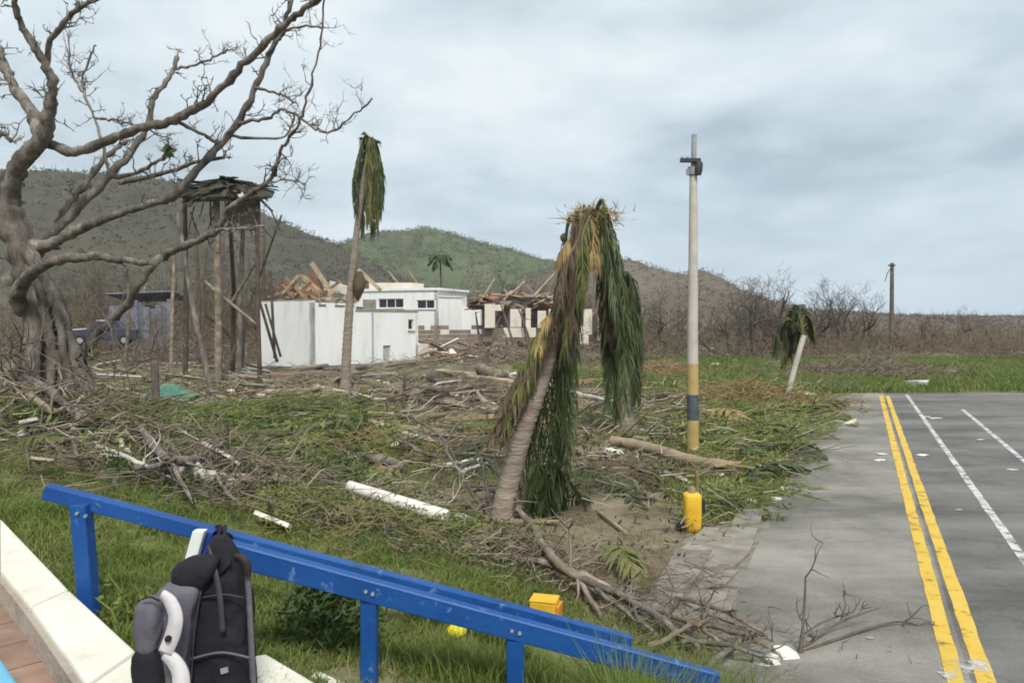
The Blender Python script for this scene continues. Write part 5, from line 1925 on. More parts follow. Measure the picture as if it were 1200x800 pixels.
m_.tube([at(811, 577.5, YD), at(811, 572, YD), at(811, 570, YD)], [0.045, 0.042, 0.03], 10)
m_.build('cap', M['timber'], yb_)
m_ = MB()
m_.box(at(822.8, 592, YD), Vector((0.025, 0, 0)), Vector((0, 0.05, 0)), Vector((0, 0, 0.075)))
m_.build('handle', M['black_rubber'], yb_)
m_ = MB()
m_.tube([at(796, 619, YD + 0.02), at(801, 612, YD + 0.04), at(812, 621, YD - 0.02), at(816, 623, YD - 0.05)], [0.06, 0.085, 0.085, 0.05], 8)  # solid black shape added for the dark shadow at the canister's left foot
tag(m_.build('rubber_boot', M['black_rubber'], None, g0), 'black rubber lump at the foot of the yellow canister', 'rubber')
m_ = MB()
m_.tube([at(817, 600, YD + 0.16), at(817, 575, YD + 0.16), at(816.5, 551, YD + 0.16)], [0.03, 0.028, 0.026], 8)
g1 = at(817, 600, YD + 0.16)
m_.v = [(v[0], v[1], v[2] if v[2] > g1.z + 0.05 else Hs(g1.x, g1.y) - 0.03) for v in m_.v]
tag(m_.build('stake', M['frond_dry'], None, (g1.x, g1.y, Hs(g1.x, g1.y))), 'pale upright stake just behind the yellow canister', 'stake')

# ------------------------------------------------------------------ platform, kerb, steps
ZP = 1.07
kt = 1.20       # kerb top height
plat = MB()
plat.add([(-9, 9.6, ZP - 0.03), (-3.45, 4.05 + 0.6, ZP - 0.03), (-2.1, 3.25, ZP - 0.03), (-1.0, 2.0, ZP - 0.03), (1.5, -2, ZP - 0.03), (-12, -2, ZP - 0.03)], [(0, 1, 2, 3, 4, 5)])
tag(plat.build('platform', M['grout']), kind='structure')
platform = bpy.data.objects['platform']
tdir, tn = Vector((0.69, -0.72, 0)).normalized(), Vector((0.72, 0.69, 0)).normalized()
for i in range(-6, 8):
    for j in range(0, 4):
        c = Vector((-2.2, 3.42, ZP)) + tdir * (i * 0.305 + (0.15 if j % 2 else 0)) - tn * (0.10 + j * 0.305)
        m_ = MB()
        m_.box(c + Vector((0, 0, -0.012)), tdir * 0.148, tn * 0.148, Vector((0, 0, 0.012)), 0.98)
        m_.build('tile', M['tile_red'], platform)

kerb = thing('kerb', 'cream white kerb of stone blocks at the bottom left', 'kerb', (-2.4, 3.7, ZP))


def kp(px, py, z=kt):
    t = (z - CAM_H) / ray(px, py).z
    return Vector((0, 0, CAM_H)) + ray(px, py) * t


outer = [kp(-150, 505), kp(-75, 547), kp(0, 606), kp(81, 690), kp(160, 762), kp(250, 852)]
inner = [kp(-210, 520), kp(-110, 580), kp(0, 667), kp(36, 710), kp(102, 802), kp(150, 880)]
for i in range(len(outer) - 1):
    o0, o1, i0, i1 = outer[i], outer[i + 1], inner[i], inner[i + 1]
    g = 0.006
    o0_, o1_ = o0.lerp(o1, g / (o1 - o0).length), o1.lerp(o0, g / (o1 - o0).length)
    i0_, i1_ = i0.lerp(i1, g / (i1 - i0).length), i1.lerp(i0, g / (i1 - i0).length)
    m_ = MB()
    n_sub = 4
    m_.prism([(p.x, p.y) for p in (i0_, i1_, o1_, o0_)], 0.7, kt + random.uniform(-0.004, 0.004))
    m_.build('kerb_block', M['kerb_white'], kerb, bevel=0.014)
# grey-brown strip over the inner face: its shadow side put into colour
m_ = MB()
pts_i = [Vector((p.x, p.y, 0)) for p in inner]
for i in range(len(pts_i) - 1):
    a, b = pts_i[i], pts_i[i + 1]
    nn = Vector(((b - a).y, -(b - a).x, 0)).normalized()
    if nn.x > 0:
        nn = -nn
    m_.add([(a.x, a.y, kt - 0.03), (b.x, b.y, kt - 0.03), (b.x + nn.x * 0.02, b.y + nn.y * 0.02, kt - 0.035), (a.x + nn.x * 0.02, a.y + nn.y * 0.02, kt - 0.035),
            (b.x + nn.x * 0.03, b.y + nn.y * 0.03, ZP), (a.x + nn.x * 0.03, a.y + nn.y * 0.03, ZP)], [(0, 1, 2, 3), (3, 2, 4, 5)])
m_.build('mortar', M['kerb_side'], kerb)

steps = thing('stone_steps', 'cream stone steps right of the backpack, going down beside the railing', 'steps', (-1.0, 3.1, 0.9))
for (pts, z) in (([(250, 775), (312, 765), (372, 800), (300, 870), (215, 850)], 1.03), ([(366, 781), (408, 800), (470, 860), (400, 900), (352, 830)], 0.93)):
    P = [kp(px, py, z) for px, py in pts]
    m_ = MB()
    m_.prism([(p.x, p.y) for p in P[::-1]], 0.4, z)
    m_.build('step', M['kerb_white'], steps, bevel=0.012)

# something light blue on the platform at the corner of the frame: a cooler box
e0, e1 = kp(0, 766, 1.30), kp(24, 800, 1.30)
cdir = (e1 - e0).normalized()
cnn = Vector((-cdir.y, cdir.x, 0))
if cnn.x < 0:
    cnn = -cnn
ccc = e0 + cdir * 0.12 - cnn * 0.19
cool = thing('cooler_box', 'light blue plastic box at the bottom left corner on the tiles', 'box', (ccc.x, ccc.y, ZP))
m_ = MB()
cc = Vector((ccc.x, ccc.y, ZP))
m_.box(cc + Vector((0, 0, 0.10)), cdir * 0.25, cnn * 0.17, Vector((0, 0, 0.095)), 1.05)
m_.build('body', M['light_blue'], cool, bevel=0.02)
m_ = MB()
m_.box(cc + Vector((0, 0, 0.215)), cdir * 0.275, cnn * 0.19, Vector((0, 0, 0.018)), 0.96)
m_.build('lid', M['light_blue'], cool, bevel=0.012)

# ------------------------------------------------------------------ blue railings
def bar(mb, a, b, w, h):
    t = (b - a).normalized()
    s = t.cross(Vector((0, 0, 1))).normalized()
    v = s.cross(t).normalized()
    mb.box((a + b) / 2, t * (b - a).length / 2, s * w / 2, v * h / 2)


def bolt(parent, px, py, d):
    c = at(px, py, d)
    m = MB()
    m.tube([c, c + Vector((0, -0.012, 0))], 0.009, 6)
    m.build('bolt', M['steel_grey'], parent)


def rail_post(parent, px, py_top, py_bot, d, w, mat='blue_paint', lean=0):
    a, b = at(px, py_top, d), at(px + lean, py_bot, d)
    zb = min(b.z, Hs(b.x, b.y)) - 0.15
    t = (zb - a.z) / (b.z - a.z)
    b2 = a + (b - a) * t
    m = MB()
    m.box((a + b2) / 2, Vector((w / 2, 0.0, 0)), Vector((0, w / 2, 0)), (a - b2) / 2)
    return m.build('post', M[mat], parent, bevel=0.006)


ra_ = at(58, 576, 3.95)
railA = thing('blue_railing', 'farther blue steel railing starting at the left above the kerb', 'railing', (ra_.x, ra_.y, Hs(ra_.x, ra_.y)))
m_ = MB()
A0, A1 = at(54, 575, 3.95), at(738, 752, 4.35)
bar(m_, A0, A1, 0.075, 0.078)
m_.build('top_rail', M['blue_paint'], railA, bevel=0.006)
rail_post(railA, 95, 590, 725, 3.93, 0.082, lean=11)
rail_post(railA, 720, 752, 800, 4.33, 0.08)
railB = thing('blue_railing', 'nearer blue steel railing the backpack hangs on', 'railing', (at(433, 700, 3.5).x, 3.5, 0.95))
m_ = MB()
B0, B1 = at(232, 637, 3.32), at(838, 798, 3.75)
bar(m_, B0, B1, 0.075, 0.098)
m_.build('top_rail', M['blue_paint'], railB, bevel=0.006)
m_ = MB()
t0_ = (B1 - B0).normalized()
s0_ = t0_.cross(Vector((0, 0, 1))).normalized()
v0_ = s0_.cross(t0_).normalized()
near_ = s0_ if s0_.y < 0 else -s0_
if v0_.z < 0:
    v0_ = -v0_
m_.box((B0 + B1) / 2 + near_ * 0.0372 + v0_ * 0.0482, t0_ * (B1 - B0).length * 0.485, near_ * 0.0035, v0_ * 0.0035)  # lighter blue strip: worn paint and the edge's bright highlight, both as colour
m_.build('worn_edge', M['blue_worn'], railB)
rail_post(railB, 433, 695, 780, 3.46, 0.075)
rail_post(railB, 604, 742, 860, 3.58, 0.085)
for px_, py_, dd_ in ((429, 692, 3.46), (437, 695, 3.46), (600, 738, 3.58), (609, 741, 3.58)):
    bolt(railB, px_, py_, dd_ - 0.042)
for px_, py_ in ((91, 601), (101, 604)):
    bolt(railA, px_, py_, 3.93 - 0.05)
# white and blue painted end of the near rail
t_ = (B1 - B0).normalized()
m_ = MB()
c = at(238, 637, 3.27)
m_.box(c, Vector((0.048, 0, 0.0)), Vector((0, 0.05, 0)), Vector((0.018, 0, 0.066)))
m_.build('blue_end_cap', M['cap_blue'], railB, bevel=0.005)
m_ = MB()
c = at(230, 637, 3.20)
m_.box(c, Vector((0.026, 0, 0.0)), Vector((0, 0.02, 0)), Vector((0.018, 0, 0.062)))
m_.build('white_end_plate', M['cap_white'], railB, bevel=0.005)

# ------------------------------------------------------------------ backpack
KD = 3.0
kb = at(230, 830, KD)
pack = thing('backpack', 'black and grey backpack hanging on the nearer blue railing', 'backpack', (kb.x, kb.y, kb.z))


def blob(px_l, px_r, stations, d, depth, mat, name, ex=0.6, seg=56, warp=1.0, parent=None):
    """padded cloth body: stations are (py, left px, right px, depth factor), creased by noise"""
    m = MB()
    vs, fs = [], []
    fine = []
    for i in range(len(stations) - 1):
        A, B = stations[i], stations[i + 1]
        k_ = max(2, int(abs(B[0] - A[0]) / 3))
        for j in range(k_):
            t = j / k_
            fine.append(tuple(A[q] + (B[q] - A[q]) * t for q in range(4)))
    fine.append(stations[-1])
    # smooth the outline
    for _ in range(2):
        fine = [fine[0]] + [tuple((fine[i - 1][q] + 2 * fine[i][q] + fine[i + 1][q]) / 4 for q in range(4)) for i in range(1, len(fine) - 1)] + [fine[-1]]
    for (py, l, r, kf) in fine:
        a, b = at(l, py, d), at(r, py, d)
        c = (a + b) / 2
        hw = (b.x - a.x) / 2
        for j in range(seg):
            w = 2 * math.pi * j / seg
            cw, sw = math.cos(w), math.sin(w)
            x = math.copysign(abs(cw) ** ex, cw) * hw
            y = math.copysign(abs(sw) ** ex, sw) * depth * kf
            p = c + Vector((x, y, 0))
            q = Vector((p.x * 11 + p.z * 5, p.y * 11, p.z * 5))
            fold = mnoise.noise(q) * 0.011 + abs(mnoise.noise(q * 2.1 + Vector((7, 3, 1)))) * -0.010 + mnoise.noise(q * 5.0) * 0.0022
            nrm = Vector((cw, sw, 0))
            vs.append(p + nrm * fold * warp)
    n = len(fine)
    for i in range(n - 1):
        for j in range(seg):
            fs.append((i * seg + (j + 1) % seg, i * seg + j, (i + 1) * seg + j, (i + 1) * seg + (j + 1) % seg))
    m.add(vs, fs, True)
    m.add(vs[:seg], [tuple(range(seg))], False)
    m.add(vs[-seg:], [tuple(range(seg))[::-1]], False)
    return m.build(name, M[mat], parent or pack)


blob(0, 0, [(628, 251, 263, 0.25), (634, 248, 270, 0.4), (648, 242, 277, 0.6), (660, 232, 283, 0.8), (676, 218, 288, 0.95), (700, 212, 291, 1), (740, 212, 294, 1.05), (780, 213, 296, 1.1), (815, 214, 298, 1.1), (840, 220, 296, 1.0), (846, 235, 285, 0.6)], KD, 0.10, 'bag_black', 'main_compartment', 0.55, warp=1.3)
blob(0, 0, [(651, 222, 254, 0.35), (656, 211, 258, 0.7), (666, 204, 256, 0.85), (678, 202, 250, 0.85), (688, 206, 244, 0.6)], KD - 0.08, 0.075, 'bag_black', 'top_flap', 0.7, warp=1.2)
blob(0, 0, [(680, 200, 233, 0.4), (686, 190, 236, 0.8), (700, 184, 234, 1), (740, 180, 228, 1.05), (780, 180, 224, 1.05), (820, 182, 222, 1.0), (840, 190, 216, 0.6)], KD - 0.10, 0.075, 'bag_grey', 'side_pocket', 0.6, warp=1.0)
blob(0, 0, [(699, 172, 186, 0.4), (704, 163, 192, 0.8), (720, 160, 194, 1), (745, 160, 190, 1), (760, 163, 186, 0.8), (766, 168, 180, 0.4)], KD - 0.17, 0.06, 'bag_grey', 'bottle_pocket', 0.75)
blob(0, 0, [(756, 166, 184, 0.5), (762, 159, 190, 0.9), (780, 158, 194, 1), (810, 160, 196, 1), (835, 166, 190, 0.7)], KD - 0.165, 0.065, 'bag_black', 'lower_pocket', 0.7, warp=1.2)


def strap(path, w, mat, name, parent=pack, thick=0.012):
    """flat webbing through (px, py, depth, width px)"""
    S = spline([(at(px, py, d), wd) for px, py, d, wd in path], 6)
    m = MB()
    vs, fs = [], []
    n = len(S)
    for i, (p, wd) in enumerate(S):
        t = (S[min(i + 1, n - 1)][0] - S[max(i - 1, 0)][0]).normalized()
        sd = t.cross(Vector((0, 1, 0)))
        if sd.length < 0.1:
            sd = Vector((1, 0, 0))
        sd.normalize()
        hw = wd * 3.0 / FPX / 2
        nn = t.cross(sd).normalized() * thick / 2
        for k_ in ((-1, -1), (1, -1), (1, 1), (-1, 1)):
            vs.append(p + sd * hw * k_[0] + nn * k_[1])
    for i in range(n - 1):
        for j in range(4):
            fs.append((i * 4 + j, i * 4 + (j + 1) % 4, (i + 1) * 4 + (j + 1) % 4, (i + 1) * 4 + j))
    fs.append((3, 2, 1, 0))
    fs.append(tuple((n - 1) * 4 + j for j in range(4)))
    m.add(vs, fs, True)
    return m.build(name, M[mat], parent)


ws = strap([(190, 695, KD - 0.21, 9), (200, 705, KD - 0.225, 14), (206, 722, KD - 0.235, 15), (203, 742, KD - 0.24, 16), (194, 764, KD - 0.24, 15)], 14, 'bag_white', 'shoulder_strap')
m_ = MB()
m_.tube([at(197, 748, KD - 0.235), at(197, 748, KD - 0.255)], 0.013, 12)
m_.build('buckle', M['bag_black'], ws)
strap([(193, 765, KD - 0.235, 12), (204, 774, KD - 0.24, 16), (212, 790, KD - 0.24, 18), (212, 815, KD - 0.235, 19), (208, 836, KD - 0.22, 16)], 16, 'bag_white', 'lower_strap')
strap([(248, 668, KD - 0.06, 20), (250, 648, KD + 0.05, 21), (254, 632, KD + 0.18, 21), (260, 622, KD + 0.30, 20), (266, 632, KD + 0.42, 18), (266, 655, KD + 0.40, 16)], 20, 'bag_black', 'hanging_strap')
strap([(262, 668, KD - 0.09, 22), (262, 648, KD + 0.02, 22), (262, 632, KD + 0.16, 20), (264, 622, KD + 0.28, 18)], 20, 'bag_black', 'hanging_strap')
strap([(274, 652, KD - 0.02, 6), (283, 653, KD - 0.045, 8), (289, 660, KD - 0.05, 8), (291, 674, KD - 0.04, 6)], 10, 'bag_brown', 'brown_tab', thick=0.012)
strap([(290, 668, KD - 0.02, 6), (293, 720, KD - 0.02, 6), (296, 790, KD - 0.02, 7), (297, 840, KD - 0.02, 7)], 6, 'bag_grey', 'edge_piping')
strap([(236, 700, KD - 0.105, 1.4), (262, 696, KD - 0.112, 1.4), (286, 700, KD - 0.10, 1.4)], 2, 'metal_dark', 'zip', thick=0.006)
strap([(222, 772, KD - 0.122, 2.2), (258, 764, KD - 0.128, 2.2), (292, 770, KD - 0.118, 2.2)], 2, 'bag_grey', 'seam', thick=0.006)
strap([(244, 640, KD - 0.03, 5), (252, 668, KD - 0.10, 6), (258, 700, KD - 0.118, 6), (261, 740, KD - 0.122, 6)], 5, 'metal_dark', 'webbing', thick=0.008)
strap([(166, 702, KD - 0.225, 1.5), (176, 699, KD - 0.232, 1.5), (187, 704, KD - 0.228, 1.5)], 2, 'bag_black', 'seam', thick=0.005)
strap([(236, 690, KD - 0.115, 1.6), (228, 740, KD - 0.125, 1.6), (224, 800, KD - 0.125, 1.6)], 2, 'metal_dark', 'zip', thick=0.006)
m_ = MB()
m_.box(at(263, 785, KD - 0.115), Vector((0.014, 0, 0.004)), Vector((0, 0.004, 0)), Vector((-0.002, 0, 0.010)))
m_.build('logo_patch', M['steel_grey'], pack)

# ------------------------------------------------------------------ debris one can point at
def plank(name, label, cat, a, b, w, th, mat, lift=(0.03, 0.03), group=None, roll=0.2, parent=None):
    pa, pb_ = gp(a[0], a[1], lift[0]), gp(b[0], b[1], lift[1])
    m = MB()
    t = (pb_ - pa).normalized()
    s = t.cross(Vector((0, 0, 1))).normalized()
    v = s.cross(t)
    s, v = s * math.cos(roll) + v * math.sin(roll), v * math.cos(roll) - s * math.sin(roll)
    m.box((pa + pb_) / 2, (pb_ - pa) / 2, s * w / 2, v * th / 2)
    mid = (pa + pb_) / 2
    o = m.build(name, M[mat], None, (mid.x, mid.y, Hs(mid.x, mid.y)), bevel=min(w, th) * 0.12)
    return tag(o, label, cat, group)


def branch(label, pts, mat='dead_wood', forks=(), cat='branch', name='fallen_branch', sides=7, twn=0, twl=0.4):
    """fallen branch through (px, py, radius m, lift); forks are further such paths"""
    m = MB()
    allp = None
    for path in (pts, *forks):
        P = []
        for (px, py, r, lf_) in path:
            P.append((gp(px, py, lf_), r))
        S = spline(P, 5)
        m.tube([p + Vector((rb.gauss(0, 0.008), rb.gauss(0, 0.008), rb.gauss(0, 0.008))) for p, _ in S], [r * rb.uniform(0.88, 1.12) for _, r in S], sides)
        if twn:
            twigs(m, S, twn, twl, 1)
        if allp is None:
            allp = S
    c = allp[len(allp) // 2][0]
    o = m.build(name, M[mat], None, (c.x, c.y, Hs(c.x, c.y)))
    return tag(o, label, cat)


def stand_branch(label, paths, mat, d_of, base, name='bare_branch', cat='branch', sides=6, twn=0, twl=0.3):
    """branch that sticks up: paths of (px, py, depth, radius m)"""
    m = MB()
    for path in paths:
        S = spline([(at(px, py, d_), r) for px, py, d_, r in path], 5)
        m.tube([p for p, _ in S], [r for _, r in S], sides)
        if twn:
            twigs(m, S, twn, twl, 1)
    o = m.build(name, M[mat], None, base)
    return tag(o, label, cat)


# round white post lying on the ground behind the rail
pa, pb_ = gp(408, 571, 0.30), gp(524, 607, 0.22)
m_ = MB()
m_.tube([pa, pa.lerp(pb_, 0.3), pa.lerp(pb_, 0.7), pb_], [0.062, 0.072, 0.078, 0.08], 12)
tag(m_.build('fallen_post', M['plank_white'], None, (pa.x, pa.y, Hs(pa.x, pa.y))), 'long white post lying on the ground left of the central palm', 'post')
plank('white_block', 'short white block beyond the end of the fallen white post', 'block', (535, 605), (549, 611), 0.12, 0.10, 'plank_white', (0.06, 0.06))
plank('plank', 'short bright white plank above the left pile of twigs', 'plank', (243, 523), (275, 541), 0.17, 0.04, 'plank_white', (0.30, 0.26), roll=0.7)
plank('plank', 'white plank end just behind the blue railing near the backpack', 'plank', (300, 603), (340, 617), 0.10, 0.04, 'plank_white', (0.10, 0.10), roll=0.5)
plank('plank', 'greyish white plank right of the twig pile behind the rail', 'plank', (338, 580), (372, 590), 0.11, 0.03, 'plank_white', (0.12, 0.10), roll=0.5)
plank('plank', 'short white plank on bare soil left of the yellow canister', 'plank', (780, 553), (809, 567), 0.12, 0.04, 'plank_white', (0.05, 0.03), roll=0.5)
plank('plank', 'cream stick in grass right of the big tree foot', 'plank', (36, 538), (64, 543), 0.09, 0.03, 'litter_pale', (0.2, 0.2), roll=0.4)
plank('plank', 'long pale board lying behind the green tarp', 'plank', (106, 441), (170, 444), 0.22, 0.05, 'plank_white', (0.10, 0.10), roll=0.9)
plank('plank', 'pale board right of the dark stump post behind the tarp', 'plank', (196, 440), (240, 445), 0.18, 0.05, 'timber', (0.10, 0.08), roll=0.9)
plank('sheet_panel', 'bright white sheet on the ground left of the white building', 'panel', (268, 431), (296, 437), 0.7, 0.03, 'scrap_white', (0.15, 0.10), roll=0.55)
plank('sheet_panel', 'dull white sheet beside the foot of the white building', 'panel', (293, 434), (318, 438), 0.5, 0.03, 'scrap_white', (0.12, 0.08), roll=0.5)
plank('sheet_panel', 'white sheet under the wrecked car', 'panel', (101, 418), (120, 420), 0.6, 0.03, 'scrap_white', (0.2, 0.2), roll=0.6)
plank('sheet_panel', 'white sheet in front of the wrecked car, the nearer one', 'panel', (112, 429), (140, 425), 0.5, 0.03, 'scrap_white', (0.15, 0.2), roll=0.6)
plank('post', 'white marker block beside the dark stump post', 'block', (190, 418), (193, 408), 0.30, 0.28, 'plank_white', (0.1, 0.3))
plank('timber_beam', 'long pale beam lying left of the central palm', 'beam', (424, 497), (522, 507), 0.16, 0.13, 'timber', (0.10, 0.12))
plank('timber_beam', 'pale beam end pointing at the central palm trunk', 'beam', (520, 492), (590, 487), 0.15, 0.13, 'timber', (0.10, 0.12))
plank('timber_beam', 'pale grey beam behind the fallen fronds, left of the palm', 'beam', (545, 470), (592, 462), 0.2, 0.15, 'dead_wood', (0.10, 0.10))
plank('timber_beam', 'brown timber lying behind the central palm fronds', 'beam', (676, 448), (704, 446), 0.3, 0.2, 'timber_orange', (0.1, 0.1))
plank('timber_beam', 'second brown timber behind the central palm fronds, nearer one', 'beam', (674, 458), (706, 460), 0.25, 0.2, 'wall_brown', (0.1, 0.1))
plank('plank', 'pale thin lath on soil right of the palm foot', 'plank', (700, 600), (734, 626), 0.05, 0.03, 'timber', (0.04, 0.03))
plank('plank', 'short crosswise lath at the foot of the central palm', 'plank', (590, 613), (654, 612), 0.05, 0.04, 'timber', (0.07, 0.07))
# long low walls and slabs in the middle distance
def low_wall(label, a, b, h, th, mat, cat='kerb', name='low_wall', n=8):
    pa, pb_ = gp(*a), gp(*b)
    root = thing(name, label, cat, pa)
    for i in range(n):
        p, q = pa.lerp(pb_, i / n), pa.lerp(pb_, (i + 1) / n)
        z = Hs((p.x + q.x) / 2, (p.y + q.y) / 2)
        t = (q - p).normalized()
        m = MB()
        hh = h * random.uniform(0.85, 1.1)
        m.box(Vector(((p.x + q.x) / 2, (p.y + q.y) / 2, z + hh / 2 - 0.1)), Vector((q.x - p.x, q.y - p.y, 0)) / 2 * 0.985, Vector((-t.y, t.x, 0)) * th / 2, Vector((0, 0, hh / 2 + 0.1)))
        m.build('block', M[mat], root, bevel=0.02)
    return root


low_wall('long pale kerb running right from the foot of the white building', (398, 436), (596, 408), 0.28, 0.35, 'concrete_pale', n=12)
low_wall('low pale slab edge on brown ground beyond the dark stake', (512, 441), (602, 452), 0.30, 0.5, 'timber', n=6)
low_wall('low brown earth kerb left of the dark stake', (250, 447), (395, 440), 0.22, 0.5, 'wall_brown', n=8)
low_wall('narrow brown board edging between dark stake and palm', (405, 478), (580, 462), 0.16, 0.35, 'timber_dark', n=8)
branch('pale curved log stub lying on the slab edge', [(562, 432, 0.28, 0.2), (578, 438, 0.22, 0.2), (592, 440, 0.2, 0.1)], 'dead_wood', cat='log', name='log', sides=10)
branch('dark log lying under the white building front', [(380, 436, 0.18, 0.15), (395, 433, 0.18, 0.15), (430, 430, 0.14, 0.12)], 'bark_dark', cat='log', name='log', sides=9)
branch('dark round log end at the left end of the slab edge', [(506, 441, 0.30, 0.2), (516, 444, 0.28, 0.2)], 'bark_dark', cat='log', name='log', sides=10)
# log lying between palm stump and utility pole
branch('long fallen log lying from the palm stump to the utility pole', [(716, 516, 0.10, 0.10), (760, 525, 0.115, 0.1), (800, 538, 0.12, 0.09), (862, 549, 0.10, 0.10)], 'timber', cat='log', name='log', sides=10)
plank('splintered_board', 'splintered orange board end at the right end of the long log', 'board', (836, 548), (866, 545), 0.16, 0.05, 'timber_orange', (0.10, 0.14), roll=0.6)
plank('splintered_board', 'orange board standing up beside the long log', 'board', (838, 545), (846, 537), 0.14, 0.05, 'timber_orange', (0.02, 0.16), roll=0.8)
# forked branches
branch('pale forked branch lying across the pile behind the left rail end', [(142, 474, 0.045, 0.15), (165, 505, 0.05, 0.25), (197, 540, 0.055, 0.3), (236, 539, 0.05, 0.2), (262, 552, 0.04, 0.12), (280, 572, 0.035, 0.05)], 'bark_pale', [[(200, 542, 0.03, 0.28), (212, 566, 0.026, 0.2), (228, 590, 0.02, 0.1)], [(236, 539, 0.025, 0.2), (250, 527, 0.02, 0.4), (262, 520, 0.015, 0.5)]], twn=3)
branch('forked branch crossing the soil right of the central palm foot', [(597, 592, 0.035, 0.05), (620, 612, 0.04, 0.12), (640, 645, 0.042, 0.22), (662, 668, 0.045, 0.22), (700, 686, 0.045, 0.15), (752, 712, 0.04, 0.1)], 'dead_wood', [[(628, 620, 0.03, 0.14), (616, 640, 0.028, 0.10), (606, 655, 0.025, 0.04)], [(660, 666, 0.028, 0.22), (684, 690, 0.028, 0.12), (704, 724, 0.02, 0.05)]], twn=2)
branch('long grey branch from the palm foot towards the low rail end', [(600, 656, 0.03, 0.08), (640, 662, 0.035, 0.16), (690, 684, 0.038, 0.18), (740, 704, 0.035, 0.15), (790, 738, 0.028, 0.12), (820, 760, 0.02, 0.1)], 'bark_pale', [[(700, 690, 0.022, 0.18), (740, 724, 0.02, 0.1), (770, 745, 0.014, 0.1)]], twn=5)
bs = gp(572, 603)
stand_branch('pair of thin crooked stems rising left of the central palm', [[(574, 604, bs.y, 0.028), (556, 582, bs.y, 0.026), (536, 548, bs.y + 0.2, 0.024), (524, 528, bs.y + 0.3, 0.022), (530, 505, bs.y + 0.4, 0.02), (540, 494, bs.y + 0.4, 0.016)],
                                                                          [(574, 600, bs.y, 0.022), (570, 570, bs.y, 0.02), (564, 540, bs.y + 0.1, 0.017), (552, 514, bs.y + 0.1, 0.013)]], 'bark_pale', None, bs, twn=2)
branch('pale thin branch lying on the grass left of the long white post', [(0, 425, 0.05, 0.5), (40, 448, 0.06, 0.5), (75, 476, 0.06, 0.4), (110, 500, 0.05, 0.2)], 'bark_pale', twn=3)
branch('crooked pale branch arching over the pile at the left edge', [(0, 448, 0.04, 0.5), (40, 447, 0.045, 0.5), (80, 428, 0.04, 0.7), (104, 424, 0.03, 0.6)], 'bark_pale', twn=3)
branch('pale branch in the pile below the big tree', [(34, 462, 0.05, 0.4), (60, 482, 0.05, 0.35), (95, 478, 0.04, 0.3), (125, 492, 0.03, 0.15)], 'dead_wood', twn=4)
branch('bent twig branch standing over the left rail end', [(55, 515, 0.02, 0.2), (68, 530, 0.02, 0.15), (72, 545, 0.015, 0.05)], 'dead_wood', twn=3)
branch('hooked twig just above the left part of the far railing', [(136, 578, 0.02, 0.0), (137, 560, 0.02, 0.12), (150, 555, 0.02, 0.14), (180, 553, 0.016, 0.1)], 'bark_pale', twn=2)
branch('long straight pole lying in green fronds left of the thin palm', [(255, 465, 0.07, 0.15), (300, 474, 0.075, 0.15), (365, 486, 0.06, 0.1)], 'frond_dry', cat='pole', name='fallen_pole')
branch('short pale pole in the green fronds, lower of two', [(272, 484, 0.06, 0.1), (300, 500, 0.06, 0.08)], 'frond_dry', cat='pole', name='fallen_pole')
branch('broken yellowish root on brown ground left of the palm', [(560, 462, 0.07, 0.1), (566, 470, 0.09, 0.15), (576, 478, 0.08, 0.12), (590, 478, 0.05, 0.05)], 'timber', cat='root', name='root')
branch('thin branch running right below the long log to the soil', [(676, 545, 0.03, 0.08), (712, 563, 0.028, 0.05), (740, 580, 0.022, 0.03), (770, 586, 0.018, 0.03)], 'timber_dark')
branch('twig tangle on the soil by the fallen white post', [(370, 606, 0.025, 0.06), (410, 602, 0.03, 0.1), (470, 596, 0.025, 0.06), (500, 590, 0.018, 0.03)], 'bark_pale', twn=5)
branch('grey brown branch lying on the grass behind the leaning palm', [(836, 500, 0.05, 0.05), (880, 492, 0.05, 0.1), (925, 482, 0.04, 0.05)], 'timber')
branch('brown branch beside the foot of the leaning palm', [(900, 472, 0.06, 0.1), (940, 476, 0.07, 0.1), (985, 480, 0.05, 0.05)], 'timber_orange')

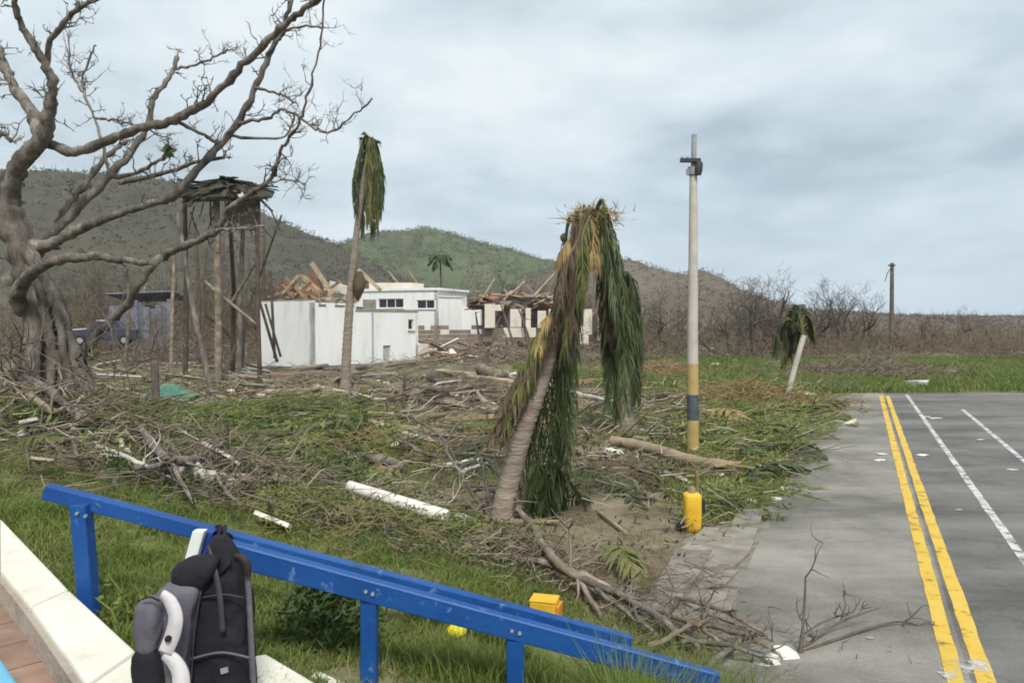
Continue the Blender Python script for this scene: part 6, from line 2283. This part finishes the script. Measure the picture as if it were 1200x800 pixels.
# dead bush thrown on the edge of the road
db = gp(930, 770)
stand_branch('dark leafless branch thrown on the pavement edge beside the lane', [
    [(938, 764, db.y, 0.022), (941, 735, db.y + 0.05, 0.012), (943, 705, db.y + 0.1, 0.010), (944, 676, db.y + 0.1, 0.006)],
    [(930, 772, db.y, 0.022), (950, 752, db.y + 0.15, 0.013), (985, 728, db.y + 0.35, 0.010), (1030, 712, db.y + 0.5, 0.006)],
    [(938, 745, db.y + 0.1, 0.010), (965, 728, db.y + 0.3, 0.008), (1000, 716, db.y + 0.45, 0.005)],
    [(935, 768, db.y, 0.014), (965, 775, db.y + 0.1, 0.011), (1000, 772, db.y + 0.2, 0.009), (1045, 782, db.y + 0.2, 0.005)],
    [(940, 766, db.y, 0.012), (955, 776, db.y, 0.011), (978, 790, db.y - 0.1, 0.010), (990, 775, db.y, 0.008), (1010, 772, db.y, 0.006)],
    [(930, 770, db.y, 0.016), (905, 752, db.y + 0.2, 0.013), (870, 735, db.y + 0.4, 0.010), (835, 722, db.y + 0.6, 0.007)],
    [(932, 770, db.y, 0.014), (900, 760, db.y + 0.1, 0.011), (860, 752, db.y + 0.2, 0.009), (815, 742, db.y + 0.4, 0.006)],
    [(925, 775, db.y, 0.013), (895, 790, db.y - 0.1, 0.011), (888, 800, db.y - 0.2, 0.009), (900, 830, db.y - 0.3, 0.006)],
    [(930, 770, db.y, 0.012), (925, 790, db.y - 0.1, 0.010), (915, 815, db.y - 0.2, 0.007)],
    [(936, 766, db.y, 0.016), (990, 745, db.y + 0.25, 0.012), (1050, 728, db.y + 0.5, 0.009), (1085, 735, db.y + 0.5, 0.005)],
    [(934, 770, db.y, 0.014), (980, 788, db.y - 0.1, 0.011), (1040, 792, db.y - 0.1, 0.008), (1075, 800, db.y - 0.15, 0.005)],
    [(905, 752, db.y + 0.2, 0.009), (880, 760, db.y + 0.1, 0.008), (850, 775, db.y, 0.005)]], 'bark_dark', None, db, twn=3, twl=0.28)
for i, (a, b, lab) in enumerate((((792, 700), (900, 748), 'uppermost of the grey sticks heaped at the low rail end'), ((800, 752), (905, 778), 'grey stick in the heap crossing the pavement foot'), ((770, 716), (860, 770), 'grey stick sloping into the weeds at the low rail end'), ((820, 790), (880, 745), 'grey stick slanting the other way in the roadside heap'), ((830, 735), (915, 770), 'pale stick lying nearest the road branch'), ((826, 704), (824, 730), 'short upright stick by the pavement slabs'), ((760, 760), (830, 730), 'crosswise stick over the end of the near railing'))):
    branch(lab, [(*a, 0.022, 0.10), ((a[0] + b[0]) / 2 + 4, (a[1] + b[1]) / 2 - 5, 0.02, 0.16), (*b, 0.014, 0.06)], 'bark_pale' if i % 2 else 'dead_wood', twn=4, twl=0.3)
litter('thin grey twigs heaped over the pavement at the low rail end', 740, 960, 4.9, 7.2, 1500, 1.0, 0.25, 0.15, 0.6, 63, 'litter', 0.003, 0.008, (0.2, 0.5))


def heap(label, cx, cy, rx, ry, n, h, mat, l0, l1, w0, w1, cat='twigs'):
    c = gp(cx, cy)
    m = n
    x = RNG.normal(c.x, rx, m)
    y_ = RNG.normal(c.y, ry, m)
    f = np.exp(-((x - c.x) / rx) ** 2 / 2 - ((y_ - c.y) / ry) ** 2 / 2)
    z = H(x, y_) + RNG.random(m) * h * f
    a = RNG.uniform(0, 6.28, m)
    dirs = np.stack([np.cos(a), np.sin(a) * 0.8, RNG.normal(0.05, 0.35, m)], -1)
    return sticks('twig_heap', label, np.stack([x, y_, z], -1), RNG.uniform(l0, l1, m), dirs, RNG.uniform(w0, w1, m), M[mat], cat)


heap('brown tangle of twigs behind the far railing, left of the white post', 290, 575, 0.9, 0.6, 560, 0.5, 'dead_wood', 0.25, 0.8, 0.004, 0.012)
heap('yellowish twiggy scrub just over the blue rails', 430, 630, 1.0, 0.5, 800, 0.35, 'grass_dry', 0.12, 0.45, 0.004, 0.008)
heap('grey twigs and splinters heaped at the left edge below the big tree', 50, 500, 1.8, 1.1, 450, 0.8, 'dead_wood', 0.3, 1.1, 0.006, 0.016)
heap('brown twigs heaped in the middle of the left pile', 180, 530, 1.6, 0.8, 320, 0.5, 'dead_wood', 0.3, 0.9, 0.005, 0.014)
heap('reddish brown dead leaf stalks heaped left of the central palm', 440, 530, 0.9, 0.7, 350, 0.4, 'timber_orange', 0.3, 0.9, 0.006, 0.014)
heap('brown twigs piled against the palm trunk foot', 610, 660, 0.5, 0.35, 700, 0.3, 'dead_wood', 0.15, 0.5, 0.004, 0.009)
heap('dry yellow brush heaped right of the utility pole', 880, 470, 1.5, 1.6, 1500, 0.6, 'frond_dry', 0.3, 1.0, 0.007, 0.018)
heap('orange brown dead brush behind the utility pole', 780, 440, 1.2, 1.6, 450, 0.6, 'timber_orange', 0.4, 1.2, 0.010, 0.022)
heap('grey brush heap at the far end of the road', 1020, 440, 2.2, 1.8, 1500, 0.9, 'dead_wood', 0.4, 1.3, 0.010, 0.022)
heap('tumbled brushwood in front of the ruined house', 600, 425, 4.0, 2.5, 1500, 1.0, 'dead_wood', 0.5, 1.8, 0.012, 0.03)
heap('brown brush heap between thin palm and lookout', 215, 425, 2.5, 2.5, 1500, 1.3, 'dead_wood', 0.5, 1.6, 0.012, 0.03)

def leaf_mass(label, px0, px1, d0, d1, n, hmax, size, mat, seed, thr=(0.42, 0.62)):
    x, y_ = px_field(n, px0, px1, d0, d1)
    dens = fbm(x * 0.9, y_ * 0.9, seed)
    k_ = off_road(x, y_, 0.1) & (dens > RNG.uniform(thr[0], thr[1], n))
    x, y_, dens = x[k_], y_[k_], dens[k_]
    m = len(x)
    z = H(x, y_) + RNG.random(m) * hmax * np.clip((dens - 0.40) * 5, 0.1, 1)
    p = np.stack([x, y_, z], -1)
    a = RNG.normal(0, 1, (m, 3))
    a /= np.linalg.norm(a, axis=1, keepdims=True)
    b = np.cross(a, RNG.normal(0, 1, (m, 3)))
    b /= np.linalg.norm(b, axis=1, keepdims=True)
    L_ = (RNG.uniform(0.5, 1.3, m) * size * np.clip(y_ / 10, 0.6, 2))[:, None]
    V_ = np.concatenate([p - a * L_, p + b * L_ * 0.28, p + a * L_, p - b * L_ * 0.28])
    i_ = np.arange(m)
    o = np_obj('leaf_litter', V_, np.stack([i_, i_ + m, i_ + 2 * m, i_ + 3 * m], -1), M[mat], smooth=False)
    return tag(o, label, 'leaves', kind='stuff')


leaf_mass('dark green broken foliage in clumps over the left pile', -20, 430, 9.5, 19, 20000, 0.42, 0.07, 'bush', 111)
leaf_mass('olive broken foliage in clumps over the left pile', -20, 470, 8.5, 20, 14000, 0.38, 0.07, 'shred', 117)
leaf_mass('yellow green leafy scrub just behind the rails', 300, 640, 6.2, 8.6, 9000, 0.28, 0.045, 'shred', 123, (0.35, 0.6))
leaf_mass('dark leaf clumps in the scrub behind the rails', 120, 640, 6.2, 9.2, 12000, 0.25, 0.045, 'bush', 131)
leaf_mass('brown dead leaves strewn over the waste ground', 100, 900, 8, 34, 16000, 0.12, 0.06, 'timber_dark', 137, (0.4, 0.65))
leaf_mass('green broken foliage on the verge by the lane', 790, 980, 9, 26, 5500, 0.25, 0.06, 'shred', 141)

# fallen fronds on the ground
FR = [((280, 470), (380, 500), 'frond_green', 'green fallen frond in the middle of the left pile'), ((150, 495), (260, 480), 'frond_olive', 'olive fallen frond in front of the green tarp'), ((300, 500), (395, 478), 'frond_green', 'green fallen frond pointing at the thin palm'),
      ((110, 470), (215, 500), 'frond_green', 'green fallen frond beside the big tree foot'), ((350, 515), (250, 500), 'frond_green', 'green fallen frond above the bright white plank'), ((330, 535), (420, 520), 'frond_olive', 'olive fallen frond left of the reddish stalks'),
      ((400, 500), (460, 545), 'frond_dry', 'dry orange frond lying left of the crooked stems'), ((440, 510), (520, 548), 'frond_dry', 'dry tan frond nearest the crooked stems'), ((410, 510), (430, 560), 'frond_brown', 'brown frond hanging over the dip left of centre'),
      ((680, 545), (745, 590), 'frond_green', 'dark green frond on soil right of the central palm'), ((690, 540), (770, 575), 'frond_brown', 'brown frond under the long log'), ((600, 520), (520, 535), 'frond_green', 'dark green frond left of the leaning trunk'), ((590, 505), (545, 560), 'frond_green', 'dark green frond drooping left at the palm base'),
      ((860, 570), (945, 550), 'frond_green', 'green frond at the lane edge right of the pole'), ((850, 540), (940, 525), 'frond_green', 'green frond just right of the pole foot'), ((870, 515), (960, 500), 'frond_olive', 'olive frond at the widest bulge of the verge'), ((900, 505), (965, 540), 'frond_green', 'green frond reaching over the lane edge'),
      ((830, 590), (900, 600), 'frond_green', 'green frond right of the yellow canister'), ((760, 460), (700, 475), 'frond_green', 'dark frond left of the pole beside the palm stump'), ((745, 470), (800, 465), 'frond_green', 'dark green frond touching the pole'), ((930, 490), (990, 470), 'frond_olive', 'olive frond under the leaning palm'),
      ((960, 485), (1000, 500), 'frond_olive', 'yellow green frond at the lane edge by the leaning palm'), ((700, 470), (760, 490), 'frond_green', 'green frond across the palm stump foot'), ((820, 480), (880, 505), 'frond_dry', 'dry frond just right of the black pole band'), ((840, 460), (905, 450), 'frond_dry', 'dry frond among the yellow brush'),
      ((20, 520), (110, 540), 'frond_olive', 'olive frond at the left edge below the twig heap'), ((450, 560), (380, 550), 'frond_olive', 'olive frond above the long white post'), ((720, 640), (760, 690), 'frond_olive', 'small olive frond right of the forked branch')]
for i, (a, b, mt, lab) in enumerate(FR):
    pa, pb_ = gp(*a, 0.08), gp(*b, 0.05)
    mid = pa.lerp(pb_, 0.5) + Vector((random.gauss(0, 0.1), random.gauss(0, 0.1), random.uniform(0.08, 0.25)))
    o = frond([pa, mid, pb_], 0.16 + 0.13 * (pa - pb_).length, 34, M[mt], None, 1200 + i, 0.35, 0.012 + 0.0011 * pa.y, 0.018, 1.0, 'fallen_frond', loc=(mid.x, mid.y, Hs(mid.x, mid.y)))
    tag(o, lab, 'palm frond')

# crumpled teal tarp
c0 = gp(195, 470)
tv, tf_ = [], []
NT = 18
for j in range(NT):
    for i in range(NT):
        u_, v_ = i / (NT - 1) - 0.5, j / (NT - 1) - 0.5
        x = c0.x + u_ * 1.9 + 0.12 * math.sin(9 * v_)
        y_ = c0.y + v_ * 1.6 + 0.10 * math.sin(7 * u_)
        z = Hs(x, y_) + 0.06 + 0.42 * math.exp(-(u_ / 0.35) ** 2 - (v_ / 0.3) ** 2) + 0.34 * (float(fbm(np.array([u_ * 6.0]), np.array([v_ * 6.0]), 40)[0]) - 0.45)
        tv.append((x, y_, max(z, Hs(x, y_) + 0.015)))
tf_ = [(j * NT + i, j * NT + i + 1, (j + 1) * NT + i + 1, (j + 1) * NT + i) for j in range(NT - 1) for i in range(NT - 1)]
m_ = MB()
m_.add(tv, tf_, False)
o = m_.build('tarp', M['tarp_teal'], None, c0)
s_ = o.modifiers.new('thick', 'SOLIDIFY')
s_.thickness = 0.01
tag(o, 'crumpled teal green tarp lying right of the big tree', 'tarp')

# yellow crate lying half behind the rail, yellow ball under it
g0 = gp(638, 727)
cr = thing('yellow_crate', 'yellow orange box lying behind the low part of the rails', 'box', g0)
m_ = MB()
q = Vector((0.94, -0.25, 0.0)).normalized()
q2 = Vector((0.25, 0.94, 0))
m_.box(g0 + Vector((0, 0, 0.085)), q * 0.11, q2 * 0.09, Vector((0, 0, 0.085)))
m_.build('body', M['yellow_plastic'], cr, bevel=0.012)
m_ = MB()
m_.box(g0 + q * 0.125 + Vector((0, 0, 0.075)), q * 0.013, q2 * 0.082, Vector((0, 0, 0.07)))
m_.build('end_panel', M['orange_plastic'], cr, bevel=0.005)
m_ = MB()
m_.box(g0 + Vector((0, 0, 0.178)), q * 0.112, q2 * 0.092, Vector((0, 0, 0.007)))
m_.build('lid', M['yellow_plastic'], cr, bevel=0.004)
g0 = gp(535, 748)
m_ = MB()
R_ = 0.052
vs, fs = [], []
for i in range(9):
    th_ = math.pi * i / 8
    for j in range(14):
        ph = 2 * math.pi * j / 14
        k_ = 1 + 0.05 * math.sin(3 * ph + i)
        vs.append(g0 + Vector((math.sin(th_) * math.cos(ph) * R_ * 1.2 * k_, math.sin(th_) * math.sin(ph) * R_ * k_, R_ * 0.8 * math.cos(th_) + R_ * 0.75)))
for i in range(8):
    for j in range(14):
        fs.append((i * 14 + j, (i + 1) * 14 + j, (i + 1) * 14 + (j + 1) % 14, i * 14 + (j + 1) % 14))
m_.add(vs, fs, True)
tag(m_.build('yellow_fruit', M['ball_yellow'], None, g0), 'bright yellow round fruit in the grass under the rails', 'fruit')

# small bush under the near rail
g0 = gp(385, 745)
bush = thing('bush', 'small dark green bush under the rails left of the middle post', 'bush', g0)
m_ = MB()
for i in range(1500):
    a, rr_ = rb.uniform(0, 6.28), rb.random() ** 0.5
    hh = rb.random()
    k_ = math.sqrt(max(0, 1 - hh * hh))
    c = g0 + Vector((math.cos(a) * 0.30 * rr_ * k_, math.sin(a) * 0.26 * rr_ * k_, 0.02 + hh * 0.30))
    d = Vector((rb.gauss(0, 1), rb.gauss(0, 1), rb.gauss(0.4, 0.8))).normalized() * rb.uniform(0.02, 0.05)
    w = d.cross(Vector((rb.gauss(0, 1), rb.gauss(0, 1), 1))).normalized() * 0.009
    m_.add([c - d, c + w, c + d, c - w], [(0, 1, 2, 3)])
tag(m_.build('foliage', M['bush'], bush), kind='stuff')
m_ = MB()
for i in range(7):
    a = rb.uniform(0, 6.28)
    m_.tube([g0, g0 + Vector((math.cos(a) * 0.1, math.sin(a) * 0.1, 0.12)), g0 + Vector((math.cos(a) * 0.2, math.sin(a) * 0.18, 0.26))], [0.008, 0.006, 0.003], 4)
m_.build('stem', M['dead_wood'], bush)
# weeds at the foot of the left post
g0 = gp(140, 725)
wd = thing('leafy_weed', 'leafy weed with pale stalks at the foot of the left blue post', 'weed', g0)
for (a, b) in (((157, 735), (126, 672)), ((150, 740), (140, 690)), ((150, 740), (172, 700)), ((157, 735), (180, 690)), ((140, 738), (112, 700))):
    m_ = MB()
    pa = gp(*a)
    pb_ = at(b[0], b[1], pa.y)
    m_.tube([pa, pa.lerp(pb_, 0.5) + Vector((0.02, 0, 0.02)), pb_], [0.009, 0.008, 0.004], 5)
    for i in range(16):
        p = pa.lerp(pb_, rb.uniform(0.2, 1.0))
        d = Vector((rb.gauss(0, 1), rb.gauss(0, 1), rb.gauss(0.3, 0.6))).normalized() * rb.uniform(0.03, 0.07)
        w = d.cross(Vector((rb.gauss(0, 1), rb.gauss(0, 1), 1))).normalized() * 0.013
        m_.add([p, p + d * 0.5 + w, p + d, p + d * 0.5 - w], [(0, 1, 2, 3)])
    m_.build('stalk', M['grass'], wd)

# ------------------------------------------------------------------ scraps
def scrap(px, py, size, label, group=None, mat='scrap_white', flat=0.35, on_road=False):
    if on_road:
        t = (0.012 - CAM_H) / ray(px, py).z
        c = Vector((0, 0, CAM_H)) + ray(px, py) * t
    else:
        c = gp(px, py, 0.03)
    m = MB()
    n = random.randint(5, 7)
    a0 = random.uniform(0, 6.28)
    vs = []
    for z in (0, 1):
        for i in range(n):
            a = a0 + 2 * math.pi * i / n
            r = size * random.uniform(0.6, 1.1) * (1.25 if abs(math.cos(a)) > 0.7 else 0.75)
            vs.append(c + Vector((math.cos(a) * r, math.sin(a) * r, z * size * flat * random.uniform(0.5, 1.2))))
    m.add(vs, [tuple(range(n))[::-1], tuple(range(n, 2 * n))] + [(i, (i + 1) % n, n + (i + 1) % n, n + i) for i in range(n)])
    tag(m.build('debris_scrap', M[mat], None, c), label, 'scrap', group)


for (px, py, s) in ((983, 525, 0.10), (990, 539, 0.09), (1002, 533, 0.07), (1033, 532, 0.16), (1031, 539, 0.14), (1080, 533, 0.14), (1123, 597, 0.07), (1149, 515, 0.12), (1095, 490, 0.22), (1085, 488, 0.15), (1187, 550, 0.12), (1020, 747, 0.045)):
    scrap(px, py, s * 0.7, 'small pale scrap lying on the road surface', 'pale scraps on the road', mat='concrete_pale' if s < 0.1 else 'scrap_white', on_road=True, flat=0.12)
for (px, py, s) in ((833, 411, 0.5), (850, 417, 0.3), (879, 412, 0.5), (860, 424, 0.3), (838, 428, 0.25), (868, 430, 0.25), (845, 436, 0.2), (820, 405, 0.3), (905, 440, 0.2)):
    scrap(px, py, s, 'white scrap scattered on the grass behind the utility pole', 'white scraps behind the pole', flat=0.4)
for (px, py, s, lab) in ((1078, 453, 0.42, 'white sheet lying on the grass just beyond the road end'), (1018, 436, 0.35, 'pale lump on the brush heap at the road end'), (933, 464, 0.35, 'white lump at the foot of the leaning palm'), (948, 466, 0.25, 'smaller white lump right of the leaning palm foot'), (993, 499, 0.28, 'yellowish slab at the lane edge by the leaning palm'),
                         (722, 661, 0.12, 'white rag on soil left of the pavement slabs'), (742, 664, 0.08, 'small white rag beside the bigger white rag'), (880, 590, 0.09, 'white scrap in grass at the lane edge'), (918, 574, 0.08, 'pale scrap nearest the lane edge below the verge bulge'), (910, 586, 0.08, 'pale scrap in the verge grass between two others'),
                         (898, 779, 0.09, 'white rag under the leafless branch on the pavement'), (915, 772, 0.11, 'bright white plastic in the roadside branch'), (770, 690, 0.06, 'pale chip beside the pavement slabs'), (523, 634, 0.05, 'white pebble sized scrap above the rails'),
                         (35, 490, 0.25, 'grey board scrap in the left edge heap'), (140, 380, 0.5, 'white scrap caught beside the wrecked car'), (572, 592, 0.06, 'pale chip at the left of the palm trunk'), (600, 440, 0.3, 'white lump on the ground below the ruined house'), (580, 410, 0.35, 'yellowish slab in front of the ruined house')):
    scrap(px, py, s, lab, flat=0.5)
rs_ = random.Random(3)
for i in range(46):
    px, py = rs_.uniform(20, 640), rs_.uniform(425, 500)
    scrap(px, py, rs_.uniform(0.06, 0.22), 'small piece of pale rubble on the waste ground before the white building', 'pale rubble on the waste ground', rs_.choice(['scrap_white', 'concrete_pale', 'timber', 'timber']), 0.4)
for i in range(84):
    px, py = rs_.uniform(20, 640), rs_.uniform(412, 560)
    if px < 330 and py > 520:
        py -= 60
    dx = rs_.uniform(10, 48)
    plank('plank', 'broken board', 'plank', (px, py), (px + dx, py + rs_.uniform(-6, 9)), rs_.uniform(0.08, 0.24), rs_.uniform(0.03, 0.07), rs_.choice(['timber', 'dead_wood', 'timber_dark', 'wall_brown', 'timber', 'pale_trunk', 'plank_white', 'timber_orange']), (rs_.uniform(0.04, 0.3), rs_.uniform(0.03, 0.2)), 'broken boards on the waste ground', rs_.uniform(0, 1))
for i in range(22):
    px, py = rs_.uniform(640, 930), rs_.uniform(415, 560)
    dx = rs_.uniform(8, 26)
    plank('plank', 'broken board', 'plank', (px, py), (px + dx, py + rs_.uniform(-4, 7)), rs_.uniform(0.06, 0.16), 0.04, rs_.choice(['timber', 'dead_wood', 'timber_orange', 'timber_dark', 'pale_trunk']), (0.05, 0.12), 'broken boards around the pole', rs_.uniform(0, 1))
for i in range(38):
    px, py = rs_.uniform(150, 600), rs_.uniform(425, 560)
    L_ = rs_.uniform(40, 130)
    r0 = rs_.uniform(0.05, 0.13)
    sl = rs_.gauss(0.05, 0.14)
    o = branch('fallen trunk', [(px, py, r0, r0), (px + L_ * 0.35, py + L_ * 0.35 * sl + rs_.gauss(0, 1.5), r0 * 0.95, r0 * 1.3), (px + L_ * 0.7, py + L_ * 0.7 * sl + rs_.gauss(0, 1.5), r0 * 0.85, r0 * 1.2), (px + L_, py + L_ * sl, r0 * 0.75, r0)], rs_.choice(['bark_pale', 'dead_wood', 'bark_dark', 'palm_bark', 'pale_trunk']), cat='log', name='log', sides=9, twn=1, twl=0.5)
    o['group'] = 'fallen trunks of the debris field'
for i in range(60):
    px, py = rs_.uniform(20, 960), rs_.uniform(418, 560)
    if px > 850:
        py = min(py, 500)
    if px < 330 and py > 520:
        py -= 60
    scrap(px, py, rs_.uniform(0.05, 0.16), 'white fragment', 'white fragments in the debris', rs_.choice(['scrap_white', 'plank_white', 'pale_trunk', 'scrap_white']), 0.5)
for i in range(46):
    px, py = rs_.uniform(-10, 620), rs_.uniform(455, 600)
    if px < 330 and py > 560:
        py -= 70
    L_ = rs_.uniform(35, 120)
    a_ = rs_.gauss(0.15, 0.45)
    r0 = rs_.uniform(0.012, 0.04)
    pts_ = []
    for q in range(4):
        t = q / 3
        pts_.append((px + math.cos(a_) * L_ * t + rs_.gauss(0, 4), py + math.sin(a_) * L_ * t * 0.6 + rs_.gauss(0, 4), r0 * (1 - 0.55 * t), rs_.uniform(0.05, 0.35)))
    o = branch('fallen branch', pts_, rs_.choice(['bark_pale', 'dead_wood', 'pale_trunk', 'bark_dark', 'bark_pale']), twn=4, twl=0.35)
    o['group'] = 'fallen branches of the debris field'

# ------------------------------------------------------------------ labels that single out look-alikes by their order from the left
ORD = ['first', 'second', 'third', 'fourth', 'fifth', 'sixth', 'seventh', 'eighth', 'ninth', 'tenth', 'eleventh', 'twelfth', 'thirteenth', 'fourteenth', 'fifteenth', 'sixteenth', 'seventeenth', 'eighteenth', 'nineteenth', 'twentieth']


def px_of(o):
    p = o.matrix_basis.translation
    return 600 + FPX * p.x / max(p.y, 0.1)


def single_out(group, what, marks):
    """marks: (px, landmark); each thing is named by the pair of landmarks it lies between and its order there"""
    bins = {}
    for o in SC.objects:
        if o.parent is None and o.get('group') == group:
            p = px_of(o)
            k_ = sum(1 for m, _ in marks if p > m)
            bins.setdefault(k_, []).append((p, o))
    for k_, lst in bins.items():
        lst.sort(key=lambda t: t[0])
        lo_ = marks[k_ - 1][1] if k_ > 0 else None
        hi_ = marks[k_][1] if k_ < len(marks) else None
        place = 'between %s and %s' % (lo_, hi_) if lo_ and hi_ else ('right of %s' % lo_ if lo_ else 'left of %s' % hi_)
        for i, (p, o) in enumerate(lst):
            o['label'] = '%s %s, %s from the left' % (what, place, ORD[min(i, 19)])


single_out('broken boards on the waste ground', 'broken board', [(75, 'big tree'), (130, 'wrecked car'), (183, 'stump post'), (270, 'lookout'), (405, 'thin palm'), (473, 'dark stake'), (600, 'central palm trunk')])
single_out('fallen branches of the debris field', 'fallen branch', [(75, 'big tree'), (143, 'forked branch'), (240, 'bright white plank'), (330, 'green frond'), (405, 'thin palm'), (473, 'dark stake'), (545, 'crooked stems')])
single_out('fallen trunks of the debris field', 'fallen trunk', [(183, 'stump post'), (240, 'bright white plank'), (330, 'green frond'), (405, 'thin palm'), (473, 'dark stake'), (545, 'crooked stems')])
single_out('white fragments in the debris', 'white fragment', [(75, 'big tree'), (183, 'stump post'), (270, 'lookout'), (405, 'thin palm'), (473, 'dark stake'), (600, 'central palm trunk'), (733, 'palm stump'), (812, 'utility pole')])
single_out('pale rubble on the waste ground', 'pale rubble piece', [(75, 'big tree'), (183, 'stump post'), (270, 'lookout'), (405, 'thin palm'), (473, 'dark stake'), (600, 'central palm trunk')])
single_out('broken boards around the pole', 'broken board', [(733, 'palm stump'), (812, 'utility pole')])
single_out('pale scraps on the road', 'pale road scrap', [(1045, 'yellow lines'), (1120, 'white line')])
single_out('white scraps behind the pole', 'white grass scrap', [(812, 'utility pole'), (872, 'wide dark tree')])
single_out('bare trees of the far thicket', 'far bare tree', [(750, 'hanging fronds'), (812, 'utility pole'), (850, 'brown hill end'), (884, 'wide dark tree'), (935, 'leaning palm'), (982, 'pale trunk tree'), (1045, 'far pole')])
single_out('snapped trunks in the distance', 'snapped bare trunk', [(183, 'stump post'), (270, 'lookout'), (330, 'white building corner'), (600, 'ruined house'), (733, 'palm stump'), (812, 'utility pole'), (884, 'wide dark tree'), (935, 'leaning palm')])
single_out('bare trees behind the ruined house', 'bare tree behind the ruins', [(610, 'red roof')])
single_out('bare trees left of the white building', 'bare brown tree', [(110, 'wrecked car'), (183, 'stump post'), (253, 'lookout post')])
single_out('bare trees behind the white buildings', 'bare tree', [(405, 'thin palm'), (516, 'far palm')])

# ------------------------------------------------------------------ air
hz = MB()
hz.abox(-950, 950, -250, 950, -5, 58)
haze = hz.build('haze', None)
haze.data.materials.clear()
hm_ = bpy.data.materials.new('haze')
hm_.use_nodes = True
hn, hl = hm_.node_tree.nodes, hm_.node_tree.links
hn.clear()
ho = hn.new('ShaderNodeOutputMaterial')
hv = hn.new('ShaderNodeVolumePrincipled')
hv.inputs['Color'].default_value = (0.86, 0.91, 0.96, 1)
hv.inputs['Density'].default_value = 0.00045
hl.new(hv.outputs[0], ho.inputs['Volume'])
haze.data.materials.append(hm_)
tag(haze, kind='stuff')
print('triangles about', sum(sum(len(p.vertices) - 2 for p in o.data.polygons) for o in SC.objects if o.type == 'MESH'))
